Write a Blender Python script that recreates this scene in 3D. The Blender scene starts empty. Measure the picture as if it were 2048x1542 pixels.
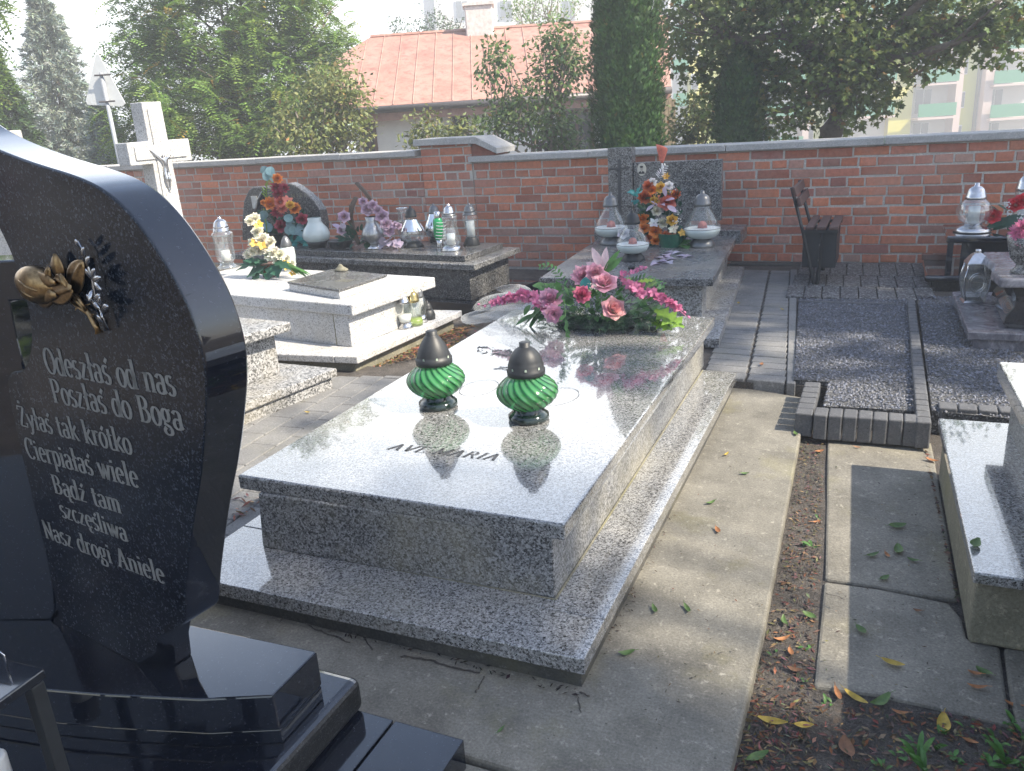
import bpy, math, random
from mathutils import Vector, Matrix
random.seed(7)
S = bpy.context.scene
COL = S.collection
R = math.radians
# ---------------------------------------------------------------- camera
F, CX, CY, EYE = 1635.3, 1024.0, 771.0, 1.38     # focal length and centre in photo pixels, eye height in metres
PITCH, ROLL, YAW = R(18.30), R(3.87), R(25.13)
cp, sp = math.cos(PITCH), math.sin(PITCH)
cr, sr = math.cos(ROLL), math.sin(ROLL)
cy_, sy_ = math.cos(YAW), math.sin(YAW)
MC = Matrix(((cr, sr, 0), (-sr, cr, 0), (0, 0, 1))) @ Matrix(((1, 0, 0), (0, -sp, -cp), (0, cp, -sp))) @ Matrix(((cy_, sy_, 0), (-sy_, cy_, 0), (0, 0, 1)))
cam = bpy.data.cameras.new('camera')
cam.sensor_width = 36.0
cam.lens = F / 2048 * 36.0
cam.clip_start, cam.clip_end = 0.02, 2000
camo = bpy.data.objects.new('camera', cam)
COL.objects.link(camo)
r0, r1, r2 = MC.row[0], -MC.row[1], -MC.row[2]
camo.matrix_world = Matrix(((r0[0], r1[0], r2[0], 0), (r0[1], r1[1], r2[1], 0), (r0[2], r1[2], r2[2], EYE), (0, 0, 0, 1)))
S.camera = camo
# ---------------------------------------------------------------- light
CLOUD = 12.5; HAZE = .0088
SUN_EL, SUN_AZ = R(45), R(91.6)                  # sun to the right, almost along the brick wall
W = bpy.data.worlds.new('World'); S.world = W; W.use_nodes = True
wn = W.node_tree.nodes; wl = W.node_tree.links
bg = wn['Background']; sky = wn.new('ShaderNodeTexSky')
sky.sky_type = 'NISHITA'; sky.sun_disc = False
sky.sun_elevation = SUN_EL; sky.sun_rotation = SUN_AZ
sky.air_density = 1.0; sky.dust_density = 1.0; sky.ozone_density = 1.0
# thin bright cloud veil, thickest low over the horizon
tc_ = wn.new('ShaderNodeTexCoord'); sx_ = wn.new('ShaderNodeSeparateXYZ'); wl.new(tc_.outputs['Generated'], sx_.inputs[0])
cn = wn.new('ShaderNodeTexNoise'); cn.inputs['Scale'].default_value = 2.6; cn.inputs['Detail'].default_value = 7; cn.inputs['Roughness'].default_value = .6; wl.new(tc_.outputs['Generated'], cn.inputs['Vector'])
cr1 = wn.new('ShaderNodeValToRGB'); cr1.color_ramp.elements[0].position = .40; cr1.color_ramp.elements[1].position = .60; cr1.color_ramp.elements[0].color = (.0, .0, .0, 1); wl.new(cn.outputs[0], cr1.inputs[0])
mr = wn.new('ShaderNodeMapRange'); mr.inputs['From Min'].default_value = .34; mr.inputs['From Max'].default_value = .74; mr.inputs['To Min'].default_value = 1.0; mr.inputs['To Max'].default_value = .0; wl.new(sx_.outputs['Z'], mr.inputs['Value'])
ad = wn.new('ShaderNodeMath'); ad.operation = 'MULTIPLY_ADD'; ad.use_clamp = True; wl.new(cr1.outputs[0], ad.inputs[0]); ad.inputs[1].default_value = .55; wl.new(mr.outputs[0], ad.inputs[2])
vd = wn.new('ShaderNodeVectorMath'); vd.operation = 'DOT_PRODUCT'; wl.new(tc_.outputs['Generated'], vd.inputs[0]); vd.inputs[1].default_value = (-.42, .907, .25)
mz = wn.new('ShaderNodeMapRange'); mz.inputs['From Min'].default_value = .15; mz.inputs['From Max'].default_value = .62; wl.new(vd.outputs['Value'], mz.inputs['Value'])
m2 = wn.new('ShaderNodeMath'); m2.operation = 'MULTIPLY'; wl.new(mr.outputs[0], m2.inputs[0]); wl.new(mz.outputs[0], m2.inputs[1])
mu = wn.new('ShaderNodeMath'); mu.operation = 'MULTIPLY'; wl.new(ad.outputs[0], mu.inputs[0]); wl.new(m2.outputs[0], mu.inputs[1])
mxw = wn.new('ShaderNodeMix'); mxw.data_type = 'RGBA'; wl.new(mu.outputs[0], mxw.inputs[0]); wl.new(sky.outputs[0], mxw.inputs[6]); cc = wn.new('ShaderNodeValToRGB'); cc.color_ramp.elements[0].position = .36; cc.color_ramp.elements[0].color = (.96, 1, 1.03, 1); cc.color_ramp.elements[1].position = .66; cc.color_ramp.elements[1].color = (.42, .62, 1, 1); wl.new(sx_.outputs['Z'], cc.inputs[0])
cs = wn.new('ShaderNodeVectorMath'); cs.operation = 'SCALE'; cs.inputs['Scale'].default_value = CLOUD; wl.new(cc.outputs[0], cs.inputs[0]); wl.new(cs.outputs[0], mxw.inputs[7])
wl.new(mxw.outputs[2], bg.inputs[0]); bg.inputs[1].default_value = 0.12
sl = bpy.data.lights.new('sun', 'SUN'); sl.energy = 5.0; sl.angle = R(0.55); sl.color = (1.0, .90, .74)
so = bpy.data.objects.new('sun', sl); COL.objects.link(so)
sdir = Vector((math.sin(SUN_AZ) * math.cos(SUN_EL), math.cos(SUN_AZ) * math.cos(SUN_EL), math.sin(SUN_EL)))
so.rotation_euler = sdir.to_track_quat('Z', 'Y').to_euler(); so.location = (20, 0, 20)
S.view_settings.view_transform = 'Standard'; S.view_settings.look = 'None'
S.view_settings.exposure = 1.32; S.view_settings.gamma = 1.0; S.view_settings.use_curve_mapping = False
S.cycles.max_bounces = 8; S.cycles.transparent_max_bounces = 24
# ---------------------------------------------------------------- geometry helpers
def ray(px, py):
    return MC.transposed() @ Vector(((px - CX) / F, (py - CY) / F, 1.0))
def at(px, py, z=0.0):                            # point of a level surface at height z
    d = ray(px, py); t = (z - EYE) / d.z
    return Vector((d.x * t, d.y * t, z))
def aty(px, py, Y):                               # point of an upright plane parallel to the brick wall
    d = ray(px, py); t = Y / d.y
    return Vector((d.x * t, Y, EYE + d.z * t))
def atd(px, py, D):                               # point at horizontal distance D ahead
    d = ray(px, py); t = D / (-sy_ * d.x + cy_ * d.y)
    return Vector((d.x * t, d.y * t, EYE + d.z * t))
def fr(D, L, z):                                  # frame turned to look along the view direction: ahead, sideways, up
    return Vector((-sy_ * D + cy_ * L, cy_ * D + sy_ * L, z))
def rnd(a, b): return random.uniform(a, b)
def basis(axis, up=(0, 0, 1)):
    a = Vector(axis).normalized(); u = Vector(up)
    if abs(a.dot(u)) > .98: u = Vector((0, 1, 0))
    x = u.cross(a).normalized(); y = a.cross(x)
    return Matrix((x, y, a)).transposed()
class MB:
    def __init__(s): s.v = []; s.f = []; s.m = []; s.c = []; s.k = 0; s.col = None
    def add(s, vs, fs):
        b = len(s.v); s.v += [tuple(p) for p in vs]
        for f in fs:
            s.f.append(tuple(b + i for i in f)); s.m.append(s.k); s.c.append(s.col)
        return b
    def box(s, x0, x1, y0, y1, z0, z1, T=None):
        vs = [Vector((x, y, z)) for z in (z0, z1) for y in (y0, y1) for x in (x0, x1)]
        if T is not None: vs = [T @ p for p in vs]
        s.add(vs, [(0, 2, 3, 1), (4, 5, 7, 6), (0, 1, 5, 4), (2, 6, 7, 3), (0, 4, 6, 2), (1, 3, 7, 5)])
    def slab(s, top, th, drop=None):              # top corner points counterclockwise from above, thickness
        n = len(top); top = [Vector(p) for p in top]
        bot = [p - Vector((0, 0, th)) for p in top] if drop is None else [Vector(p) for p in drop]
        s.add(top + bot, [tuple(range(n)), tuple(range(2 * n - 1, n - 1, -1))] + [(i, n + i, n + (i + 1) % n, (i + 1) % n) for i in range(n)])
    def loft(s, loops, cap=True, close=True):
        n = len(loops[0]); b = len(s.v)
        for l in loops: s.v += [tuple(p) for p in l]
        for k in range(len(loops) - 1):
            for i in range(n if close else n - 1):
                j = (i + 1) % n
                s.f.append((b + k * n + i, b + k * n + j, b + (k + 1) * n + j, b + (k + 1) * n + i)); s.m.append(s.k); s.c.append(s.col)
        if cap:
            s.f.append(tuple(b + i for i in range(n - 1, -1, -1))); s.f.append(tuple(b + (len(loops) - 1) * n + i for i in range(n)))
            s.m += [s.k] * 2; s.c += [s.col] * 2
    def lathe(s, prof, n=24, c=(0, 0, 0), rib=None, cap=True, T=None):
        loops = []
        for r, z in prof:
            l = []
            for i in range(n):
                a = 2 * math.pi * i / n
                rr = r * (rib(a, z) if rib else 1)
                p = Vector((rr * math.cos(a), rr * math.sin(a), z))
                l.append((T @ p) if T is not None else p + Vector(c))
            loops.append(l)
        s.loft(loops, cap)
    def tube(s, pts, rad, n=7):
        pts = [Vector(p) for p in pts]; loops = []
        if not hasattr(rad, '__len__'): rad = [rad] * len(pts)
        for i, p in enumerate(pts):
            d = pts[min(i + 1, len(pts) - 1)] - pts[max(i - 1, 0)]
            B = basis(d if d.length > 1e-9 else (0, 0, 1))
            loops.append([p + B @ Vector((math.cos(2 * math.pi * k / n) * rad[i], math.sin(2 * math.pi * k / n) * rad[i], 0)) for k in range(n)])
        s.loft(loops)
    def sheet(s, grid):                           # grid of points, open surface
        a = len(grid); b = len(grid[0])
        s.add([p for row in grid for p in row], [(i * b + j, i * b + j + 1, (i + 1) * b + j + 1, (i + 1) * b + j) for i in range(a - 1) for j in range(b - 1)])
    def build(s, name, mat, parent=None, smooth=False, bevel=0.0, seg=2, sub=0, solid=0.0):
        off = Vector(OFF.get(parent.name, (0, 0, 0))) if parent else Vector((0, 0, 0))
        me = bpy.data.meshes.new(name)
        me.from_pydata([tuple(Vector(p) - off) for p in s.v], [], s.f)
        mats = mat if isinstance(mat, (list, tuple)) else [mat]
        for m in mats: me.materials.append(m)
        for i, p in enumerate(me.polygons):
            p.material_index = s.m[i]; p.use_smooth = bool(smooth)
        if True:
            ca = me.color_attributes.new('tint', 'FLOAT_COLOR', 'CORNER')
            for i, p in enumerate(me.polygons):
                c = s.c[i] or (1, 1, 1)
                for li in p.loop_indices: ca.data[li].color = (c[0], c[1], c[2], 1)
        if smooth == 'auto': me.set_sharp_from_angle(angle=R(32))
        me.update()
        o = bpy.data.objects.new(name, me); COL.objects.link(o)
        if parent:
            o.parent = parent; OFF[o.name] = off
        if solid: mo = o.modifiers.new('solid', 'SOLIDIFY'); mo.thickness = solid; mo.offset = 0
        if bevel:
            mo = o.modifiers.new('bevel', 'BEVEL'); mo.width = bevel; mo.segments = seg; mo.limit_method = 'ANGLE'; mo.angle_limit = R(35)
        if sub: mo = o.modifiers.new('sub', 'SUBSURF'); mo.levels = sub; mo.render_levels = sub
        return o
OFF = {}
def thing(name, label, cat, loc=(0, 0, 0), group=None, local=False):
    o = bpy.data.objects.new(name, None); COL.objects.link(o)
    o.location = loc; o.empty_display_size = .1
    o['label'] = label; o['category'] = cat
    if group: o['group'] = group
    OFF[o.name] = (0, 0, 0) if local else tuple(loc)
    return o
def tag(o, label, cat, group=None):
    o['label'] = label; o['category'] = cat
    if group: o['group'] = group
    return o
def struct(o, kind='structure'):
    o['kind'] = kind; return o
def dup(root, loc, label, rotz=0.0, scale=1.0):
    r = root.copy(); COL.objects.link(r); r.location = loc; r.rotation_euler = (0, 0, rotz); r.scale = (scale,) * 3
    r['label'] = label
    for ch in root.children:
        c = ch.copy(); COL.objects.link(c); c.parent = r
        for g in ch.children:
            d = g.copy(); COL.objects.link(d); d.parent = c
    return r
# ---------------------------------------------------------------- material helpers
def mat(name):
    m = bpy.data.materials.new(name); m.use_nodes = True
    nt = m.node_tree; return m, nt.nodes, nt.links, nt.nodes['Principled BSDF']
def ramp(n, stops, mode='LINEAR'):
    r = n.new('ShaderNodeValToRGB'); r.color_ramp.interpolation = mode
    e = r.color_ramp.elements
    while len(e) < len(stops): e.new(.5)
    for el, (p, c) in zip(e, stops):
        el.position = p; el.color = (c[0], c[1], c[2], 1) if hasattr(c, '__len__') else (c, c, c, 1)
    return r
def noise(n, l, scale, detail=4, rough=.55, vec=None, dist=0.0):
    t = n.new('ShaderNodeTexNoise'); t.inputs['Scale'].default_value = scale; t.inputs['Detail'].default_value = detail
    t.inputs['Roughness'].default_value = rough; t.inputs['Distortion'].default_value = dist
    if vec is not None: l.new(vec, t.inputs['Vector'])
    return t
def mixc(n, l, fac, a, b, mode='MIX'):
    x = n.new('ShaderNodeMix'); x.data_type = 'RGBA'; x.blend_type = mode
    for sock, val in ((x.inputs[0], fac), (x.inputs[6], a), (x.inputs[7], b)):
        if hasattr(val, 'is_output'): l.new(val, sock)
        elif hasattr(val, '__len__'): sock.default_value = (val[0], val[1], val[2], 1)
        else: sock.default_value = val
    return x.outputs[2]
def bump(n, l, bs, h, strength=.3, dist=.01):
    b = n.new('ShaderNodeBump'); b.inputs['Strength'].default_value = strength; b.inputs['Distance'].default_value = dist
    l.new(h, b.inputs['Height']); l.new(b.outputs[0], bs.inputs['Normal']); return b
def objvec(n): return n.new('ShaderNodeTexCoord').outputs['Object']
def granite(name, stops, grain=150, rough=.15, dirt=(.25, .22, .17), dirt_amt=.5, coat=0.0, spec=.5, sparkle=0.0):
    m, n, l, b = mat(name); v = objvec(n)
    wob = noise(n, l, grain * .9, 2, .6, v)
    vm = n.new('ShaderNodeVectorMath'); vm.operation = 'MULTIPLY_ADD'
    l.new(wob.outputs['Color'], vm.inputs[0]); vm.inputs[1].default_value = (.012, .012, .012); l.new(v, vm.inputs[2])
    vo = n.new('ShaderNodeTexVoronoi'); vo.inputs['Scale'].default_value = grain; l.new(vm.outputs[0], vo.inputs['Vector'])
    sep = n.new('ShaderNodeSeparateColor'); l.new(vo.outputs['Color'], sep.inputs[0])
    rp = ramp(n, stops, 'CONSTANT'); l.new(sep.outputs[0], rp.inputs[0])
    fine = noise(n, l, grain * 2.2, 2, .6, v)
    fr_ = ramp(n, [(.3, .75), (.7, 1.15)]); l.new(fine.outputs[0], fr_.inputs[0])
    c1 = mixc(n, l, 1.0, rp.outputs[0], fr_.outputs[0], 'MULTIPLY')
    big = noise(n, l, 3.0, 6, .65, v)
    br = ramp(n, [(.48, 0), (.75, dirt_amt)]); l.new(big.outputs[0], br.inputs[0])
    c2 = mixc(n, l, br.outputs[0], c1, dirt)
    l.new(c2, b.inputs['Base Color'])
    rr = ramp(n, [(.3, rough * .8), (.75, min(1, rough * 1.7 + .04))]); l.new(big.outputs[0], rr.inputs[0]); l.new(rr.outputs[0], b.inputs['Roughness'])
    b.inputs['Specular IOR Level'].default_value = spec; b.inputs['Coat Weight'].default_value = coat; b.inputs['Coat Roughness'].default_value = .025; b.inputs['Coat IOR'].default_value = 1.6
    if rough > .3: bump(n, l, b, sep.outputs[1], .25, .002)
    return m
def plain(name, col, rough=.6, metal=0.0, var=.25, scale=30, bmp=0.0, coat=0.0, tint=False, trans=0.0, spec=.5):
    m, n, l, b = mat(name)
    nz = noise(n, l, scale, 4, .6, objvec(n))
    rp = ramp(n, [(.25, [max(0, c * (1 - var)) for c in col]), (.75, [min(1, c * (1 + var)) for c in col])]); l.new(nz.outputs[0], rp.inputs[0])
    out = rp.outputs[0]
    if tint:
        a = n.new('ShaderNodeVertexColor'); a.layer_name = 'tint'
        out = mixc(n, l, 1.0, out, a.outputs[0], 'MULTIPLY')
    l.new(out, b.inputs['Base Color']); b.inputs['Roughness'].default_value = rough; b.inputs['Metallic'].default_value = metal
    b.inputs['Coat Weight'].default_value = coat; b.inputs['Specular IOR Level'].default_value = spec
    if bmp: bump(n, l, b, nz.outputs[0], bmp, .01)
    if trans:
        tr = n.new('ShaderNodeBsdfTranslucent'); l.new(out, tr.inputs[0])
        mx = n.new('ShaderNodeMixShader'); mx.inputs[0].default_value = trans
        o = [x for x in n if x.type == 'OUTPUT_MATERIAL'][0]
        l.new(b.outputs[0], mx.inputs[1]); l.new(tr.outputs[0], mx.inputs[2]); l.new(mx.outputs[0], o.inputs[0])
    return m
def thin_glass(name, col=(1, 1, 1), alpha=.25, rough=.03, milky=.0):
    m, n, l, b = mat(name)
    n.remove(b)
    gl = n.new('ShaderNodeBsdfGlossy'); gl.inputs[0].default_value = (.95, .97, .97, 1); gl.inputs['Roughness'].default_value = rough
    df = n.new('ShaderNodeBsdfDiffuse'); df.inputs[0].default_value = (*[.5 * c for c in col], 1)
    tp = n.new('ShaderNodeBsdfTransparent'); tp.inputs[0].default_value = (*[.6 + .38 * c for c in col], 1)
    fz = n.new('ShaderNodeLayerWeight'); fz.inputs[0].default_value = .3
    rp = ramp(n, [(0, alpha * .6), (.6, alpha), (1, min(1, alpha + .6))]); l.new(fz.outputs['Facing'], rp.inputs[0])
    m0 = n.new('ShaderNodeMixShader'); m0.inputs[0].default_value = .3 + milky; l.new(gl.outputs[0], m0.inputs[1]); l.new(df.outputs[0], m0.inputs[2])
    mx = n.new('ShaderNodeMixShader'); o = [x for x in n if x.type == 'OUTPUT_MATERIAL'][0]
    l.new(rp.outputs[0], mx.inputs[0]); l.new(tp.outputs[0], mx.inputs[1]); l.new(m0.outputs[0], mx.inputs[2]); l.new(mx.outputs[0], o.inputs[0])
    return m
# ---------------------------------------------------------------- materials
M = {}
M['granite'] = granite('pale granite', [(0, .025), (.11, .08), (.26, .18), (.5, .28), (.76, .38)], 230, .10, (.33, .31, .25), .35, coat=1)
M['granite_side'] = granite('sawn pale granite', [(0, .022), (.14, .07), (.32, .15), (.55, .25), (.8, .35)], 200, .32, (.34, .31, .22), .5)
M['granite_warm'] = granite('weathered white granite', [(0, .18), (.08, .34), (.28, .48), (.55, .56)], 170, .4, (.42, .38, .30), .6)
M['terrazzo'] = granite('washed terrazzo', [(0, .06), (.18, .14), (.38, .26), (.6, .38), (.85, .45)], 130, .38, (.32, .29, .22), .6)
M['granite_grey'] = granite('grey granite', [(0, .035), (.2, .09), (.45, .17), (.75, .28)], 150, .22, (.16, .15, .13), .5)
M['granite_dark'] = granite('dark grey granite', [(0, .02), (.25, .06), (.55, .11), (.85, .22)], 160, .2, (.13, .12, .11), .4)
M['granite_black'] = granite('polished black granite', [(0, (.003, .004, .008)), (.45, (.006, .008, .015)), (.8, (.011, .014, .024)), (.93, (.02, .025, .036)), (.985, (.05, .055, .07))], 420, .04, (.02, .02, .022), .3, spec=.6, coat=.7)
M['granite_face'] = granite('speckled black granite', [(0, (.005, .007, .011)), (.4, (.011, .015, .024)), (.7, (.024, .03, .042)), (.88, (.05, .058, .072)), (.96, (.09, .10, .115))], 300, .10, (.03, .028, .028), .3, spec=.5)
M['granite_bush'] = granite('rough sided black granite', [(0, .004), (.5, .010), (.78, .03), (.92, .07)], 330, .35, (.03, .028, .026), .3)
def marble():
    m, n, l, b = mat('grey veined marble'); v = objvec(n)
    a = noise(n, l, 5, 8, .7, v, 2.5); r = ramp(n, [(.3, (.07, .07, .085)), (.5, (.16, .155, .175)), (.62, (.30, .29, .31))]); l.new(a.outputs[0], r.inputs[0])
    f = noise(n, l, 120, 2, .6, v); l.new(mixc(n, l, .25, r.outputs[0], f.outputs[0], 'OVERLAY'), b.inputs['Base Color'])
    b.inputs['Roughness'].default_value = .2; return m
M['marble'] = marble()
def concrete(name, dark, light, moss=.35, rough=.85):
    m, n, l, b = mat(name); v = objvec(n)
    a = noise(n, l, 4, 8, .7, v); r = ramp(n, [(.3, dark), (.7, light)]); l.new(a.outputs[0], r.inputs[0])
    f = noise(n, l, 140, 3, .7, v); fr2 = ramp(n, [(.3, .72), (.5, 1.0), (.72, 1.35)]); l.new(f.outputs[0], fr2.inputs[0])
    c = mixc(n, l, 1, r.outputs[0], fr2.outputs[0], 'MULTIPLY')
    g = noise(n, l, 2.2, 5, .65, v); gr = ramp(n, [(.55, 0), (.72, moss)]); l.new(g.outputs[0], gr.inputs[0])
    c = mixc(n, l, gr.outputs[0], c, (.20, .185, .075))
    p = noise(n, l, 38, 4, .75, v); pr = ramp(n, [(.58, 0), (.70, .75)]); l.new(p.outputs[0], pr.inputs[0])
    c = mixc(n, l, pr.outputs[0], c, [x * 1.55 for x in light])
    q = noise(n, l, 55, 3, .7, v); qr = ramp(n, [(.66, 0), (.72, .8)]); l.new(q.outputs[0], qr.inputs[0])
    c = mixc(n, l, qr.outputs[0], c, [x * .35 for x in dark])
    l.new(c, b.inputs['Base Color']); b.inputs['Roughness'].default_value = rough; b.inputs['Specular IOR Level'].default_value = .3
    bump(n, l, b, f.outputs[0], .35, .004); return m
M['concrete'] = concrete('worn concrete', (.10, .094, .08), (.235, .222, .188), .45)
M['concrete_worn'] = concrete('worn grey concrete', (.115, .108, .092), (.24, .225, .19), .35)
M['concrete_dark'] = concrete('darker concrete', (.045, .045, .042), (.10, .095, .085), .2)  # dark tone for the foundation under the plinth and the wall footing
M['cap'] = concrete('grey cement coping', (.33, .325, .31), (.45, .44, .43), .05)
M['cement'] = concrete('mossy cement', (.13, .125, .09), (.24, .225, .17), .6)
M['mortar'] = concrete('lime mortar', (.40, .375, .34), (.54, .51, .46), .0)
M['paver'] = concrete('grey concrete paver', (.145, .145, .145), (.225, .222, .215), .15)
M['paver_dark'] = concrete('dark concrete paver', (.075, .078, .085), (.12, .122, .128), .05)
M['aggregate'] = granite('exposed aggregate paver', [(0, .03), (.3, .08), (.6, .15), (.88, .3)], 110, .7, (.1, .1, .1), .3)
def soil():
    m, n, l, b = mat('soil'); v = objvec(n)
    a = noise(n, l, 7, 8, .75, v); r = ramp(n, [(.3, (.06, .053, .047)), (.55, (.13, .115, .102)), (.75, (.22, .195, .165))]); l.new(a.outputs[0], r.inputs[0])
    f = noise(n, l, 160, 4, .8, v); f2 = ramp(n, [(.35, .45), (.55, 1), (.7, 1.9)]); l.new(f.outputs[0], f2.inputs[0])
    c = mixc(n, l, 1, r.outputs[0], f2.outputs[0], 'MULTIPLY')
    g = noise(n, l, 26, 4, .7, v); gr = ramp(n, [(.6, 0), (.68, .7)]); l.new(g.outputs[0], gr.inputs[0])
    c = mixc(n, l, gr.outputs[0], c, (.15, .105, .075))
    l.new(c, b.inputs['Base Color']); b.inputs['Roughness'].default_value = .95; bump(n, l, b, f.outputs[0], .9, .02); return m
M['soil'] = soil()
def brick():
    m, n, l, b = mat('red brick'); v = objvec(n)
    t = n.new('ShaderNodeVertexColor'); t.layer_name = 'tint'
    a = noise(n, l, 28, 6, .7, v); r = ramp(n, [(.3, .72), (.6, 1.05), (.75, 1.25)]); l.new(a.outputs[0], r.inputs[0])
    c = mixc(n, l, 1, t.outputs[0], r.outputs[0], 'MULTIPLY')
    g = noise(n, l, 1.6, 6, .7, v); gr = ramp(n, [(.45, 0), (.75, .5)]); l.new(g.outputs[0], gr.inputs[0])
    c = mixc(n, l, gr.outputs[0], c, (.44, .35, .30))
    l.new(c, b.inputs['Base Color']); b.inputs['Roughness'].default_value = .9; b.inputs['Specular IOR Level'].default_value = .2
    bump(n, l, b, a.outputs[0], .4, .008); return m
M['brick'] = brick()
M['letter'] = plain('matt grey engraved lettering', (.21, .205, .19), .8, 0, .2, 80)
M['letter_dark'] = plain('dark engraved lettering', (.06, .06, .062), .5, 0, .2, 80)
M['bronze'] = plain('bronze', (.30, .20, .10), .30, 1.0, .5, 90)
M['silver'] = plain('silver metal', (.55, .55, .56), .25, 1.0, .15, 40)
M['chrome'] = plain('chromed plastic', (.62, .62, .63), .12, 1.0, .08, 40)
M['black'] = plain('matt black plastic', (.022, .024, .026), .48, 0, .2, 60)
M['black_gloss'] = plain('glossy dark glass base', (.012, .022, .02), .08, 0, .2, 40, coat=.5)
M['black_metal'] = plain('black painted metal', (.02, .022, .024), .45, 0, .25, 30)
M['wood_brown'] = plain('brown painted slat', (.085, .045, .036), .6, 0, .3, 50)
M['wax'] = plain('white wax', (.75, .75, .72), .45, 0, .05, 20)
M['milk'] = plain('frosted white glass', (.50, .57, .56), .28, 0, .05, 20, coat=.5)
M['glass'] = thin_glass('clear glass', (.9, .95, .95), .16)
M['glass_cut'] = thin_glass('cut glass', (.85, .9, .9), .38, .08)
M['mirror'] = plain('silvered glass', (.78, .80, .82), .06, 1.0, .05, 10)
# ---------------------------------------------------------------- ground
b = MB(); n_ = 60
xs = [-170, -80, -40, -15] + [-9 + i * .25 for i in range(61)] + [12, 40, 90, 170]
ys = [-50, -20, -6] + [-1 + i * .25 for i in range(41)] + [12, 16, 24, 40, 70, 110, 180]
gz = lambda x, y: -.045 - (0 if y < 12 else min(6.5, (y - 12) * .11))
b.sheet([[Vector((x, y, gz(x, y) + (rnd(-.006, .006) if -9 < x < 6 and -1 < y < 9 else 0))) for x in xs] for y in ys])
struct(b.build('ground', M['soil'], smooth=True))
def poly_slab(name, pts, mt, z=0.0, th=.12, bev=.008):
    q = MB(); q.slab([Vector((p[0], p[1], z)) for p in pts], th)
    o = q.build(name, mt, bevel=bev); return struct(o)
# concrete apron round the big pale grave and the slabs beside it
poly_slab('concrete_pavement', [(-1.96, 1.30), (-.225, 1.30), (-.222, 1.47), (-.225, 2.0), (-.244, 2.6), (-.262, 3.2), (-.285, 3.93), (-.60, 4.02), (-1.96, 4.02)], M['concrete'])
poly_slab('concrete_pavement', [(-3.2, -.8), (-.17, -.8), (-.205, 1.292), (-3.2, 1.292)], M['concrete'], -.012)
PX = lambda pts: [tuple(at(x, y, -.034).xy) for x, y in pts]
poly_slab('concrete_pavement', PX([(1650, 1157), (1760, 1172), (1840, 1188), (1916, 1198), (1900, 1090), (1866, 900), (1862, 884), (1655, 881)]), M['concrete_worn'], -.034)
poly_slab('concrete_pavement', PX([(1628, 1371), (1760, 1388), (1900, 1420), (2026, 1452), (2012, 1380), (2000, 1292), (1934, 1275), (1924, 1236), (1898, 1205), (1840, 1193), (1760, 1177), (1649, 1162)]), M['concrete_worn'], -.035)
poly_slab('concrete_pavement', PX([(2036, 1455), (2300, 1500), (2300, 1330), (2008, 1294), (2020, 1385)]), M['concrete_worn'], -.034)
def pavers(name, mt, quads, th=.07, bev=.004):
    q = MB()
    for c in quads: q.slab(c, th)
    return struct(q.build(name, mt, bevel=bev, seg=1))
def lerp(a, b_, t): return a + (b_ - a) * t
# block path at the left of the big grave
qs = []
ang = R(4); T = Matrix.Translation((-1.965, 1.3, 0)) @ Matrix.Rotation(ang, 4, 'Z')
for i in range(7):
    for j in range(-1, 13):
        x1 = -i * .145; x0 = x1 - .14; y0 = j * .225 + (i % 2) * .11; y1 = y0 + .22
        y0 = max(y0, -.2); y1 = min(y1, 2.55 - .12 * i * .14)
        if y1 - y0 < .03: continue
        z = .0 + rnd(-.002, .002)
        qs.append([T @ Vector(p) for p in ((x0, y0, z), (x1, y0, z), (x1, y1, z), (x0, y1, z))])
pavers('block_pavement', M['paver'], qs)
b = MB(); b.sheet([[Vector((x, y, -.012)) for x in (-3.3, -1.95)] for y in (1.0, 3.95)]); struct(b.build('sand_bed', M['soil']))
# block path between the second grave and the gravel beds, 5 cm higher
ZP = .05
A0, A1 = at(1525.7, 600, ZP), at(1493.5, 746.5, ZP); B0, B1 = at(1577, 600, ZP), at(1571, 757, ZP); C0, C1 = at(1594.5, 600, ZP), at(1593, 757, ZP)
def onl(a, c, y): return a.x + (c.x - a.x) * (y - a.y) / (c.y - a.y)
qs = []; y = A1.y - .10; yend = 6.82
while y < yend:
    xa, xb, xc = onl(A0, A1, y), onl(B0, B1, y), onl(C0, C1, y); h = .098 + rnd(-.003, .003); z = ZP + rnd(-.002, .002)
    w = rnd(-.004, .004)
    qs.append([Vector((xa + .008, y + w, z)), Vector((xb - .004, y - .012, z)), Vector((xb - .004, y + h - .012, z)), Vector((xa + .008, y + h, z))])
    x_l = xa - .215
    qs.append([Vector((x_l, y + .015, z)), Vector((xa - .008, y + w, z)), Vector((xa - .008, y + h, z)), Vector((x_l, y + h + .015, z))])
    y += h + .007
y = A1.y - .12
while y < yend:
    y2 = min(y + .5, yend + .05); z = ZP + .004
    qs.append([Vector((onl(B0, B1, y) + .006, y, z)), Vector((onl(C0, C1, y) - .004, y, z)), Vector((onl(C0, C1, y2) - .004, y2 - .006, z)), Vector((onl(B0, B1, y2) + .006, y2 - .006, z))]); y = y2
pavers('block_pavement', M['paver'], qs)
b = MB(); b.box(-1.25, .95, A1.y - .1, 7.2, -.02, .036); struct(b.build('sand_bed', M['soil']))
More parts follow.
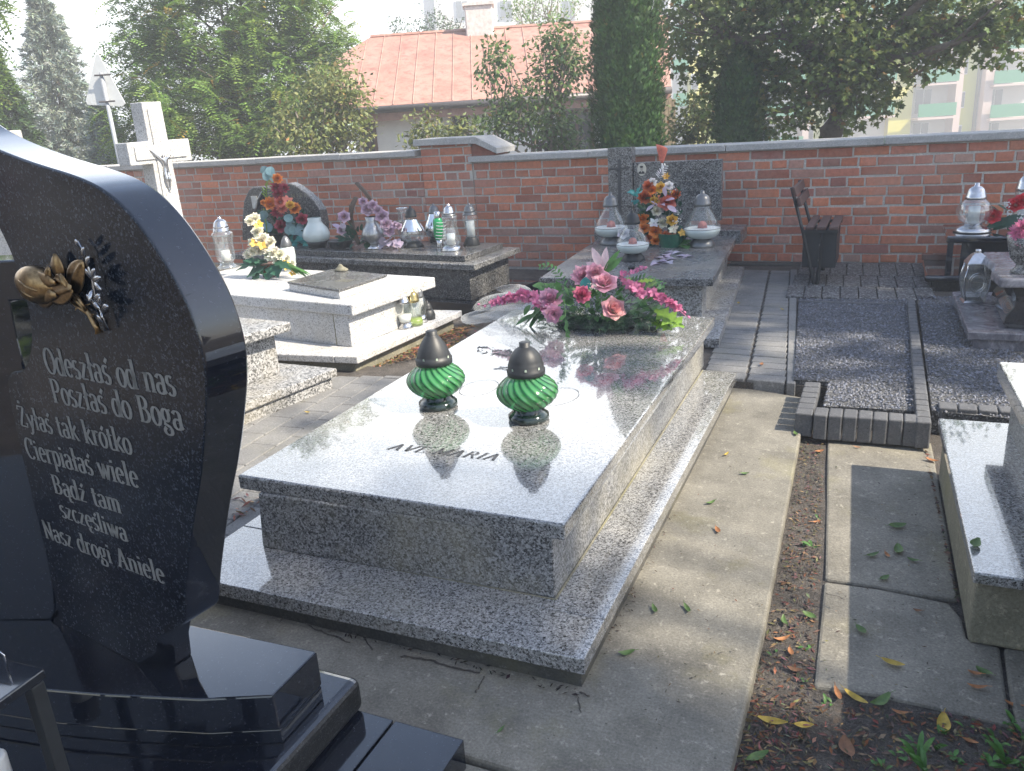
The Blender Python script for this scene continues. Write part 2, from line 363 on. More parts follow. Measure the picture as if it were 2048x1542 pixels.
# gravel beds with dark edging blocks
ZG = .062
g0, g1, g2, g3 = at(1598, 598, ZG), at(1815, 600, ZG), at(1836, 822, ZG), at(1646, 812, ZG)
def gravel(name, poly, seed, n):
    rs = random.Random(seed); q = MB()
    q.slab([Vector((p[0], p[1], ZG)) for p in poly], .1); bed = struct(q.build(name, M['gravel'] if 'gravel' in M else M['aggregate']))
    q = MB(); x0 = min(p[0] for p in poly); x1 = max(p[0] for p in poly); y0 = min(p[1] for p in poly); y1 = max(p[1] for p in poly); k = 0
    def inside(x, y):
        r = False; j = len(poly) - 1
        for i in range(len(poly)):
            if (poly[i][1] > y) != (poly[j][1] > y) and x < (poly[j][0] - poly[i][0]) * (y - poly[i][1]) / (poly[j][1] - poly[i][1]) + poly[i][0]: r = not r
            j = i
        return r
    while k < n:
        x, y = rs.uniform(x0, x1), rs.uniform(y0, y1)
        if not inside(x, y): continue
        k += 1; s = rs.uniform(.004, .009); c = Vector((x, y, ZG + s * .3)); a = rs.uniform(0, 6.3); d = [rs.uniform(.6, 1.3) * s for _ in range(6)]
        X = Vector((math.cos(a), math.sin(a), rs.uniform(-.4, .4))); Y = Vector((-math.sin(a), math.cos(a), rs.uniform(-.4, .4))); Z = Vector((0, 0, 1))
        t = rs.choice((.6, .75, .9, 1.0, 1.1, 1.4, 1.9)); q.col = (t, t, t * 1.05)
        q.add([c + X * d[0], c + Y * d[1], c - X * d[2], c - Y * d[3], c + Z * d[4] * .8, c - Z * d[5] * .5], [(0, 1, 4), (1, 2, 4), (2, 3, 4), (3, 0, 4)])
    struct(q.build(name.replace('bed', 'chippings'), M['chip']), 'stuff')
M['chip'] = plain('grey stone chippings', (.10, .107, .125), .6, 0, .3, 200, tint=True)
M['gravel'] = granite('fine grey gravel', [(0, .015), (.3, .05), (.6, .10), (.9, .24)], 160, .8, (.06, .062, .07), .4)
gravel('gravel_bed', [(g0.x, g0.y), (g3.x - .16, g2.y + .32), (g3.x, g2.y + .32), (g3.x, g3.y), (g2.x, g2.y), (g1.x, g1.y)][::-1], 3, 8500)
h0, h1 = at(1835, 600, ZG), at(1864, 822, ZG)
gravel('gravel_bed', [(h0.x, 5.95), (h1.x, h1.y), (.95, h1.y - .05), (.95, 5.95)], 4, 9000)
# square aggregate pavers under the bench
qs = []; x = -.60
for i in range(8):
    for (ya, yb) in ((at(1700, 596, ZG).y, 6.22), (6.225, 6.62), (6.625, 7.16)):
        x0 = x + i * .118; sh = -.018 * (yb - 6)
        qs.append([Vector((x0, ya, ZG)), Vector((x0 + .112, ya, ZG)), Vector((x0 + .112 - .02, yb - .006, ZG)), Vector((x0 - .02, yb - .006, ZG))])
pavers('aggregate_pavement', M['aggregate'], qs)
def edging(name, label, blocks, ztop):
    q = MB()
    for c in blocks: q.slab([Vector((p[0], p[1], ztop + rnd(-.002, .002))) for p in c], ztop + .02)
    o = q.build(name, M['paver_dark'], bevel=.006, seg=2); tag(o, label, 'edging', 'block edgings of the gravel beds'); return o
ZE = .092
e0, e1 = at(1643, 818, ZE), at(1832, 829, ZE); fy = 3.46
bl = []
for i in range(7):
    xa = -.222 + .058 * i; bl.append([(xa, fy + .003 * i), (xa + .054, fy + .003 * i), (xa + .054, fy + .105), (xa, fy + .105)])
edging('block_edging', 'row of upright dark grey blocks along the front of the left gravel bed', bl, ZE)
bl = [[(-.298, 3.475 + .075 * i), (-.228, 3.475 + .075 * i), (-.228, 3.545 + .075 * i), (-.298, 3.545 + .075 * i)] for i in range(6)]
edging('block_edging', 'short return row of dark blocks at the notched corner of the gravel bed', bl, ZE - .006)
bl = []; y = 3.465; p0, p1 = at(1815, 603, ZE), at(1832, 826, ZE); q0, q1 = at(1830, 603, ZE), at(1860, 824, ZE)
while y < p0.y - .02:
    h = .066; bl.append([(onl(p0, p1, y), y), (onl(q0, q1, y), y), (onl(q0, q1, y + h), y + h), (onl(p0, p1, y + h), y + h)]); y += h + .006
edging('block_edging', 'long row of narrow dark blocks dividing the two gravel beds', bl, ZE + .004)
bl = [[(.262 + .075 * i, 3.70 + .002 * i), (.332 + .075 * i, 3.70 + .002 * i), (.332 + .075 * i, 3.78), (.262 + .075 * i, 3.78)] for i in range(9)]
edging('block_edging', 'row of dark blocks behind the pale grave at the right edge', bl, ZE - .01)
bl = [[(-.50 + .3 * i, p0.y + .005), (-.205 + .3 * i, p0.y + .005), (-.205 + .3 * i, p0.y + .035), (-.50 + .3 * i, p0.y + .035)] for i in range(2)]
edging('block_edging', 'thin dark kerb between the gravel bed and the pavers under the bench', bl, ZG + .012)
# ---------------------------------------------------------------- brick wall
YW_ = 7.19
wall = thing('brick_wall', 'long low red brick wall with grey cement coping and a pier', 'wall', (-4, YW_, 0))
capz_r = aty(1600, 296, YW_).z; capz_l = aty(700, 318.5, YW_).z
xl = aty(845.4, 330, YW_).x; xr = aty(945, 330, YW_).x
def bricks(q, x0, x1, z0, z1, yf, off=0):
    rs = random.Random(int(x0 * 100)); z = z0; row = 0; ch = .0765; gp = .0135
    while z < z1 - .02:
        head = row % 2; x = x0 - rs.uniform(0, .12) if True else x0
        h = min(ch, z1 - z) - gp
        while x < x1:
            L = (.122 if head and rs.random() < .9 else .252) + rs.uniform(-.006, .006)
            a = max(x, x0); c = min(x + L, x1)
            if c - a > .02:
                dz0, dz1 = rs.uniform(-.003, .003), rs.uniform(-.003, .003); py = rs.uniform(-.003, .004); k = rs.uniform(.75, 1.2); t = rs.random()
                base = lerp(Vector((.56, .21, .115)), Vector((.45, .18, .125)), t) if rs.random() > .12 else lerp(Vector((.36, .15, .12)), Vector((.50, .30, .23)), rs.random())
                q.col = tuple(base * k)
                j = lambda s=.003: rs.uniform(-s, s)
                cv = .004
                fr0 = [Vector((a + j(), yf + py + cv, z + dz0 + j())), Vector((c + j(), yf + py + cv, z + dz0 + j())), Vector((c + j(), yf + py + cv, z + h + dz1 + j())), Vector((a + j(), yf + py + cv, z + h + dz1 + j()))]
                ctr = sum(fr0, Vector()) / 4
                inn = [p + (ctr - p).normalized() * .007 + Vector((0, -cv - rs.uniform(0, .003), 0)) for p in fr0]
                bk = [p + Vector((0, .03, 0)) for p in fr0]
                q.add(bk + fr0 + inn, [(0, 1, 5, 4), (1, 2, 6, 5), (2, 3, 7, 6), (3, 0, 4, 7), (4, 5, 9, 8), (5, 6, 10, 9), (6, 7, 11, 10), (7, 4, 8, 11), (8, 9, 10, 11)])
            x += L + gp
        z += ch; row += 1
q = MB(); bricks(q, -15, xl - .005, -.02, capz_l, YW_); bricks(q, xr + .005, 5, -.02, capz_r, YW_); q.build('brickwork', M['brick'], wall)
q = MB(); q.box(-15, xl, YW_ + .006, YW_ + .25, -.1, capz_l - .002); q.box(xr, 5, YW_ + .006, YW_ + .25, -.1, capz_r - .002); q.build('mortar', M['mortar'], wall)
q = MB(); bricks(q, xl, xr, -.02, capz_l + .15, YW_ - .012); pr = q.build('pier', M['brick'], wall)
q = MB(); q.box(xl + .002, xr - .002, YW_ - .008, YW_ + .3, -.1, capz_l + .15); q.build('pier_mortar', M['mortar'], pr)
ct = aty(1600, 282, YW_).z; cl = aty(700, 307.5, YW_ - .05).z
q = MB(); x = -15.0
while x < xl - .07:
    x2 = min(x + 1.1, xl - .05); dz = rnd(-.003, .003)
    if x2 - x > .1: q.box(x, x2 - .004, YW_ - .045, YW_ + .28, capz_l + dz, cl + dz)
    x += 1.1
x = aty(939.5, 320, YW_).x
while x < 5:
    dz = rnd(-.003, .003); q.box(x, x + 1.196, YW_ - .045, YW_ + .28, capz_r + dz, ct + dz); x += 1.2
q.build('coping', M['cap'], wall, bevel=.006)
yc = YW_ - .06
P4 = [aty(px, py, yc) for px, py in ((825.5, 292.5), (949.5, 287.5), (993.5, 307.5), (993.5, 295.5), (949.5, 273.5), (825.5, 279.5))]
q = MB(); q.loft([[p for p in P4], [p + Vector((0, .42, .0)) for p in P4]]); q.build('pier_cap', M['cap'], wall, bevel=.004)
q = MB(); P5 = [aty(px, py, YW_ + .01) for px, py in ((944, 312), (990, 310), (990, 306.5), (949, 286), (944, 286))]
q.col = (.29, .115, .085); q.loft([P5, [p + Vector((0, .3, 0)) for p in P5]]); q.build('pier_shoulder', M['brick'], pr)
q = MB(); q.box(-1.2, .6, YW_ - .10, YW_ + .006, -.05, .055); q.build('footing', M['concrete_dark'], wall, bevel=.01)
# ---------------------------------------------------------------- lettering: a thick-and-thin roman hand drawn as pen strokes
def _a(cx, cy, rx, ry, a0, a1, n=12): return [(cx + rx * math.cos(R(a0 + (a1 - a0) * i / n)), cy + ry * math.sin(R(a0 + (a1 - a0) * i / n))) for i in range(n + 1)]
XH = .47
def _st(x, y0, y1, f=3):                          # stem with serifs: f 1 foot, 2 head
    o = [[(x, y0), (x, y1)]]
    if f & 1: o.append([(x - .085, y0 + .012), (x + .085, y0 + .012)])
    if f & 2: o.append([(x - .085, y1 - .02), (x + .02, y1 - .012)])
    return o
def _o(cx=.17, w=.13, y0=0, y1=XH): return [_a(cx, (y0 + y1) / 2, w, (y1 - y0) / 2, 0, 360, 20)]
_ac = [[(.17, XH + .08), (.26, XH + .20)]]
_og = [_a(.31, -.09, .07, .08, 120, 320, 8)]
GL = {
 'o': (.34, _o()), 'ó': (.34, _o() + _ac), 'O': (.48, _o(.24, .19, 0, .7)), 'e': (.33, [[(.06, .26), (.28, .27)] + _a(.17, .24, .12, .23, 10, 315, 18)]),
 'c': (.31, [_a(.17, .235, .12, .235, 50, 320, 16)]), 'a': (.35, [_a(.16, .34, .11, .13, 160, 20, 8) + [(.265, .1), (.32, .02)], _a(.16, .13, .11, .13, 60, 330, 14)]),
 's': (.28, [_a(.14, .355, .09, .115, 40, 225, 9) + _a(.14, .12, .10, .12, 60, -150, 11)]), 'd': (.37, _o(.16, .12) + _st(.29, 0, .74, 3)), 'z': (.32, [[(.05, XH - .02), (.27, XH - .02)], [(.26, XH - .02), (.05, .02)], [(.04, .02), (.28, .02)]]),
 'l': (.2, _st(.1, 0, .74)), 'ł': (.22, _st(.11, 0, .74) + [[(.02, .32), (.21, .47)]]), 'i': (.2, _st(.1, 0, XH) + [[(.1, .58), (.1, .66)]]), 'n': (.4, _st(.09, 0, XH) + [_a(.2, .33, .1, .13, 150, 0, 8) + [(.30, 0)], [(.22, .012), (.38, .012)]]),
 'm': (.58, _st(.09, 0, XH) + [_a(.19, .33, .09, .13, 150, 0, 8) + [(.28, 0)], _a(.38, .33, .09, .13, 150, 0, 8) + [(.47, 0)], [(.21, .012), (.35, .012)], [(.40, .012), (.55, .012)]]),
 'r': (.29, _st(.09, 0, XH) + [_a(.21, .32, .1, .14, 160, 50, 7)]), 'k': (.38, _st(.09, 0, .74) + [[(.32, XH), (.12, .22)], [(.16, .26), (.34, 0)], [(.27, .012), (.40, .012)]]), 't': (.25, [[(.11, .62), (.11, .12)] + _a(.19, .1, .08, .1, 180, 310, 6), [(.02, XH - .02), (.23, XH - .02)]]),
 'y': (.36, [[(.05, XH), (.19, .04)], [(.32, XH), (.17, -.12), (.10, -.2), (.03, -.17)], [(0, XH - .012), (.12, XH - .012)], [(.25, XH - .012), (.38, XH - .012)]]), 'w': (.52, [[(.05, XH), (.16, 0)], [(.27, XH), (.16, 0)], [(.25, XH), (.36, 0)], [(.47, XH), (.36, 0)], [(0, XH - .012), (.12, XH - .012)], [(.41, XH - .012), (.53, XH - .012)]]),
 'p': (.37, _st(.09, -.22, XH) + [_a(.2, .235, .12, .235, 150, -150, 16)]), 'g': (.36, _o(.16, .105, .15, XH) + [[(.12, .16), (.08, .08), (.25, .02), (.29, -.06)] + _a(.17, -.1, .12, .1, 10, -190, 12) + [(.11, .0)], [(.24, .44), (.34, .47)]]),
 'P': (.42, _st(.11, 0, .7, 1) + [[(.03, .688), (.11, .688)] + _a(.2, .51, .16, .18, 90, -90, 12) + [(.11, .33)]]), 'B': (.45, _st(.11, 0, .7, 0) + [[(.03, .688), (.11, .688)] + _a(.2, .53, .14, .16, 90, -90, 10) + [(.11, .37)], _a(.2, .19, .17, .18, 90, -90, 10) + [(.03, .012)]]),
 'C': (.44, [_a(.24, .35, .19, .35, 45, 315, 18), [(.375, .70), (.375, .5)]]), 'Z': (.43, [[(.06, .56), (.06, .685), (.37, .685)], [(.36, .68), (.06, .02)], [(.05, .015), (.38, .015), (.39, .15)]]), 'N': (.5, [[(.1, 0), (.1, .7)], [(.08, .7), (.40, 0)], [(.40, 0), (.40, .7)], [(.02, .012), (.18, .012)], [(.32, .688), (.48, .688)], [(.02, .688), (.12, .688)]]),
 'A': (.5, [[(.08, 0), (.24, .7)], [(.24, .7), (.41, 0)], [(.14, .25), (.34, .25)], [(0, .012), (.16, .012)], [(.32, .012), (.5, .012)]]), 'V': (.5, [[(.08, .7), (.25, 0)], [(.25, 0), (.42, .7)], [(0, .688), (.17, .688)], [(.34, .688), (.5, .688)]]),
 'E': (.42, _st(.11, 0, .7, 0) + [[(.03, .688), (.36, .688), (.36, .58)], [(.11, .36), (.28, .36)], [(.03, .012), (.37, .012), (.38, .14)]]), 'M': (.58, [[(.1, 0), (.1, .7)], [(.1, .7), (.29, .05)], [(.29, .05), (.48, .7)], [(.48, .7), (.48, 0)], [(.02, .012), (.18, .012)], [(.4, .012), (.56, .012)]]),
 'R': (.48, _st(.11, 0, .7, 1) + [[(.03, .688), (.11, .688)] + _a(.2, .53, .14, .16, 90, -90, 10) + [(.11, .37)], [(.24, .37), (.42, 0)], [(.36, .012), (.48, .012)]]), 'I': (.24, _st(.12, 0, .7, 1) + [[(.035, .688), (.205, .688)]]), 'T': (.44, _st(.22, 0, .7, 1) + [[(.04, .56), (.05, .688), (.39, .688), (.4, .56)]]),
 'S': (.36, [_a(.18, .525, .12, .165, 40, 225, 10) + _a(.18, .18, .14, .18, 60, -150, 12)]), '.': (.16, [[(.08, .0), (.08, .08)]]), '1': (.3, _st(.15, 0, .7, 1) + [[(.06, .6), (.15, .7)]]), '9': (.36, [_a(.18, .49, .13, .2, 0, 360, 16), [(.31, .49), (.28, .2), (.15, 0)]]), '2': (.36, [_a(.18, .53, .13, .16, 160, -30, 10) + [(.05, .02)], [(.05, .015), (.34, .015)]]),
 '8': (.36, [_a(.18, .53, .11, .16, 0, 360, 14), _a(.18, .18, .13, .18, 0, 360, 14)]), '6': (.36, [_a(.18, .2, .13, .2, 0, 360, 16), [(.05, .2), (.1, .5), (.24, .7)]]), ' ': (.24, [])}
for base, ch, ex in (('s', 'ś', _ac), ('z', 'ź', _ac), ('z', 'ż', [[(.16, .58), (.16, .66)]]), ('a', 'ą', _og), ('e', 'ę', [[(x - .1, y) for x, y in _og[0]]]), ('Z', 'Ż', [[(.21, .79), (.21, .88)]])):
    GL[ch] = (GL[base][0], GL[base][1] + ex)
def inscribe(q, text, o, ux, uy, nrm, size, width=None, wx=.8, thick=.105, thin=.035, slant=0.0, lift=.0012):
    """draw text as raised ribbons: origin o, writing direction ux, up uy"""
    tot = sum(GL[c][0] for c in text); sx = size * wx if width is None else width / tot
    x = 0
    for c in text:
        for st in GL[c][1]:
            n = len(st); L = []; Rr = []
            for i, p in enumerate(st):
                a = Vector(st[max(i - 1, 0)]); e = Vector(st[min(i + 1, n - 1)]); d = e - a
                d = d / (d.length or 1); k = abs(d.y); h = .5 * (thin + (thick - thin) * k ** 1.3); nn = Vector((-d.y, d.x))
                for sgn, lst in ((1, L), (-1, Rr)):
                    w_ = Vector(p) + nn * h * sgn; lst.append(o + ux * ((x + w_.x + slant * w_.y) * sx) + uy * (w_.y * size) + nrm * lift)
            q.sheet([L, Rr])
        x += GL[c][0]
# ---------------------------------------------------------------- the big pale grave in the middle
g = thing('granite_grave', 'big pale polished granite grave in the middle carrying two green lanterns and pink flowers', 'grave', (-1.3, 2.8, 0))
ZC, ZPL = .33, .094
q = MB(); cov = [at(474, 950, ZC), at(1128, 1050, ZC), at(1430, 634, ZC), at(1002, 627, ZC)]
cov[3] = cov[0] + (cov[2] - cov[1]); q.slab(cov, .05)
cover = q.build('cover_slab', M['granite'], g, bevel=.007, seg=2)
q = MB(); q.slab([Vector(p) for p in ((-1.775, 1.815, .283), (-.768, 1.828, .283), (-.80, 4.02, .283), (-1.835, 4.0, .283))], .283 - ZPL + .0, [Vector(p) for p in ((-1.782, 1.800, ZPL), (-.766, 1.820, ZPL), (-.80, 4.03, ZPL), (-1.84, 4.0, ZPL))])
q.build('grave_base', M['granite_side'], g, bevel=.006)
q = MB(); y1 = 3.965
for poly in ([(-1.951, 1.578), (-.603, 1.594), (-.606, 1.772), (-.79, 1.769), (-.79, 1.9), (-1.951, 1.9)], [(-.7885, 1.7705), (-.6062, 1.7735), (-.624, y1), (-.85, y1 + .01)], [(-1.951, 1.902), (-1.70, 1.902), (-1.76, 4.05), (-1.985, 4.05)]):
    q.slab([Vector((x, y, ZPL)) for x, y in poly], .046)
q.build('plinth', M['granite'], g, bevel=.003)
q = MB(); q.slab([Vector((x, y, .0485)) for x, y in ((-1.93, 1.60), (-.617, 1.608), (-.64, 3.95), (-1.96, 4.03))], .08); q.build('foundation', M['concrete_dark'], g)
q = MB(); q.tube([Vector((-1.78, 1.812, ZPL)), Vector((-.766, 1.817, ZPL))], .003, 5); q.tube([Vector((-.764, 1.817, ZPL)), Vector((-.792, 3.965, ZPL))], .004, 5); q.build('joint', M['cement'], g)
zt = ZC + .0005
e_ = (cov[1] - cov[0]).normalized(); d_ = (cov[2] - cov[1]).normalized(); UP = Vector((0, 0, 1))
q = MB(); o = at(771, 898, zt); o2 = at(990, 921, zt)
inscribe(q, 'AVE MARIA', o, (o2 - o).normalized(), (d_ * .9 + e_ * .12).normalized(), UP, .072, (o2 - o).length, thick=.085, thin=.03, slant=.12); q.build('inscription', M['letter_dark'], cover)
q = MB(); o = at(984, 738, zt); inscribe(q, 'ZM.', o, e_, d_, UP, .06, .15, thick=.12, thin=.05, slant=.2); q.build('inscription', M['letter_dark'], cover)
for i in range(2):                                # two engraved rings and a sprig
    c = at((958, 1118)[i], (775, 792)[i], zt + .001); ring = []
    for k in range(33):
        a = 2 * math.pi * k / 32; ring.append((c + Vector((math.cos(a) * .075, math.sin(a) * .105, 0)), c + Vector((math.cos(a) * .0725, math.sin(a) * .1025, 0))))
    q = MB(); q.sheet(ring); q.build('engraved_ring', M['letter_dark'], cover)
q = MB(); random.seed(5)
for i in range(60):                               # engraved foliage spray
    t = i / 59; c = at(955 + 120 * t + rnd(-6, 6), 697 + 18 * t + rnd(-7, 7), zt + .001); a = rnd(0, 6.28); L = rnd(.012, .028)
    X = Vector((math.cos(a), math.sin(a), 0)) * L; Y = Vector((-math.sin(a), math.cos(a), 0)) * L * .22
    q.add([c - X, c + Y, c + X, c - Y], [(0, 1, 2, 3)])
q.build('engraved_foliage', M['letter_dark'], cover)
# ---------------------------------------------------------------- second grey grave with headstone by the wall
g2 = thing('granite_grave', 'grey granite grave with a cross pillar headstone against the brick wall', 'grave', (-1.5, 5.8, 0))
Z2 = .36
q = MB(); c2 = [at(1078.5, 556, Z2), at(1426, 557.6, Z2), at(1474, 471.5, Z2), at(1191.5, 473, Z2)]; c2[3] = c2[0] + (c2[2] - c2[1])
q.slab(c2, .048); cover2 = q.build('cover_slab', M['granite_grey'], g2, bevel=.005)
ex = (c2[1] - c2[0]).normalized(); ey = (c2[2] - c2[1]).normalized()
q = MB(); q.slab([Vector((p.x, p.y, .312)) for p in (c2[0] + ex * .06 + ey * .07, c2[1] - ex * .07 + ey * .07, c2[2] - ex * .07, c2[3] + ex * .06)], .215); q.build('grave_base', M['terrazzo'], g2, bevel=.006)
pf, pb = at(1437.8, 677.7, .101), at(1488.7, 533, .101)
q = MB(); q.slab([Vector((pf.x - 1.42, pf.y, .101)), pf, pb, Vector((pb.x - 1.42, pb.y, .101))], .055); q.build('plinth', M['terrazzo'], g2, bevel=.004)
q = MB(); q.slab([Vector((pf.x - 1.40, pf.y + .02, .046)), Vector((pf.x - .02, pf.y + .02, .046)), Vector((pb.x - .02, pb.y, .046)), Vector((pb.x - 1.4, pb.y, .046))], .08); q.build('foundation', M['cement'], g2)
YH = 6.78
q = MB(); pz = [aty(1219, 296, YH), aty(1267, 293, YH), aty(1443, 440, YH), aty(1445, 318, YH)]
zped = .405
q.box(pz[0].x - .1, aty(1482, 462, YH - .15).x, YH - .17, YH + .16, Z2 - .06, zped); q.build('pedestal', M['granite_grey'], g2, bevel=.004)
q = MB(); q.box(pz[0].x, pz[1].x, YH - .06, YH + .06, zped, pz[0].z); pil = q.build('pillar', M['granite_grey'], g2, bevel=.004)
cx_ = (pz[0].x + pz[1].x) / 2 - .005; ct_, cb_ = aty(1243, 318, YH).z, aty(1243, 425, YH).z; ca = aty(1243, 336, YH).z
q = MB(); yq = YH - .0585
for (a, b_, c, d) in ((cx_ - .012, cx_ + .012, cb_, ca - .008), (cx_ - .012, cx_ + .012, ca + .008, ct_), (cx_ - .082, cx_ + .082, ca - .008, ca + .008)):
    q.box(a, b_, yq - .008, yq, c, d)
q.build('engraved_cross', M['letter_dark'], pil)
q = MB(); px0, px1 = pz[1].x + .004, pz[3].x; zt2, zb2 = pz[3].z, pz[2].z
q.box(px0, px1, YH - .03, YH + .04, zb2, zt2); panel = q.build('headstone_panel', M['granite_grey'], g2, bevel=.004)
for xx in (px0 + .1, px1 - .35):
    q = MB(); q.box(xx, xx + .1, YH - .02, YH + .03, zped, zb2 - .0005); q.build('panel_foot', M['granite_grey'], g2)
q = MB(); yf = YH - .0305; X_, Z_, Nn = Vector((1, 0, 0)), Vector((0, 0, 1)), Vector((0, -1, 0))
for txt, p, e2, s in (('S.P.', (1343, 335), (1376, 334), .055), ('SE. TRACZ', (1345, 355), (1412, 353), .055), ('1921 1986', (1358, 371), (1412, 369), .042), ('TRACZ', (1372, 392), (1418, 390), .055)):
    o = aty(*p, yf); e3 = aty(*e2, yf); q = MB(); inscribe(q, txt, o, X_, Z_, Nn, s, (e3 - o).length, thick=.13, thin=.06); q.build('inscription', M['letter_dark'], panel)
c = aty(1283.5, 339, yf); q = MB()
disc = lambda cx, cz, rx, rz, y, n=20: [Vector((cx + rx * math.cos(2 * math.pi * i / n), y, cz + rz * math.sin(2 * math.pi * i / n))) for i in range(n)]
q.loft([disc(c.x, c.z, .038, .052, yf), disc(c.x, c.z, .036, .050, yf - .007)]); ph = q.build('portrait_plaque', plain('cream porcelain', (.55, .53, .46), .25, 0, .06, 40, coat=.4), panel)
q = MB(); q.loft([disc(c.x, c.z + .008, .013, .019, yf - .0072), disc(c.x, c.z + .008, .011, .017, yf - .009)]); q.build('face', plain('sepia photo grey', (.38, .35, .30), .4), ph)
q = MB(); q.loft([disc(c.x, c.z + .022, .0145, .009, yf - .0095), disc(c.x, c.z + .022, .013, .008, yf - .0105)])
q.add([Vector((c.x + a, yf - .0078, c.z + d)) for a, d in ((-.026, -.034), (.026, -.034), (.024, -.018), (.006, -.011), (0, -.026), (-.006, -.011), (-.024, -.018))], [(0, 1, 2, 3, 4, 5, 6)])
q.build('dark_suit', plain('dark photo ink', (.03, .03, .03), .4), ph)
# ---------------------------------------------------------------- black tombstone in the foreground
bt = thing('black_tombstone', 'black polished granite tombstone with wave shaped headstone and engraved verse in the left foreground', 'tombstone', (-1.5, 1.05, 0))
O3 = Vector((-1.454, 1.031, .277)); U3 = Vector((.984, -.176, 0)); N3 = Vector((-.176, -.984, 0))
def onf(s, z, t=0.0): return Vector((O3.x, O3.y, 0)) + U3 * s - N3 * t + Vector((0, 0, z))
outl = [(-.316, .257 + .02), (0, .277), (.088, .277), (.098, .34), (.112, .388), (.153, .402), (.228, .452), (.245, .475), (.262, .53), (.30, .62), (.345, .72), (.404, .83), (.445, .93), (.466, .99), (.474, 1.05), (.462, 1.11), (.442, 1.155), (.404, 1.21), (.364, 1.254), (.32, 1.288), (.27, 1.312), (.2, 1.331), (.08, 1.353), (-.002, 1.371), (-.09, 1.393), (-.17, 1.42), (-.23, 1.45), (-.20, 1.38), (-.145, 1.30), (-.106, 1.232), (-.082, 1.177), (-.073, 1.10), (-.080, 1.05), (-.098, 1.003), (-.156, .940), (-.235, .93), (-.262, .885), (-.284, .676), (-.290, .514), (-.305, .38)]
def smooth_loop(pts, keep=()):                    # one corner-cutting pass on the curved stretches
    out = []
    n = len(pts)
    for i in range(n):
        a, b_ = Vector(pts[i]), Vector(pts[(i + 1) % n])
        if i in keep or (i + 1) % n in keep: out.append(tuple(a)) if i in keep else out.extend([tuple(a * .75 + b_ * .25)]);
        else: out += [tuple(a * .75 + b_ * .25), tuple(a * .25 + b_ * .75)]
    return out
outl = smooth_loop(outl, (0, 1, 2, 3, 26)); outl = smooth_loop(outl, tuple(i for i, p in enumerate(outl) if p[1] < .345))
front = [onf(s - (.085 if (s > .05 and z < .285) else 0), z) for s, z in outl]
q = MB()
n_ = len(outl)
mid = [onf(s, z, .04) for s, z in outl]; back = [onf(s, z, .085) for s, z in outl]
q.loft([front, mid, back]); q.k = 1
for i in range(len(q.m)): q.m[i] = 1
q.m[-2] = 0
stele = q.build('stele', [M['granite_face'], M['granite_black']], bt, smooth='auto', bevel=.004, seg=2)
LINES = [('Odeszłaś od nas', -.061, .949, .375, .960, .075), ('Poszłaś do Boga', -.064, .886, .378, .897, .073), ('Żyłaś tak krótko', -.240, .806, .193, .817, .068), ('Cierpiałaś wiele', -.247, .729, .190, .747, .07), ('Bądź tam', -.165, .661, .103, .672, .064), ('szczęśliwa', -.161, .603, .100, .607, .062), ('Nasz drogi Aniele', -.268, .524, .205, .540, .066)]
q = MB()
for tx, s0, z0, s1, z1, sz in LINES:
    q = MB(); a, b_ = onf(s0, z0), onf(s1, z1); inscribe(q, tx, a, (b_ - a).normalized(), UP, N3, sz, (b_ - a).length, thick=.115, thin=.04, lift=.001); q.build('inscription', M['letter'], stele)
# left wing plate with its cross arm
O4 = Vector((-1.785, 1.095, 0)); U4 = Vector((.94, .34, 0)).normalized(); N4 = Vector((U4.y, -U4.x, 0))
def onw_px(px, py, t=0.0):
    o = O4 - N4 * t - Vector((0, 0, 0)); d = ray(px, py); k = (o - Vector((0, 0, EYE))).dot(N4) / d.dot(N4) if True else 0
    c0 = Vector((0, 0, EYE)); k = (o - c0).dot(N4) / d.dot(N4); return c0 + d * k
w1, w2, w3 = onw_px(19, 606), onw_px(51, 747), onw_px(27, 520); w4 = onw_px(50, 601)
q = MB()
def sp(p): return ((p - O4).dot(U4), p.z)
s1_, s2_ = sp(w1), sp(w2); za, zb_ = sp(w3)[1], sp(w4)[1]
prof = [(-.55, .277), (-.02, .277), (0, .30), (.02, .40), (.04, .55), (s2_[0] + .03, s2_[1] - .12), s2_, (lerp(s1_[0], s2_[0], .45) - .003, lerp(s1_[1], s2_[1], .5)), (s1_[0], zb_), (s1_[0] + .33, zb_), (s1_[0] + .33, za), (-.55, za)]
fpt = lambda s, z, t: Vector((O4.x, O4.y, 0)) + U4 * s - N4 * t + Vector((0, 0, z))
q.loft([[fpt(s, z, 0) for s, z in prof], [fpt(s, z, .09) for s, z in prof]]); q.build('wing_plate', M['granite_black'], bt, bevel=.004)
ZB, ZJ, ZM, ZL = .277, .188, .153, .065
bpoly = [(-2.75, 1.02), (-2.45, .885), (-2.15, .842), (-1.85, .852), (-1.59, .893), (-1.441, .927), (-1.222, .988), (-1.083, 1.049), (-1.086, 1.203), (-1.454, 1.187), (-2.75, 1.187)]
q = MB(); q.slab([Vector((x, y, ZB)) for x, y in bpoly], ZB - ZJ - .0015); q.build('base_block', M['granite_black'], bt, bevel=.004, seg=2)
q = MB(); q.slab([Vector((x, y + (.004 if y < 1.1 else -.004), ZJ)) for x, y in bpoly], ZJ - ZM - .001); q.build('base_riser', M['granite_black'], bt, bevel=.002)
q = MB(); q.box(-2.9, -1.047, -.6, 1.295, ZL + .001, ZM); ld = q.build('lower_slab', [M['granite_black'], M['granite_bush']], bt, bevel=.022, seg=4)
for p in ld.data.polygons:
    if p.normal.x > .9: p.material_index = 1
q = MB(); q.box(-2.9, -.962, -.6, 1.28, -.03, ZL); q.box(-.957, -.777, -.6, 1.279, -.03, ZL); q.build('paving_slab', M['granite_black'], bt, bevel=.003)
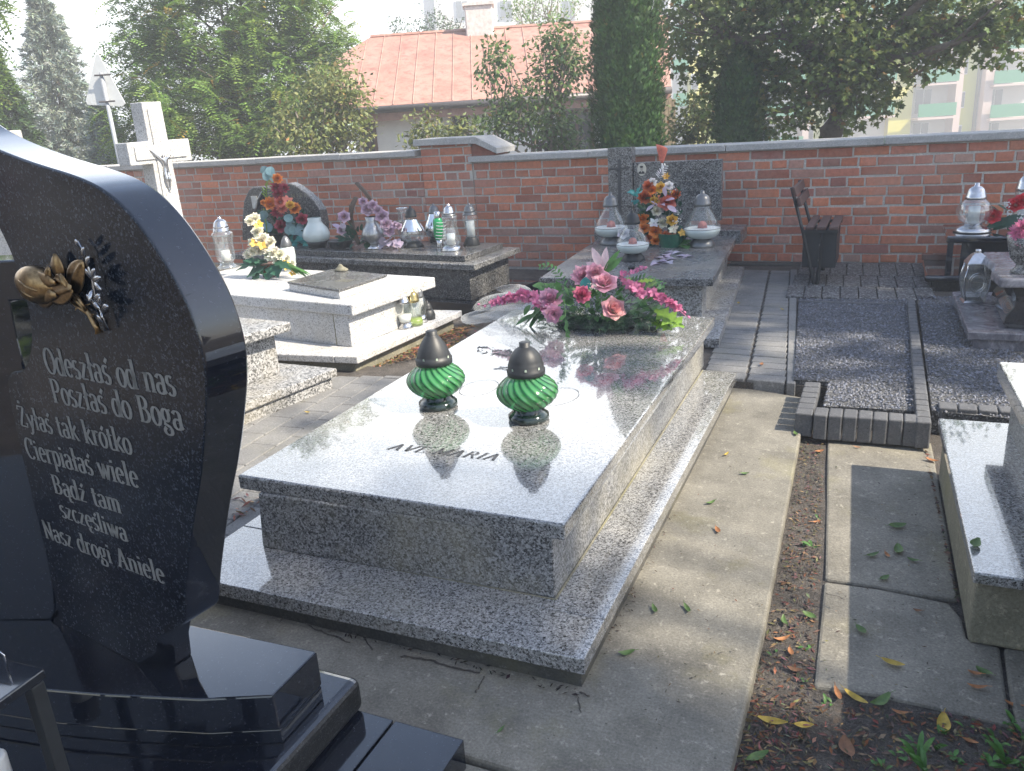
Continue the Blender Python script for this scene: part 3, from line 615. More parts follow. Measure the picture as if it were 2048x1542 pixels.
# bronze rose on the stele
def onf_px(px, py, t=0.0):
    o = O3 - N3 * t; c0 = Vector((0, 0, EYE)); d = ray(px, py); return c0 + d * ((o - c0).dot(N3) / d.dot(N3))
def emb(p, q_): return p
def blade(q, a, tip, wdt, nrm, lift, cup=.25, rows=7, cols=5, vein=.0):
    """leaf or petal from a to tip, swelling to wdt, raised off along nrm"""
    d = tip - a; L = d.length; d = d / L; sd = d.cross(nrm).normalized(); g_ = []
    for i in range(rows + 1):
        t = i / rows; w_ = wdt * math.sin(math.pi * min(1, t * .93 + .05)) ** .75; row = []
        for j in range(-cols, cols + 1):
            u = j / cols; h = lift * (.35 + .65 * math.sin(math.pi * t)) - cup * w_ * abs(u) ** 2 + vein * (1 - abs(u)) ** 6
            row.append(a + d * (t * L) + sd * (u * w_) + nrm * h)
        g_.append(row)
    q.sheet(g_)
rose = MB()
Bm = Matrix((U3, Vector((0, 0, 1)), N3)).transposed()
pa_, pb_ = onf_px(44, 563, -.026), onf_px(114, 578, -.018); loops = []
ax = (pb_ - pa_).normalized(); sv = N3.cross(ax).normalized()
for i in range(13):                               # swelling bud lying on the stone
    t = i / 12; c = pa_.lerp(pb_, t); r = .035 * math.sin(math.pi * min(.97, t * .80 + .14)) ** .7
    loops.append([c + sv * (math.cos(2 * math.pi * k / 24) * r) + N3 * (math.sin(2 * math.pi * k / 24) * r * .62) for k in range(24)])
rose.loft(loops)
for a, tip, wd, t0 in (((114, 590), (46, 590), .016, -.030), ((112, 566), (46, 545), .014, -.030), ((108, 598), (76, 604), .014, -.02)):
    blade(rose, onf_px(*a, t0), onf_px(*tip, t0 + .012), wd, N3, .006, .3)
for k in range(3):
    pp = [pa_.lerp(pb_, .06 + .80 * t / 9) + sv * (.030 * math.sin(math.pi * (.14 + .72 * t / 9)) * math.cos(1.0 + .7 * k + .9 * t / 9)) + N3 * (.0235 * math.sin(math.pi * (.14 + .72 * t / 9)) * math.sin(1.0 + .7 * k + .9 * t / 9)) for t in range(10)]
    rose.tube(pp, .0014, 5)
rs_ = rose.build('bronze_rose', M['bronze'], stele, smooth=True, solid=.003)
q = MB()
for a, tip, wd, t0 in (((124, 562), (112, 507), .021, -.012), ((140, 586), (168, 522), .024, -.008), ((146, 577), (97, 592), .023, -.022), ((112, 556), (138, 566), .012, -.02), ((100, 534), (96, 588), .012, -.024), ((96, 585), (84, 592), .016, -.018), ((122, 548), (140, 576), .010, -.02)):
    blade(q, onf_px(*a, t0), onf_px(*tip, t0), wd, N3, .005, .10, 9, 6, vein=.0035)
q.build('bronze_leaf', M['bronze'], rs_, smooth=True, solid=.0012)
q = MB()
q.tube([onf_px(138, 582, -.012), onf_px(150, 597, -.012), onf_px(166, 612, -.011), onf_px(180, 630, -.010), onf_px(192, 650, -.010), onf_px(198, 666, -.009)], [.004, .0045, .005, .005, .006, .008], 8)
q.tube([onf_px(138, 598, -.009), onf_px(155, 613, -.010), onf_px(178, 628, -.010)], [.003, .0035, .004], 8)
q.tube([onf_px(152, 588, -.014), onf_px(165, 607, -.016), onf_px(172, 622, -.013)], [.003, .0035, .003], 8)
for a, b_ in (((150, 598), (157, 594)), ((142, 601), (137, 596)), ((154, 615), (150, 621)), ((168, 612), (181, 608)), ((182, 634), (188, 628)), ((172, 622), (178, 632))):
    q.tube([onf_px(*a, -.010), onf_px(*b_, -.014)], [.003, .0006], 6)
q.build('bronze_stem', M['bronze'], rs_, smooth=True)
q = MB(); q.tube([onf_px(157, 482, -.01), onf_px(168, 505, -.012), onf_px(175, 530, -.012), onf_px(185, 560, -.012), (onf_px(190, 600, -.012)), onf_px(205, 630, -.012), onf_px(216, 660, -.01)], [.0016] * 7, 6)
for a, tip in (((163, 497), (154, 478)), ((170, 515), (170, 494)), ((176, 532), (181, 513)), ((186, 558), (174, 537)), ((188, 555), (192, 537)), ((187, 560), (204, 554)), ((190, 563), (205, 579)), ((186, 578), (181, 604)), ((190, 605), (176, 588)), ((192, 600), (202, 589)), ((186, 600), (202, 617)), ((203, 612), (202, 593)), ((207, 613), (219, 612)), ((210, 648), (197, 629)), ((206, 622), (208, 636))):
    blade(q, onf_px(*a, -.012), onf_px(*tip, -.022), .0062, N3, .006, .5, 5, 3)
q.build('silver_twig', M['silver'], rs_, smooth=True, solid=.0012)
# black granite stand in the bottom left corner
zs = .62
tb = thing('granite_stand', 'black granite bench top with a metal handle in the bottom left corner', 'bench', at(60, 1345, zs) - Vector((0, 0, zs)))
c0, c1, c3 = at(31, 1322, zs), at(89.5, 1336, zs), at(0, 1401, zs)
ed = (c3 - c1).normalized(); el = (c0 - c1).normalized()
q = MB(); top = [c1, c1 + el * .45, c1 + el * .45 + ed * .3, c1 + ed * .3]; q.slab(top, .018); q.build('bench_top', M['granite_black'], tb, bevel=.003)
q = MB()
for k, m_ in ((.012, .016), (.012, .26), (.42, .016), (.42, .26)):
    p = c1 + el * k + ed * m_; q2 = MB(); q2.box(p.x - .011, p.x + .011, p.y - .011, p.y + .011, .153, zs - .0185); q2.build('leg', M['black'], tb, bevel=.002)
q = MB(); hp = [at(-22, 1312, zs + .004), at(-22, 1312, zs + .03), at(20, 1312, zs + .03), at(20, 1312, zs + .004)]; a = at(6, 1339, zs + .001)
hp = [a + Vector((-.045, -.004, 0)), a + Vector((-.045, -.004, .026)), a + Vector((.0, .004, .030)), a + Vector((.006, .004, .024)), a + Vector((.004, .004, 0))]
q.tube(hp, .0016, 6); q.build('handle', M['chrome'], tb, smooth=True)
cd = at(-4, 1560, .153); cd = Vector((cd.x, cd.y, .153))
q = MB(); q.lathe([(.026, 0), (.028, .004), (.028, .055), (.024, .06), (.0, .06)], 24, cd); tag(q.build('candle', M['wax'], smooth=True, bevel=.002), 'squat white candle under the black bench in the bottom left corner', 'candle')
# ---------------------------------------------------------------- graves at the left
def rot_slab(q, fr_, fl, right_dir, depth, th):
    """slab from its front right and front left corners, going back along right_dir"""
    d = Vector(right_dir).normalized() * depth
    q.slab([fl, fr_, fr_ + d, fl + d], th)
# A: terrazzo grave nearest at the left
ga = thing('terrazzo_grave', 'stepped speckled terrazzo grave partly hidden behind the black headstone', 'grave', (-3.3, 3.0, 0))
zl, zu = .110, .40
FR, NR = at(673.5, 736, zl), at(497, 804, zl); d = (NR - FR).normalized(); l = Vector((-d.y, d.x, 0)); l = l if l.x < 0 else -l
l = (at(597, 729, zl) - FR).normalized()
q = MB(); q.slab([FR, FR + l * 1.5, FR + l * 1.5 + d * 2.2, FR + d * 2.2], .045); q.build('plinth', M['terrazzo'], ga, bevel=.006)
f2 = FR + d * .03 + l * .02; q = MB(); q.slab([Vector((p.x, p.y, zl - .0455)) for p in (f2, f2 + l * 1.4, f2 + l * 1.4 + d * 2.1, f2 + d * 2.1)], .12); q.build('plinth_riser', M['terrazzo'], ga)
bb = at(561, 746, zl); q = MB(); q.slab([Vector((p.x, p.y, zu - .052)) for p in (bb, bb + l * 1.1, bb + l * 1.1 + d * 2.0, bb + d * 2.0)], zu - .052 - zl); q.build('grave_base', M['terrazzo'], ga, bevel=.006)
FR2, NR2 = at(581, 643, zu), at(487, 670.6, zu); d2 = (NR2 - FR2).normalized(); l2 = (at(479, 634, zu) - FR2).normalized()
q = MB(); q.slab([FR2, FR2 + l2 * 1.25, FR2 + l2 * 1.25 + d2 * 2.1, FR2 + d2 * 2.1], .051); q.build('cover_slab', M['terrazzo'], ga, bevel=.007)
# B: white grave with the stone cross
gb = thing('white_grave', 'sunlit white granite grave with a dark plaque on its cover at the left', 'grave', (-3.6, 4.4, 0))
zs_, zc_ = .092, .365
a, a2, a3 = at(714, 713.7, zs_), at(560.8, 708, zs_), at(920, 622, zs_)
lf = (a2 - a).normalized(); bk = (a3 - a).normalized()
q = MB(); j = .155
q.slab([a + lf * (j + .003), a + lf * 2.3, a + lf * 2.3 + bk * 1.19, a + lf * (j + .003) + bk * 1.19], .045)
q.slab([a, a + lf * j, a + lf * j + bk * 1.19, a + bk * 1.19], .045); q.build('plinth', M['granite_warm'], gb, bevel=.006)
q = MB(); q.slab([p + Vector((0, 0, -.0455)) for p in (a + lf * .05 + bk * .04, a + lf * 2.2 + bk * .04, a + lf * 2.2 + bk * 1.15, a + lf * .05 + bk * 1.15)], .1); q.build('foundation', M['cement'], gb)
b0 = at(704.4, 694.7, zs_); c0 = at(703, 610, zc_); c1 = at(870, 554, zc_); cl_ = at(470, 590, zc_)
bk2 = (c1 - c0).normalized(); lf2 = (cl_ - c0).normalized(); dep = (c1 - c0).length
q = MB(); zz = zc_ - .071
q.slab([Vector((p.x, p.y, zz)) for p in (b0, b0 + lf2 * 1.75, b0 + lf2 * 1.75 + bk2 * (dep - .1), b0 + bk2 * (dep - .1))], zz - zs_); base_b = q.build('grave_base', M['granite_warm'], gb, bevel=.005)
q = MB(); jp = b0 + lf2 * .125 - bk2 * .0015; q.box(-.003, .003, 0, .004, zs_, zz, Matrix.Translation((jp.x, jp.y, 0))); q.build('joint', M['cement'], base_b)
q = MB(); q.slab([c0, c0 + lf2 * 1.95, c0 + lf2 * 1.95 + bk2 * dep, c0 + bk2 * dep], .07); q.build('cover_slab', M['granite_warm'], gb, bevel=.008)
# plaque: thin dark book on a low stone wedge, with a worn sculpted lump
zq = zc_ + .062
pl4 = [at(574.3, 563.3, zq), at(677.8, 579.6, zq), at(774, 548.8, zq), at(663.3, 537.9, zq)]
pq = thing('memorial_plaque', 'dark slate plaque lying on a low stone block on the white grave', 'plaque', sum(pl4, Vector()) / 4 - Vector((0, 0, .062)))
q = MB(); q.slab(pl4, .014); q.build('slate', M['granite_dark'], pq, bevel=.003)
cc = sum(pl4, Vector()) / 4
q = MB(); q.slab([cc + (p - cc) * .975 - Vector((0, 0, .0145)) for p in pl4], .047); q.build('stone_block', M['granite_warm'], pq, bevel=.004)
q = MB(); lc = at(683, 541.5, zq); random.seed(3); loops = []
for k, (r, z) in enumerate(((.052, 0), (.05, .01), (.036, .02), (.022, .03), (.016, .04), (.004, .048))):
    loops.append([lc + Vector((math.cos(2 * math.pi * i / 14) * r * rnd(.85, 1.15) - k * .001, math.sin(2 * math.pi * i / 14) * r * .7 * rnd(.85, 1.15), z)) for i in range(14)])
q.loft(loops); q.build('relief_lump', M['cement'], pq, smooth=True)
q = MB()
for i in range(7):
    a_ = lerp(pl4[0], pl4[1], .62 + .03 * i) ; u_ = (pl4[3] - pl4[0])
    for k in range(3):
        s0 = a_ + u_ * (.36 + .06 * k + .012 * i); q.add([s0 + Vector((0, 0, .001)), s0 + (pl4[1] - pl4[0]) * .02 + Vector((0, 0, .001)), s0 + (pl4[1] - pl4[0]) * .024 + u_ * .025 + Vector((0, 0, .001)), s0 + u_ * .03 + Vector((0, 0, .001))], [(0, 1, 2, 3)])
q.build('worn_lettering', M['cement'], pq)
# the cross
xc, yc_ = -4.995, 4.69
cr_ = thing('stone_cross', 'tall pale stone cross with a small metal figure standing before the brick wall', 'cross', (xc, yc_, 0))
Xn = Vector((.99, -.14, 0)); Yn = Vector((.14, .99, 0))
def cb(q, y0, y1, z0, z1, t0, t1, ins=0):
    vs = [Vector((xc, yc_, 0)) + Yn * y + Xn * t + Vector((0, 0, z)) for z in (z0, z1) for y in (y0, y1) for t in (t0, t1)]
    q.add(vs, [(0, 2, 3, 1), (4, 5, 7, 6), (0, 1, 5, 4), (2, 6, 7, 3), (0, 4, 6, 2), (1, 3, 7, 5)])
def cross_loop(w, hw, zb, z0, z1, zt, t, wb=None):
    wb = wb or w
    pts = [(-wb, zb), (wb, zb), (w, z0), (hw, z0), (hw, z1), (w, z1), (w * .98, zt), (-w * .98, zt), (-w, z1), (-hw, z1), (-hw, z0), (-w, z0)]
    return [Vector((xc, yc_, 0)) + Yn * y + Xn * t + Vector((0, 0, z)) for y, z in pts]
q = MB(); q.loft([cross_loop(.082, .262, .30, 1.205, 1.365, 1.635, .07, .10), cross_loop(.082, .262, .30, 1.205, 1.365, 1.635, -.07, .10)]); shaft = q.build('shaft', M['granite_warm'], cr_, bevel=.006)
q = MB(); q.loft([cross_loop(.050, .215, .45, 1.238, 1.335, 1.59, .082, .065), cross_loop(.050, .215, .45, 1.238, 1.335, 1.59, .0705, .065)]); q.build('raised_panel', M['granite_warm'], shaft, bevel=.003)
q = MB(); cb(q, -.32, .32, .0, .30, -.2, .2); q.build('pedestal', M['granite_warm'], cr_, bevel=.01)
# small figure on the cross, one skinned body
def skin_body(name, verts, edges, rad, m, parent, root=0, sub=2):
    off = Vector(OFF.get(parent.name, (0, 0, 0))) if parent else Vector()
    me = bpy.data.meshes.new(name); me.from_pydata([tuple(Vector(v) - off) for v in verts], edges, []); me.materials.append(m)
    o = bpy.data.objects.new(name, me); COL.objects.link(o)
    if parent: o.parent = parent
    mo = o.modifiers.new('skin', 'SKIN'); me_ = me
    if not me.skin_vertices: bpy.context.view_layer.update()
    for i, r_ in enumerate(rad):
        me.skin_vertices[0].data[i].radius = (r_, r_)
    me.skin_vertices[0].data[root].use_root = True
    mo.use_smooth_shade = True
    s_ = o.modifiers.new('sub', 'SUBSURF'); s_.levels = sub; s_.render_levels = sub
    return o
def cpt(y, z, t=.118): return Vector((xc, yc_, 0)) + Yn * y * .85 + Xn * (t - .024) + Vector((0, 0, 1.27 + (z - 1.29) * .85))
vb = [cpt(0, 1.16), cpt(.004, 1.20), cpt(.0, 1.235), cpt(.0, 1.262), cpt(-.012, 1.287, .13), cpt(-.038, 1.255), cpt(-.082, 1.293), cpt(-.115, 1.335, .108), cpt(.038, 1.255), cpt(.08, 1.293), cpt(.11, 1.335, .108),
      cpt(-.014, 1.14), cpt(-.02, 1.075, .135), cpt(-.004, 1.005, .115), cpt(-.004, .98, .12), cpt(.016, 1.14), cpt(.006, 1.075, .135), cpt(.004, 1.0, .118), cpt(.004, .978, .122)]
skin_body('metal_figure', vb, [(0, 1), (1, 2), (2, 3), (3, 4), (2, 5), (5, 6), (6, 7), (2, 8), (8, 9), (9, 10), (0, 11), (11, 12), (12, 13), (13, 14), (0, 15), (15, 16), (16, 17), (17, 18)],
          [.02, .017, .022, .008, .014, .01, .007, .006, .01, .007, .006, .013, .011, .007, .006, .013, .011, .007, .006], M['silver'], cr_)
# other pale stones far left, seen past the black headstone
q = MB(); p = atd(10, 262, 7.4); 
q.box(p.x - .9, p.x + .10, p.y - .08, p.y + .08, -.02, p.z); tag(q.build('headstone', M['granite_warm'], bevel=.01), 'pale square topped headstone at the far left edge behind the black one', 'headstone')
# C: dark grave by the wall
gc = thing('dark_grave', 'dark grey granite grave with two stacked slabs carrying a row of glass lanterns', 'grave', (-4.1, 5.8, 0))
zcl, zcu = .339, .386
lr, lb, ll = at(948.7, 529.7, zcl), at(1040, 494.3, zcl), at(680, 518, zcl)
lf3 = (ll - lr).normalized(); bk3 = (lb - lr).normalized(); dl = (lb - lr).length
q = MB(); jx = .30
q.slab([lr, lr + lf3 * jx, lr + lf3 * jx + bk3 * dl, lr + bk3 * dl], .045); q.slab([lr + lf3 * (jx + .006), lr + lf3 * 2.7, lr + lf3 * 2.7 + bk3 * dl, lr + lf3 * (jx + .006) + bk3 * dl], .045); q.build('lower_slab', M['granite_grey'], gc, bevel=.006)
ur, ub, ul = at(929.6, 512, zcu), at(1006, 485.8, zcu), at(680, 503, zcu)
lf4 = (ul - ur).normalized(); bk4 = (ub - ur).normalized(); du = (ub - ur).length
q = MB(); q.slab([ur, ur + lf4 * 2.4, ur + lf4 * 2.4 + bk4 * du, ur + bk4 * du], .0465); q.build('upper_slab', M['granite_dark'], gc, bevel=.005)
cbp = at(943, 602, .05)
q = MB(); q.slab([Vector((p.x, p.y, .2935)) for p in (cbp, cbp + lf3 * 2.5, cbp + lf3 * 2.5 + bk3 * (dl - .12), cbp + bk3 * (dl - .12))], .2435); q.build('grave_base', M['granite_dark'], gc, bevel=.006)
pr_ = at(944, 608, .05); pbk = at(1076, 561.7, .05); q = MB(); dp = (pbk - pr_)
q.slab([pr_ + lf3 * .0, pr_ + lf3 * 2.6, pr_ + lf3 * 2.6 + dp, pr_ + dp], .09); q.build('plinth', M['granite_black'], gc, bevel=.004)
# its rounded rough headstone
YC = 6.22
hp_ = [(487, 500), (484, 440), (487, 402), (497, 380), (505, 374), (528, 373), (541, 377), (548, 372), (566, 368), (578, 366), (592, 372), (612, 387), (628, 402), (640, 420), (645, 447), (648, 500)]
q = MB(); pf_ = [aty(px, py, YC) for px, py in hp_]; zb0 = zcu
for p in (pf_[0], pf_[-1]): p.z = zb0
q.loft([pf_[::-1], [p + Vector((0, .11, 0)) for p in pf_[::-1]]]); hs = q.build('rounded_headstone', M['granite_dark'], gc, bevel=.012)
q = MB(); pa, pb_ = aty(502, 392, YC), aty(518, 417, YC); q.box(pa.x, pb_.x, YC - .006, YC - .0005, pb_.z, pa.z); q.build('portrait_plaque', plain('pale ceramic', (.5, .5, .48), .3), hs, bevel=.002)
q = MB(); p = aty(583, 395, YC - .001); e2 = aty(612, 392, YC - .001)
inscribe(q, 'TRACZ' if False else 'M I II I', p, Vector((1, 0, 0)), Vector((0, 0, 1)), Vector((0, -1, 0)), .05, (e2 - p).length, thick=.1, thin=.03); q.build('worn_inscription', M['cement'], hs)
q = MB(); pts = [aty(px, py, YC - .012) for px, py in ((512, 432), (517, 415), (520, 400), (526, 385), (530, 378))]; q.tube(pts, [.02, .028, .03, .02, .006], 8); q.build('carved_branch', M['granite_black'], hs, smooth=True)
# ---------------------------------------------------------------- graves at the right
gd = thing('black_grave', 'black granite grave with a raised table slab in the far right corner by the wall', 'grave', (.5, 6.5, 0))
q = MB(); p0_, p1_ = at(1849.5, 551, .15), at(1855.5, 593.8, 0)
q.box(p0_.x, 1.6, p1_.y - .01, 6.95, .105, .15); q.build('lower_slab', M['granite_black'], gd, bevel=.018, seg=3)
q = MB(); q.box(p1_.x + .012, 1.55, p1_.y + .02, 6.93, -.02, .1045); q.build('grave_base', M['granite_bush'], gd)
zt4 = .42; t0, t1 = at(1893.6, 473, zt4), at(1886.5, 448.4, zt4)
q = MB(); q.box(t0.x, 1.5, t0.y, t1.y, zt4 - .045, zt4); q.build('table_slab', M['granite_black'], gd, bevel=.012, seg=3)
q = MB(); q.box(t0.x + .012, t0.x + .05, t0.y + .05, t0.y + .11, .1505, zt4 - .0455); q.build('post', M['granite_black'], gd, bevel=.004)
q = MB(); q.box(t0.x + .10, 1.45, t0.y + .10, t1.y - .04, .1505, zt4 - .0455); q.build('dark_core', M['granite_black'], gd)
q = MB(); rp_ = [aty(1840, 546, 6.86), aty(1882, 547, 6.86), aty(1884, 506, 6.86), aty(1843, 507, 6.86)]
q.box(rp_[0].x, t0.x + .06, 6.80, 6.86, .1505, rp_[2].z); q.build('polished_panel', plain('brick tinted polished granite', (.14, .065, .05), .08, 0, .3, 90), gd, bevel=.003)  # the brick wall's reflection is put into this brown colour
ge = thing('marble_grave', 'grey veined marble grave on a dark curved pedestal at the right edge', 'grave', (.7, 5.1, 0))
ze = .155
m0, m1 = at(1936.5, 664, ze), at(1904, 582, ze)
q = MB(); q.slab([m0, Vector((1.6, m0.y + .02, ze)), Vector((1.6, m1.y, ze)), m1], .042); q.build('lower_slab', M['marble'], ge, bevel=.006)
q = MB(); q.slab([Vector((m0.x + .03, m0.y + .02, ze - .0425)), Vector((1.55, m0.y + .04, ze - .0425)), Vector((1.55, m1.y - .03, ze - .0425)), Vector((m1.x + .03, m1.y - .03, ze - .0425))], .13); q.build('grave_base', M['marble'], ge)
u0, u1 = at(2000, 557, .43), at(1966, 503, .43)
q = MB(); wv = [u0, Vector((1.5, u0.y + .03, .43)), Vector((1.5, u1.y, .43)), u1, lerp(u1, u0, .25) + Vector((-.012, 0, 0)), lerp(u1, u0, .5) + Vector((.012, 0, 0)), lerp(u1, u0, .75) + Vector((-.018, 0, 0))]
q.slab(wv, .05); q.build('upper_slab', M['marble'], ge, bevel=.014, seg=3)
q = MB(); pd = []; yf0 = u0.y + .06
for k, (x, z) in enumerate(((.075, .1555), (.045, .18), (.055, .22), (.085, .27), (.09, .32), (.07, .36), (.06, .3795))): pd.append((u0.x + x, z))
pr0 = pd + [(1.4, .3795), (1.4, .1555)]
q.loft([[Vector((x, yf0, z)) for x, z in pr0], [Vector((x, u1.y - .1, z)) for x, z in pr0]]); q.build('curved_pedestal', M['granite_black'], ge, bevel=.004)
gf = thing('pale_grave', 'pale sunlit granite grave on a mossy cement base at the lower right edge', 'grave', (.7, 2.7, 0))
zf, zf2 = .2, .43
n0, n1, n2 = at(1948, 1145, zf), at(1877, 836, zf), at(1997, 723, zf2); n3 = at(2048, 820, zf2)
q = MB(); q.slab([n0, Vector((1.7, n0.y + .0, zf)), Vector((1.7, n1.y + .02, zf)), n1], .032); q.build('lower_slab', M['granite'], gf, bevel=.004)
q = MB(); cbv = at(1939, 1268.5, 0); q.slab([Vector((p.x, p.y, zf - .0325)) for p in (cbv + Vector((-.0, .01, 0)), Vector((1.65, cbv.y + .02, 0)), Vector((1.65, n1.y - .02, 0)), n1 + Vector((.02, -.02, 0)))], zf); q.build('cement_base', M['cement'], gf, bevel=.008)
q = MB(); dd = (n3 - n2).normalized(); q.slab([n2 + dd * 2.0, Vector((1.6, n2.y - 2.0, zf2)), Vector((1.6, n2.y + .03, zf2)), n2], .06); q.build('cover_slab', M['granite'], gf, bevel=.005)
q = MB(); a_ = n2 + Vector((.05, -.05, 0)); b_ = a_ + dd * 1.9; q.slab([Vector((p.x, p.y, zf2 - .0605)) for p in (b_, Vector((1.55, b_.y, 0)), Vector((1.55, a_.y, 0)), a_)], zf2 - .0605 - zf); q.build('grave_base', M['granite_side'], gf)
M['pewter'] = plain('pewter grey plastic', (.16, .165, .17), .35, .6, .15, 50)
# ---------------------------------------------------------------- grave lanterns
def green_lantern(loc, label, rz=0, sc=1.0, cone=False):
    t = thing('grave_lantern', label, 'lantern', loc, 'green glass grave lanterns', local=True)
    q = MB(); q.lathe([(.0, 0), (.073, 0), (.077, .008), (.076, .022), (.066, .03), (.058, .038), (.055, .05), (.05, .06), (.0, .06)], 40); q.build('base', M['black_gloss'], t, smooth=True)
    q = MB(); prof = []
    for i in range(25):
        u = i / 24; z = .052 + .118 * u; a = math.pi * (.10 + .80 * u); prof.append((.034 + .080 * math.sin(a) ** .8, z))
    prof += [(.064, .172), (.066, .178), (.064, .184)]
    q.lathe(prof, 168, rib=lambda a, z: (1 + .045 * abs(math.cos(10 * (a + 9.5 * (z - .05)))) - .03) if z < .17 else 1 + .012 * math.cos(36 * a), cap=False); q.build('glass_body', M['green_glass'], t, smooth=True)
    q = MB(); q.lathe([(.0, .062), (.036, .062), (.036, .14), (.0, .142)], 20); q.build('candle', M['green_wax'], t, smooth=True)
    q = MB(); q.lathe([(.060, .176), (.071, .178), (.0715, .200), (.066, .204), (.064, .214), (.057, .236), (.046, .258), (.033, .278), (.024, .288), (.022, .290), (.022, .306), (.015, .309), (.0, .309)] if cone else [(.060, .176), (.070, .178), (.071, .196), (.066, .200), (.066, .216), (.063, .220), (.061, .232), (.052, .252), (.038, .270), (.022, .281), (.02, .2815), (.02, .298), (.014, .300), (.0, .300)], 40); lid = q.build('lid', M['black'], t, smooth=True)
    for k in range(8):
        q = MB(); a = 2 * math.pi * k / 8 + .2; c = Vector((math.cos(a) * .0665, math.sin(a) * .0665, .2085)); s = Vector((-math.sin(a), math.cos(a), 0)) * .0045; u = Vector((0, 0, .0045)); o = Vector((math.cos(a), math.sin(a), 0)) * .0012
        q.add([c - s - u + o, c + s - u + o, c + s * .6 + u + o, c - s * .6 + u + o], [(0, 1, 2, 3)]); q.build('vent_hole', M['vent'], lid)
    t.rotation_euler = (0, 0, rz); t.scale = (sc,) * 3; return t
def gg():
    m, n, l, b = mat('green glass'); n.remove(b); v = objvec(n)
    sp_ = n.new('ShaderNodeSeparateXYZ'); l.new(v, sp_.inputs[0])
    def mth(op, x, y=None):
        q_ = n.new('ShaderNodeMath'); q_.operation = op
        for i, val in enumerate((x, y)):
            if val is None: continue
            if hasattr(val, 'is_output'): l.new(val, q_.inputs[i])
            else: q_.inputs[i].default_value = val
        return q_.outputs[0]
    ang = mth('ADD', mth('ARCTAN2', sp_.outputs[1], sp_.outputs[0]), mth('MULTIPLY', sp_.outputs[2], 9.5))
    wv = mth('ABSOLUTE', mth('COSINE', mth('MULTIPLY', ang, 10.0)))          # refraction put into the colour: dark grooves, pale ribs
    nz = noise(n, l, 16, 3, .6, v); wv = mth('ADD', wv, mth('MULTIPLY', mth('SUBTRACT', nz.outputs[0], .5), .5))
    r = ramp(n, [(.12, (.006, .075, .022)), (.45, (.03, .27, .07)), (.9, (.15, .50, .19))]); l.new(wv, r.inputs[0])
    df = n.new('ShaderNodeBsdfDiffuse'); l.new(r.outputs[0], df.inputs[0]); tl = n.new('ShaderNodeBsdfTranslucent'); l.new(r.outputs[0], tl.inputs[0])
    tp = n.new('ShaderNodeBsdfTransparent'); tp.inputs[0].default_value = (.15, .8, .3, 1); gl = n.new('ShaderNodeBsdfGlossy'); gl.inputs['Roughness'].default_value = .035
    def mx(f, x, y):
        q_ = n.new('ShaderNodeMixShader')
        if hasattr(f, 'is_output'): l.new(f, q_.inputs[0])
        else: q_.inputs[0].default_value = f
        l.new(x, q_.inputs[1]); l.new(y, q_.inputs[2]); return q_.outputs[0]
    fz = n.new('ShaderNodeFresnel'); fz.inputs[0].default_value = 1.75
    o = [x for x in n if x.type == 'OUTPUT_MATERIAL'][0]; l.new(mx(fz.outputs[0], mx(.25, mx(.5, df.outputs[0], tl.outputs[0]), tp.outputs[0]), gl.outputs[0]), o.inputs[0]); return m
M['green_glass'] = gg(); M['green_wax'] = plain('green wax', (.30, .66, .34), .4); M['vent'] = plain('pale vent patch', (.42, .50, .40), .6)  # vent patches are opaque; brightness seen through a hole is put into their colour
p = at(877, 812, ZC); green_lantern(p, 'green swirled glass lantern with black lid, left of the two on the pale grave', .5, .98, True)
p = at(1058, 838, ZC); green_lantern(p, 'green swirled glass lantern with black lid, nearer of the two on the pale grave', 0.2, .97)
def lantern(label, loc, parts, group=None, sc=1.0, rz=0):
    """parts: (name, material key, profile, segments, rib function or None, cap)"""
    t = thing('grave_lantern', label, 'lantern', loc, group, local=True)
    for nm, mk, prof, n, rib, cap in parts:
        q = MB(); q.lathe(prof, n, rib=rib, cap=cap); q.build(nm, M[mk], t, smooth=True)
    t.scale = (sc,) * 3; t.rotation_euler = (0, 0, rz); return t
def dome(z, r, h, m='black', knob=True):
    p = [(r * 1.0, z), (r * 1.06, z + .004), (r * 1.06, z + h * .18), (r, z + h * .22), (r * .95, z + h * .42), (r * .78, z + h * .62), (r * .5, z + h * .76), (r * .27, z + h * .8)]
    if knob: p += [(r * .25, z + h * .97), (r * .2, z + h), (0, z + h)]
    else: p += [(0, z + h * .83)]
    return ('lid', m, p, 28, None, True)
# drop shaped lanterns on the grey grave: frosted below, clear above
def drop_lantern(label, loc, h, lid_m, base_m, first=[None]):
    k = h / .36
    body = [(.045 * k, .050 * k), (.075 * k, .056 * k), (.105 * k, .075 * k), (.117 * k, .10 * k), (.119 * k, .118 * k)]
    up = [(.119 * k, .119 * k), (.115 * k, .14 * k), (.098 * k, .175 * k), (.075 * k, .21 * k), (.056 * k, .24 * k), (.05 * k, .265 * k)]
    t = lantern(label, loc, [('base', base_m, [(0, 0), (.088 * k, 0), (.09 * k, .004 * k), (.075 * k, .03 * k), (.06 * k, .045 * k), (.055 * k, .056 * k), (0, .056 * k)], 28, None, True), ('frosted_bowl', 'milk', body, 36, None, True),
        ('rim_line', 'letter_dark', [(.1195 * k, .1175 * k), (.1205 * k, .1185 * k), (.1195 * k, .1205 * k)], 36, None, False), ('glass_top', 'glass', up, 36, None, False), dome(.262 * k, .053 * k, .098 * k, lid_m)], 'drop shaped lanterns on the grey grave')
    q = MB(); q.lathe([(0, .119 * k), (.117 * k, .1185 * k)], 36, cap=False); q.build('wax', M['wax'], t)
    q = MB(); q.lathe([(.0, .119 * k), (.028 * k, .12 * k), (.024 * k, .15 * k), (.012 * k, .162 * k), (0, .165 * k)], 10, rib=lambda a, z: 1 + .2 * math.cos(5 * a)); q.build('rose_motif', M['pinkred'], t, smooth=True)
    return t
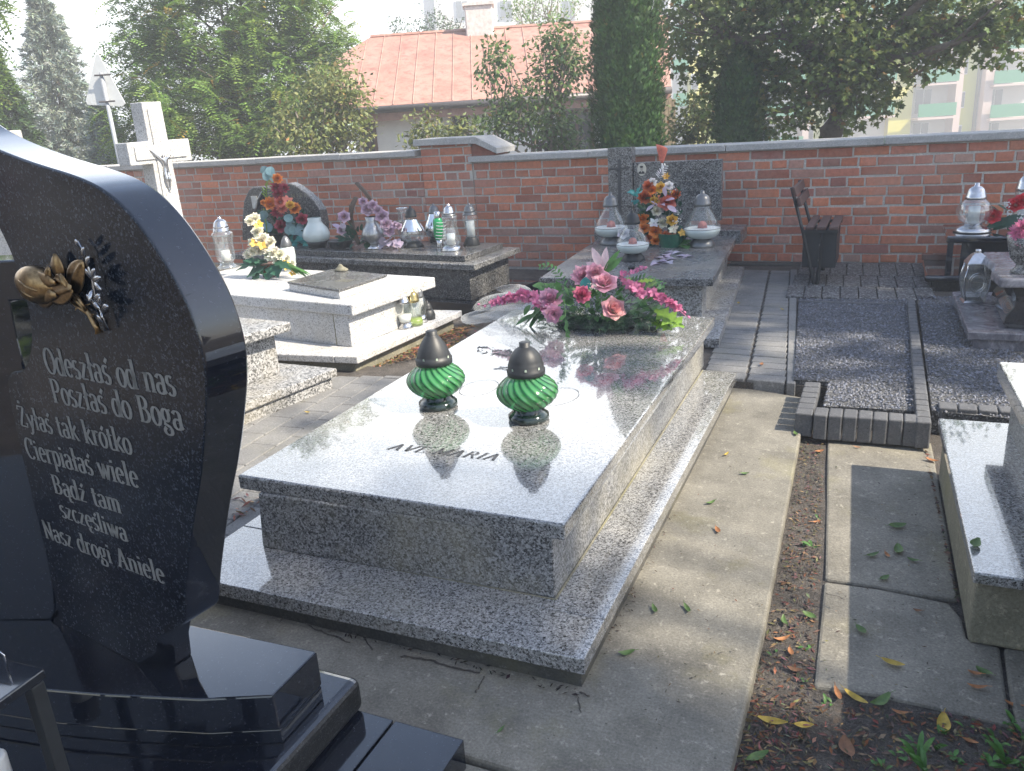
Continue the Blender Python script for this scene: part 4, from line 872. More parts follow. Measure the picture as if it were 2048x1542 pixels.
M['pinkred'] = plain('faded red motif', (.50, .16, .12), .5)
drop_lantern('drop shaped frosted lantern with black lid nearest in front of the orange bouquet', at(1266, 520, Z2), .345, 'black', 'black')
drop_lantern('drop shaped frosted lantern with grey lid right of the orange bouquet', at(1404, 492, Z2), .405, 'pewter', 'pewter')
drop_lantern('drop shaped frosted lantern with pointed grey lid beside the cross pillar', at(1223, 487, Z2), .395, 'pewter', 'pewter')
# row on the dark grave
ZR = zcu
def on_c(px, py): return at(px, py, ZR)
zig = lambda k, a: (lambda an, z: 1 + a * math.cos(k * an + 260 * z))
lantern('pale ribbed jar lantern without a lid beside the orange and red bouquet', on_c(636, 494), [('base', 'black', [(0, 0), (.07, 0), (.085, .03), (.095, .055), (0, .055)], 28, None, True), ('jar', 'milk', [(.09, .053), (.115, .08), (.118, .12), (.10, .165), (.07, .20), (.056, .225), (.06, .25), (.056, .255)], 60, lambda a, z: 1 + .01 * math.cos(30 * a), False)], 'lanterns on the dark grave')
M['silver_dull'] = plain('dull silver', (.36, .37, .38), .35, .85, .25, 60)
lantern('silver vase with cut diamond pattern in front of the pink rose bouquet', on_c(750, 497), [('foot', 'silver', [(0, 0), (.062, 0), (.064, .01), (.045, .022), (.035, .045), (0, .045)], 28, None, True), ('body', 'silver_dull', [(.035, .044), (.07, .07), (.092, .105), (.095, .13), (.08, .17), (.055, .205), (.048, .225), (.056, .262), (.05, .265)], 80, lambda a, z: 1 + (.018 * math.cos(20 * a + 250 * z) + .018 * math.cos(20 * a - 250 * z) if .06 < z < .2 else 0), False)], 'lanterns on the dark grave')
lantern('tall clear lantern half hidden behind the mirrored one', on_c(811, 482), [('base', 'black', [(0, 0), (.055, 0), (.05, .03), (0, .03)], 20, None, True), ('glass_body', 'glass_cut', [(.045, .03), (.06, .08), (.05, .18), (.042, .25), (.055, .285)], 30, None, False), ('rim', 'silver', [(.054, .283), (.058, .287), (.05, .292)], 30, None, False)], 'lanterns on the dark grave')
lantern('pear shaped mirrored lantern with matt black lid in the row', on_c(828, 493), [('base', 'black', [(0, 0), (.082, 0), (.085, .005), (.062, .03), (.05, .042), (0, .042)], 28, None, True), ('glass_body', 'glass_cut', [(.05, .04), (.085, .055), (.1, .085), (.103, .11), (.098, .135)], 48, lambda a, z: 1 + .008 * math.cos(24 * a), False), ('mirror_band', 'mirror', [(.098, .135), (.085, .165), (.062, .20), (.049, .225)], 40, lambda a, z: 1 + .012 * math.sin(5 * a + 60 * z), False), ('neck', 'glass', [(.049, .224), (.047, .245)], 30, None, False), dome(.242, .046, .092)], 'lanterns on the dark grave')
lantern('pear shaped lantern with grey lid behind the narrow green striped one', on_c(873, 482), [('base', 'black', [(0, 0), (.06, 0), (.05, .035), (0, .035)], 24, None, True), ('glass_body', 'mirror', [(.045, .034), (.085, .06), (.098, .10), (.085, .15), (.058, .20), (.045, .235)], 40, None, False), dome(.232, .044, .085, 'pewter')], 'lanterns on the dark grave')
M['green_solid'] = plain('bright green enamel', (.01, .30, .09), .15, 0, .1, 30, coat=.5); M['white'] = plain('white paint', (.72, .74, .73), .35, 0, .05, 30)
t = lantern('narrow green lantern with white stripes in the row', on_c(880, 494), [('stem', 'chrome', [(0, 0), (.03, 0), (.032, .006), (.024, .03), (.03, .062), (0, .062)], 20, None, True), ('glass_body', 'green_solid', [(.03, .06), (.04, .09), (.043, .14), (.043, .19), (.036, .225), (.028, .235)], 30, None, False), ('cap', 'chrome', [(.028, .233), (.026, .25), (.028, .28), (.018, .29), (0, .29)], 20, None, True)], 'lanterns on the dark grave')
gbody = [c for c in t.children if c.name.startswith('glass_body')][0]
q = MB()
for k in range(6):
    z = .075 + .026 * k; r = .0365 + (.0075 if 0 < k < 5 else .0035); q.lathe([(r, z - .003), (r + .0015, z), (r, z + .003)], 30, cap=False, T=Matrix.Rotation(.12, 4, 'Y'))
q.build('stripes', M['white'], gbody)
lantern('tall clear waisted lantern with silver cap and ringed foot on the dark grave', on_c(904, 500), [('foot', 'silver', [(0, 0), (.088, 0), (.092, .006), (.082, .014), (.085, .02), (.07, .03), (.06, .04), (0, .04)], 28, None, True), ('glass_body', 'glass_cut', [(.058, .04), (.075, .06), (.074, .10), (.058, .16), (.052, .2), (.06, .25), (.066, .265), (.058, .268)], 36, lambda a, z: 1 + .01 * math.cos(12 * a), False), ('candle', 'wax', [(0, .045), (.034, .045), (.034, .13), (0, .13)], 16, None, True), ('collar', 'pewter', [(.056, .266), (.058, .275), (.05, .285)], 28, None, False), dome(.283, .042, .08, 'silver')], 'lanterns on the dark grave')
lantern('clear lantern with white candle and black foot at the right end of the row', on_c(944, 490), [('base', 'black', [(0, 0), (.068, 0), (.07, .004), (.048, .06), (.045, .066), (0, .066)], 28, None, True), ('glass_body', 'glass', [(.045, .065), (.056, .12), (.066, .19), (.068, .22), (.06, .24), (.05, .25)], 36, None, False), ('candle', 'wax', [(0, .068), (.033, .068), (.033, .2), (0, .2)], 16, None, True), ('collar', 'pewter', [(.06, .245), (.062, .252), (.052, .256), (.056, .264), (.046, .268)], 28, None, False), dome(.266, .044, .072, 'pewter')], 'lanterns on the dark grave')
# on the white grave
lantern('tall cut glass lantern with silver cap standing on the white grave', at(456, 536, zc_), [('foot', 'glass_cut', [(0, 0), (.085, 0), (.088, .012), (.06, .03), (.05, .05)], 30, None, True), ('glass_body', 'glass_cut', [(.05, .05), (.07, .07), (.072, .20), (.082, .255), (.083, .275), (.064, .29)], 60, lambda a, z: 1 + .012 * math.cos(14 * a) + .008 * math.cos(30 * a + 200 * z), False), ('candle', 'wax', [(0, .06), (.035, .06), (.035, .14), (0, .14)], 14, None, True), ('collar', 'silver', [(.064, .288), (.068, .30), (.06, .305), (.064, .315), (.056, .32)], 30, None, False), dome(.318, .055, .085, 'silver')], None)
lantern('small white lantern with dark grey cap behind the yellow flowers', at(580, 541, zc_), [('glass_body', 'milk', [(0, 0), (.05, 0), (.052, .05), (.06, .11), (.055, .17), (.04, .18), (0, .18)], 8, None, True), ('cap', 'pewter', [(.04, .178), (.044, .185), (.036, .22), (.02, .25), (.008, .262), (0, .262)], 12, None, True)], None)
zp_ = zs_
lantern('small clear lantern with silver cap, nearest of those on the white grave step', at(812, 656, zp_), [('foot', 'silver', [(0, 0), (.05, 0), (.052, .006), (.036, .04), (0, .04)], 24, None, True), ('glass_body', 'glass', [(.034, .04), (.05, .1), (.05, .15), (.042, .17)], 28, None, False), ('wax_fill', 'wax', [(0, .045), (.036, .045), (.044, .09), (0, .09)], 16, None, True), dome(.168, .038, .062, 'silver')], 'lanterns on the step of the white grave')
M['gilt'] = plain('tarnished gilt', (.45, .36, .16), .25, .9, .25, 40); M['green_wax2'] = plain('olive wax', (.24, .32, .07), .4)
lantern('small lantern with green wax and a gilt cap on the white grave step', at(831, 650, zp_), [('glass_body', 'glass', [(0, 0), (.052, 0), (.056, .03), (.054, .1), (.042, .15), (.036, .16)], 28, None, False), ('wax_fill', 'green_wax2', [(0, .004), (.05, .004), (.053, .045), (0, .045)], 18, None, True), dome(.158, .038, .09, 'gilt')], 'lanterns on the step of the white grave')
lantern('slim clear lantern with grey cap tucked behind the gilt capped one', at(843, 644, zp_), [('foot', 'silver', [(0, 0), (.045, 0), (.03, .05), (0, .05)], 22, None, True), ('glass_body', 'glass', [(.03, .05), (.045, .1), (.04, .16), (.032, .17)], 26, None, False), dome(.168, .03, .08, 'pewter')], 'lanterns on the step of the white grave')
lantern('squat dark lantern standing in the shade at the far end of the step', at(857, 638, zp_), [('body', 'black', [(0, 0), (.048, 0), (.05, .03), (.04, .06), (.03, .07), (0, .07)], 22, None, True), dome(.068, .03, .06, 'black')], 'lanterns on the step of the white grave')
# at the right
lantern('globe shaped clear lantern with a broad silver foot on the black table slab', at(1944, 463, zt4), [('foot', 'silver', [(0, 0), (.115, 0), (.12, .01), (.10, .03), (.06, .045), (.055, .055), (0, .055)], 36, None, True), ('glass_body', 'glass_cut', [(.055, .054), (.09, .08), (.108, .12), (.108, .155), (.09, .195), (.06, .22)], 48, lambda a, z: 1 + .014 * math.cos(8 * a + 40 * z) + .01 * math.cos(8 * a - 40 * z), False), ('candle', 'wax', [(0, .06), (.036, .06), (.036, .17), (0, .17)], 16, None, True), dome(.216, .062, .11, 'silver')], None)
lantern('tall silver capped lantern behind the red roses at the right edge', at(2042, 452, zt4), [('foot', 'silver', [(0, 0), (.07, 0), (.05, .03), (0, .03)], 24, None, True), ('glass_body', 'glass_cut', [(.05, .03), (.06, .1), (.065, .2), (.06, .24)], 30, None, False), ('candle', 'wax', [(0, .035), (.034, .035), (.034, .15), (0, .15)], 14, None, True), dome(.238, .058, .13, 'silver')], None)
# square glass lantern on the marble step
sq = thing('grave_lantern', 'square clear glass lantern with a silver roof on the grey marble step', 'lantern', at(1945, 603, ze), None, local=True)
def sqloft(q, prof):
    q.loft([[Vector((sx * w, sy * w, z)) for sx, sy in ((-1, -1), (1, -1), (1, 1), (-1, 1))] for w, z in prof])
q = MB(); sqloft(q, [(.058, 0), (.06, .004), (.05, .016)]); q.build('foot', M['silver'], sq)
q = MB(); sqloft(q, [(.048, .016), (.064, .09), (.066, .15), (.052, .225)]); q.build('glass_body', M['glass_cut'], sq)
q = MB(); 
for sx, sy in ((-1, -1), (1, -1), (1, 1), (-1, 1)): q.tube([Vector((sx * w, sy * w, z)) for w, z in ((.048, .016), (.064, .09), (.066, .15), (.052, .225))], .005, 6)
q.build('edge_beads', M['chrome'], sq, smooth=True)
q = MB()
for r in (.046, .036):
    q.tube([Vector((math.cos(a) * r, -.068, .125 + math.sin(a) * r * 1.25)) for a in [2 * math.pi * k / 28 for k in range(29)]], .0025, 6)
q.build('oval_ring', M['chrome'], sq, smooth=True)
q = MB(); sqloft(q, [(.054, .224), (.06, .228), (.058, .236), (.034, .275), (.018, .29)]); q.lathe([(.016, .289), (.016, .305), (.012, .31), (0, .31)], 12); q.build('roof', M['silver'], sq, bevel=.002)
sq.rotation_euler = (0, 0, .12)
# little black cap lying on the grey grave and a black lid under the pink flowers
q = MB(); q.lathe([(0, 0), (.022, 0), (.023, .02), (.018, .024), (0, .024)], 16, at(1263, 538, Z2)); tag(q.build('lantern_cap', M['black'], smooth=True), 'tiny black cap lying on the grey grave cover near the front lantern', 'cap')
lp = at(1300, 659, ZC)
q = MB(); q.box(-.05, .05, -.028, .028, 0, .022, Matrix.Translation(lp) @ Matrix.Rotation(-.15, 4, 'Z')); tag(q.build('black_box', M['black'], bevel=.004), 'small flat black box at the edge of the pink flower arrangement', 'box')
# ---------------------------------------------------------------- bench with a black box under the seat
YB = 6.254
bn = thing('bench', 'small brown slatted bench with black legs and a black box under it', 'bench', (-.43, 6.5, ZG))
zse = aty(1640, 458, YB).z
def W3(px, py, Y): return aty(px, py, Y)
q = MB()
for (px0, px1) in ((1611, 1627), (1633, 1652), (1658, 1677)):
    a, b_ = W3(px0, 459, YB).x, W3(px1, 459, YB).x; q2 = MB(); q2.box(a, b_, YB - .02, 6.86, zse - .006, zse + .018); q2.build('seat_slat', M['wood_brown'], bn, bevel=.006)
for (x, z) in ((1584, 384), (1594, 404)):
    p = W3(x, z, YB); q2 = MB(); q2.box(-.012, .012, -.02, .62, -.032, .032, Matrix.Translation((p.x + .016, YB, p.z)) @ Matrix.Rotation(-.28, 4, 'Y')); q2.build('back_slat', M['wood_brown'], bn, bevel=.005)
for Y in (YB + .012, 6.80):
    tp, sm, ft = W3(1583, 375, YB), W3(1606, 466, YB), W3(1628, 553, 6.7)
    q2 = MB(); q2.tube([Vector((tp.x, Y, tp.z)), Vector((sm.x, Y, sm.z)), Vector((sm.x + .09, Y, ZG))], .012, 4); q2.build('back_leg', M['black_metal'], bn)
    q2 = MB(); x = W3(1645, 470, YB).x; q2.tube([Vector((x, Y, zse - .008)), Vector((W3(1633, 586, YB).x, Y, ZG))], .014, 4); q2.build('front_leg', M['black_metal'], bn)
    q2 = MB(); q2.box(sm.x, W3(1676, 470, YB).x, Y - .012, Y + .012, zse - .03, zse - .0065); q2.build('seat_rail', M['black_metal'], bn)
q = MB(); a, b_ = W3(1604, 500, YB), W3(1672, 500, YB); q.box(a.x, b_.x, YB + .03, 6.70, W3(1640, 537, YB).z, zse - .031); bx = q.build('black_box', M['black_metal'], bn, bevel=.004)
q = MB()
for pp in ((1639, 490.5), (1636.5, 520.5)): q.lathe([(.0055, 0), (.004, .003), (0, .0035)], 10, T=Matrix.Translation(W3(*pp, YB + .0)) @ Matrix.Rotation(R(90), 4, 'X'))
q.build('bolt', M['chrome'], bx)
# ---------------------------------------------------------------- artificial flowers
def flo(name, col, tr=.25, var=.18, rough=.55): return plain(name, col, rough, 0, var, 60, tint=True, trans=tr)
M['rose_pink'] = flo('dusty pink petals', (.76, .40, .48)); M['rose_deep'] = flo('deep pink petals', (.64, .15, .25)); M['peony'] = flo('mauve pink petals', (.72, .40, .53))
M['salmon'] = flo('salmon pink petals', (.74, .36, .37)); M['magenta'] = flo('magenta florets', (.64, .20, .35)); M['lily'] = flo('pale pink lily', (.74, .56, .58))
M['orange'] = flo('orange petals', (.72, .24, .05)); M['rust'] = flo('rust orange petals', (.52, .13, .05)); M['yellow'] = flo('yellow petals', (.72, .45, .08)); M['cream'] = flo('cream white petals', (.75, .73, .60)); M['white_p'] = flo('white petals', (.75, .74, .74))
M['wine'] = flo('wine red petals', (.36, .05, .08)); M['red'] = flo('bright red petals', (.65, .03, .05)); M['lilac'] = flo('pale lilac leaves', (.52, .45, .56)); M['mauve'] = flo('dusty mauve petals', (.56, .40, .50)); M['coral'] = flo('coral petals', (.70, .22, .16))
M['leaf_g'] = plain('green silk leaf', (.10, .23, .07), .45, 0, .3, 40, tint=True, trans=.3); M['leaf_d'] = plain('dark green silk leaf', (.025, .085, .05), .45, 0, .3, 40, tint=True, trans=.2)
M['leaf_l'] = plain('lime green silk leaf', (.22, .36, .05), .45, 0, .3, 40, tint=True, trans=.35); M['leaf_t'] = plain('teal leaf', (.06, .33, .32), .4, 0, .2, 40, tint=True, trans=.3); M['euca'] = plain('blue green coin leaf', (.22, .36, .38), .5, 0, .25, 30, tint=True, trans=.25)
M['pine'] = plain('dark pine needle', (.035, .085, .045), .5, 0, .3, 30, tint=True); M['twig'] = plain('grey brown twig', (.12, .09, .07), .8, 0, .4, 60); M['pot'] = plain('brown pot', (.10, .05, .03), .5); M['green_pot'] = plain('deep green pot', (.02, .10, .06), .4)
def tint(): 
    k = rnd(.75, 1.2); return (k * rnd(.95, 1.05), k * rnd(.95, 1.05), k * rnd(.95, 1.05))
def petal(q, c, B, az, r0, r1, w, h0, h1, curl, n=4):
    """one petal of a bloom about c: B frame, azimuth az, from radius r0 height h0 to r1 h1"""
    ca, sa = math.cos(az), math.sin(az); g_ = []
    q.col = tint()
    for i in range(n + 1):
        t = i / n; r = r0 + (r1 - r0) * (t ** .8) + (curl * (t - .6) if t > .6 else 0); h = h0 + (h1 - h0) * t - (abs(curl) * .9 * (t - .6) if t > .6 else 0)
        ww = w * math.sin(math.pi * min(.93, .18 + .72 * t)) ; row = []
        for j in (-1, -.5, 0, .5, 1):
            rr = r * (1 - .10 * j * j) + rnd(-.03, .03) * w; x = ca * rr - sa * ww * j; y = sa * rr + ca * ww * j
            row.append(c + B @ Vector((x, y, h + rnd(-.02, .02) * w - .12 * w * j * j)))
        g_.append(row)
    q.sheet(g_)
def bloom(q, c, axis, R_, kind='rose'):
    B = basis(axis); c = Vector(c)
    if kind == 'rose':
        for k, (n, r, h, w, tilt) in enumerate(((3, .16, .62, .2, .0), (4, .30, .60, .3, .02), (5, .48, .52, .4, .1), (5, .70, .40, .46, .22), (6, .95, .18, .5, .3))):
            for i in range(n): petal(q, c, B, 2 * math.pi * i / n + k * .9, r * .35 * R_, r * R_, w * R_, -.1 * R_, h * R_, tilt * R_)
    elif kind == 'peony':
        for k in range(6):
            n = 5 + k
            for i in range(n):
                r = (.15 + .16 * k) * R_; petal(q, c, B, 2 * math.pi * i / n + k * .7 + rnd(-.2, .2), r * .4, r * rnd(.85, 1.1), .30 * R_ * rnd(.8, 1.2), 0, (.75 - .11 * k) * R_ * rnd(.85, 1.15), .12 * R_)
    elif kind == 'lily':
        for i in range(6): petal(q, c, B, 2 * math.pi * i / 6, .05 * R_, .75 * R_, .24 * R_, 0, 1.1 * R_, .3 * R_, 6)
    elif kind == 'mum':
        for k in range(5):
            n = 8 + 3 * k
            for i in range(n):
                r = (.2 + .19 * k) * R_; petal(q, c, B, 2 * math.pi * i / n + rnd(-.15, .15), r * .3, r, .11 * R_, 0, (.6 - .1 * k) * R_, .05 * R_, 3)
    elif kind == 'floret':
        for i in range(5): petal(q, c, B, 2 * math.pi * i / 5 + rnd(0, 1), .1 * R_, R_, .4 * R_, 0, .35 * R_, .15 * R_, 2)
    elif kind == 'bud':
        loops = []
        for i in range(7):
            t = i / 6; r = .5 * R_ * math.sin(math.pi * min(.98, .1 + .88 * t)); loops.append([c + B @ Vector((math.cos(2 * math.pi * k / 8) * r, math.sin(2 * math.pi * k / 8) * r, t * 1.5 * R_)) for k in range(8)])
        q.col = tint(); q.loft(loops)
def leaf(q, a, d, L, w, up=(0, 0, 1), droop=.25, n=5, fold=.2, lobes=0):
    a = Vector(a); d = Vector(d).normalized(); u = Vector(up); s = d.cross(u); s = s.normalized() if s.length > .05 else Vector((1, 0, 0)); u = s.cross(d).normalized(); g_ = []; q.col = tint()
    for i in range(n + 1):
        t = i / n; ww = w * max(.03, math.sin(math.pi * min(.985, .04 + t * .95)) ** .8) * ((1 + .45 * math.cos(t * lobes * 6.28)) if lobes else 1); c = a + d * (L * t) - Vector((0, 0, 1)) * (droop * L * t * t)
        g_.append([c - s * ww + u * fold * ww, c, c + s * ww + u * fold * ww])
    q.sheet(g_)
def frond(q, pts, n, L, w, ang=.9):
    for i in range(n):
        t = (i + .5) / n; k = t * (len(pts) - 1); j = min(int(k), len(pts) - 2); p = Vector(pts[j]).lerp(Vector(pts[j + 1]), k - j); d = (Vector(pts[j + 1]) - Vector(pts[j])).normalized(); s = d.cross(Vector((.2, -.8, .4))).normalized()
        for sg in (-1, 1): leaf(q, p, d * math.cos(ang) + s * sg * math.sin(ang), L * (1.1 - .6 * t), w, (0, -.4, 1), .15, 3)
def sprig(q, a, b_, nn=60, L=.05, wd=.0011):
    """pine sprig from a to b"""
    a, b_ = Vector(a), Vector(b_); d = (b_ - a); B = basis(d)
    for i in range(nn):
        t = rnd(0, 1); p = a + d * t; az = rnd(0, 6.28); s = B @ Vector((math.cos(az), math.sin(az), 1.1)).normalized() * L * rnd(.7, 1.1); w_ = s.cross(Vector((rnd(-1, 1), rnd(-1, 1), rnd(-1, 1)))).normalized() * wd; q.col = tint(); q.add([p - w_, p + w_, p + s], [(0, 1, 2)])
def jit(s): return Vector((rnd(-s, s), rnd(-s, s), rnd(-s, s)))
# --- pink arrangement on the big pale grave
random.seed(21)
YA = 3.84
def A(px, py, dy=0.0): return aty(px, py, YA + dy)
fa = thing('flower_arrangement', 'wide pink artificial flower arrangement with pine sprigs at the head of the pale grave', 'flowers', at(1195, 652, ZC))
q = MB(); tc = at(1190, 652, ZC); tc.y = YA + .02
q.lathe([(.0, .0), (.20, .0), (.21, .012), (.2, .03), (.0, .03)], 30, T=Matrix.Translation(tc) @ Matrix.Diagonal((1.0, .55, 1, 1))); q.build('tray', M['black'], fa)
toC = lambda p: (Vector((0, 0, EYE)) - p).normalized()
def putb(mk, kind, px, py, r, dy=0, ax=None, nm=None):
    q = MB(); c = A(px, py, dy); bloom(q, c, (toC(c) + (Vector(ax) if ax else Vector((0, 0, .5)))), r, kind); return q.build(nm or ({'rose': 'rose', 'peony': 'peony', 'lily': 'lily', 'floret': 'floret', 'bud': 'bud', 'mum': 'chrysanthemum'}[kind]), M[mk], fa, smooth=True)
putb('peony', 'peony', 1100, 598, .070, -.08); putb('peony', 'peony', 1108, 628, .060, -.12, (-.1, 0, -.2)); putb('rose_pink', 'peony', 1168, 553, .068, 0); putb('rose_pink', 'peony', 1190, 546, .055, -.02)
putb('rose_pink', 'rose', 1209, 565, .068, -.06, (0, 0, 1.2)); putb('rose_deep', 'peony', 1164, 590, .052, -.12); putb('salmon', 'rose', 1227, 617, .062, -.14, (.4, 0, .6)); putb('peony', 'floret', 1085, 612, .04, -.1)
q = MB(); base = A(1208, 542, .02)
for tip, wd in (((1184, 495), .022), ((1213, 494), .020), ((1172, 525), .020)):
    b_ = A(*tip, .02); leaf(q, base, b_ - base, (b_ - base).length, wd, (0, -1, .2), 0, 6, .35)
q.build('lily', M['lily'], fa, smooth=True)
q = MB()
for a_, tip, wd in (((1207, 543), (1240, 497), .014), ((1210, 545), (1245, 512), .018)):
    p, b_ = A(*a_, .02), A(*tip, .0); leaf(q, p, b_ - p, (b_ - p).length, wd, (0, -1, .3), .05, 6)
q.build('lily_leaf', M['leaf_g'], fa, smooth=True)
q = MB(); p, b_ = A(1172, 580, -.08), A(1172, 554, -.08); leaf(q, p, b_ - p, (b_ - p).length, .030, (0, -1, .1), 0, 6); q.build('teal_leaf', M['leaf_t'], fa, smooth=True)
def spike(mk, path, n, r0, r1, dy=0, nm='flower_spike', nb=3):
    q = MB(); ps = [A(*p, dy) for p in path]
    for i in range(n):
        t = i / (n - 1) * .84; k = t * (len(ps) - 1); j = min(int(k), len(ps) - 2); c = ps[j].lerp(ps[j + 1], k - j) + jit(.022 * (1.1 - t)); bloom(q, c, toC(c) * .6 + jit(.9), r0 + (r1 - r0) * t, 'floret')
    for i in range(nb):
        c = ps[-1].lerp(ps[-2], .22 * i) + jit(.012); bloom(q, c, ps[-1] - ps[-2], .012, 'bud')
    q.tube(ps, .0022, 5); return q.build(nm, M[mk], fa, smooth=True)
spike('magenta', [(1085, 607), (1050, 590), (1015, 597), (962, 612)], 50, .030, .021, -.1, nb=4)
spike('magenta', [(1255, 570), (1300, 585), (1340, 605), (1372, 632)], 50, .028, .020, -.1, nb=4)
spike('magenta', [(1245, 555), (1262, 543), (1290, 533)], 10, .018, .012, .0)
q = MB()
for i in range(150):
    a_ = A(1195 + rnd(-80, 80), 640 + rnd(-10, 10), rnd(-.08, .06)); az = rnd(0, 6.28); tip = a_ + Vector((math.cos(az) * rnd(.06, .16), math.sin(az) * rnd(.05, .12) - .04, rnd(-.03, .07)))
    if tip.z < ZC + .012: tip.z = ZC + .012
    sprig(q, a_, tip, 26, .045)
for px in range(1060, 1345, 9):
    a_ = A(px, 632, -.02); tip = A(px + rnd(-25, 25), 655 + rnd(-6, 4), -.13); tip.z = max(tip.z, ZC + .012); sprig(q, a_, tip, 34, .05)
for a_, tip in (((1270, 620), (1320, 600)), ((1285, 630), (1335, 640)), ((1240, 570), (1305, 562)), ((1250, 590), (1330, 580))): sprig(q, A(*a_, -.08), A(*tip, -.06), 90, .05)
pn = q.build('pine_sprigs', M['pine'], fa)
q = MB()
random.seed(8)
for i in range(210):
    c = A(1195 + rnd(-115, 125), 608 + rnd(-40, 30), rnd(-.08, .08)); d = (c - (tc + Vector((0, 0, .03)))).normalized() + Vector((0, -.4, .1)) + jit(.4); leaf(q, c - d * .02, d, rnd(.04, .085), rnd(.012, .024), (0, -.5, 1), rnd(0, .5), 5, .15, rnd(0, 1) < .4 and 3)
for a_, tip, wd in (((1205, 600), (1232, 600), .035), ((1110, 600), (1128, 572), .02), ((1120, 585), (1112, 555), .016), ((1225, 640), (1200, 622), .03)):
    p, b_ = A(*a_, -.1), A(*tip, -.12); leaf(q, p, b_ - p, (b_ - p).length, wd, (0, -.6, 1), .2, 7, .1, 3)
frond(q, [A(1130, 575, -.02), A(1122, 555, -.02), A(1112, 540, -.02), A(1095, 530, -.02), A(1078, 533, -.02)], 9, .035, .008)
frond(q, [A(1150, 580), A(1110, 572), A(1085, 570)], 7, .03, .007); frond(q, [A(1250, 570), A(1290, 555), A(1330, 570)], 10, .04, .007)
for a_, tip in (((1095, 605), (1050, 640)), ((1085, 620), (1055, 655)), ((1070, 628), (1030, 645)), ((1060, 610), (1048, 628))):
    p, b_ = A(*a_, -.02), A(*tip, -.06); leaf(q, p, b_ - p, (b_ - p).length, .017, (0, -.6, 1), .15, 6)
pts = [A(1128, 600, -.16), A(1131, 630, -.2), A(1132, 655, -.21), A(1131, 682, -.21)]; q.tube(pts, .002, 5)
for i in range(7): p = pts[1].lerp(pts[3], i / 6); leaf(q, p, Vector((rnd(-1, 1), -.5, -.7)), .04, .010, (0, -1, 0), .1, 4)
q.build('leaves', M['leaf_g'], fa, smooth=True)
for a_, tip, wd in (((1310, 620), (1368, 655), .045), ((1300, 640), (1345, 660), .03), ((1290, 575), (1315, 565), .02), ((1245, 560), (1262, 560), .02), ((1310, 560), (1275, 563), .015)):
    q = MB(); p, b_ = A(*a_, -.06), A(*tip, -.1); b_.z = max(b_.z, ZC + .008); leaf(q, p, b_ - p, (b_ - p).length, wd, (0, -.5, 1), .0, 8, .12, 4); q.build('lime_leaf', M['leaf_l'], fa, smooth=True)
q = MB()
for px, py in ((1160, 622), (1082, 655), (1095, 650), (1185, 575)):
    for i in range(26): c = A(px + rnd(-9, 9), py + rnd(-9, 9), -.14 + rnd(-.02, .02)); c.z = max(c.z, ZC + .006); q.lathe([(0, -.0022), (.0026, 0), (0, .0022)], 5, c)
q.build('small_buds', M['cream'], fa)
def tulle():
    m, n, l, b = mat('white tulle'); b.inputs['Base Color'].default_value = (.78, .80, .80, 1); b.inputs['Roughness'].default_value = .8
    w_ = n.new('ShaderNodeTexNoise'); w_.inputs['Scale'].default_value = 260; l.new(objvec(n), w_.inputs['Vector'])
    rp = ramp(n, [(.3, .16), (.7, .42)]); l.new(w_.outputs[0], rp.inputs[0]); l.new(rp.outputs[0], b.inputs['Alpha']); return m
M['tulle'] = tulle()
q = MB()
for edge in ([(1075, 590), (1060, 572), (1035, 567), (1008, 572), (990, 580)], [(1040, 580), (1010, 582), (975, 590), (955, 603), (945, 625)], [(960, 615), (940, 622), (915, 632), (925, 648), (950, 652)], [(915, 635), (940, 640), (975, 648), (1005, 640), (1030, 622)]):
    root = A(1085, 612, .02); rows = []
    for k in range(7):
        t = k / 6; rows.append([root.lerp(A(*p, .03 + .05 * math.sin(2.2 * k + i)), t ** .8) + Vector((0, .025 * math.sin(5 * t + 1.7 * i), .01 * math.sin(4 * t + i))) for i, p in enumerate(edge)])
    q.sheet(rows); q.tube([r_ for r_ in rows[-1]], .0012, 5)
q.build('tulle_veil', M['tulle'], fa, smooth=True, sub=1)
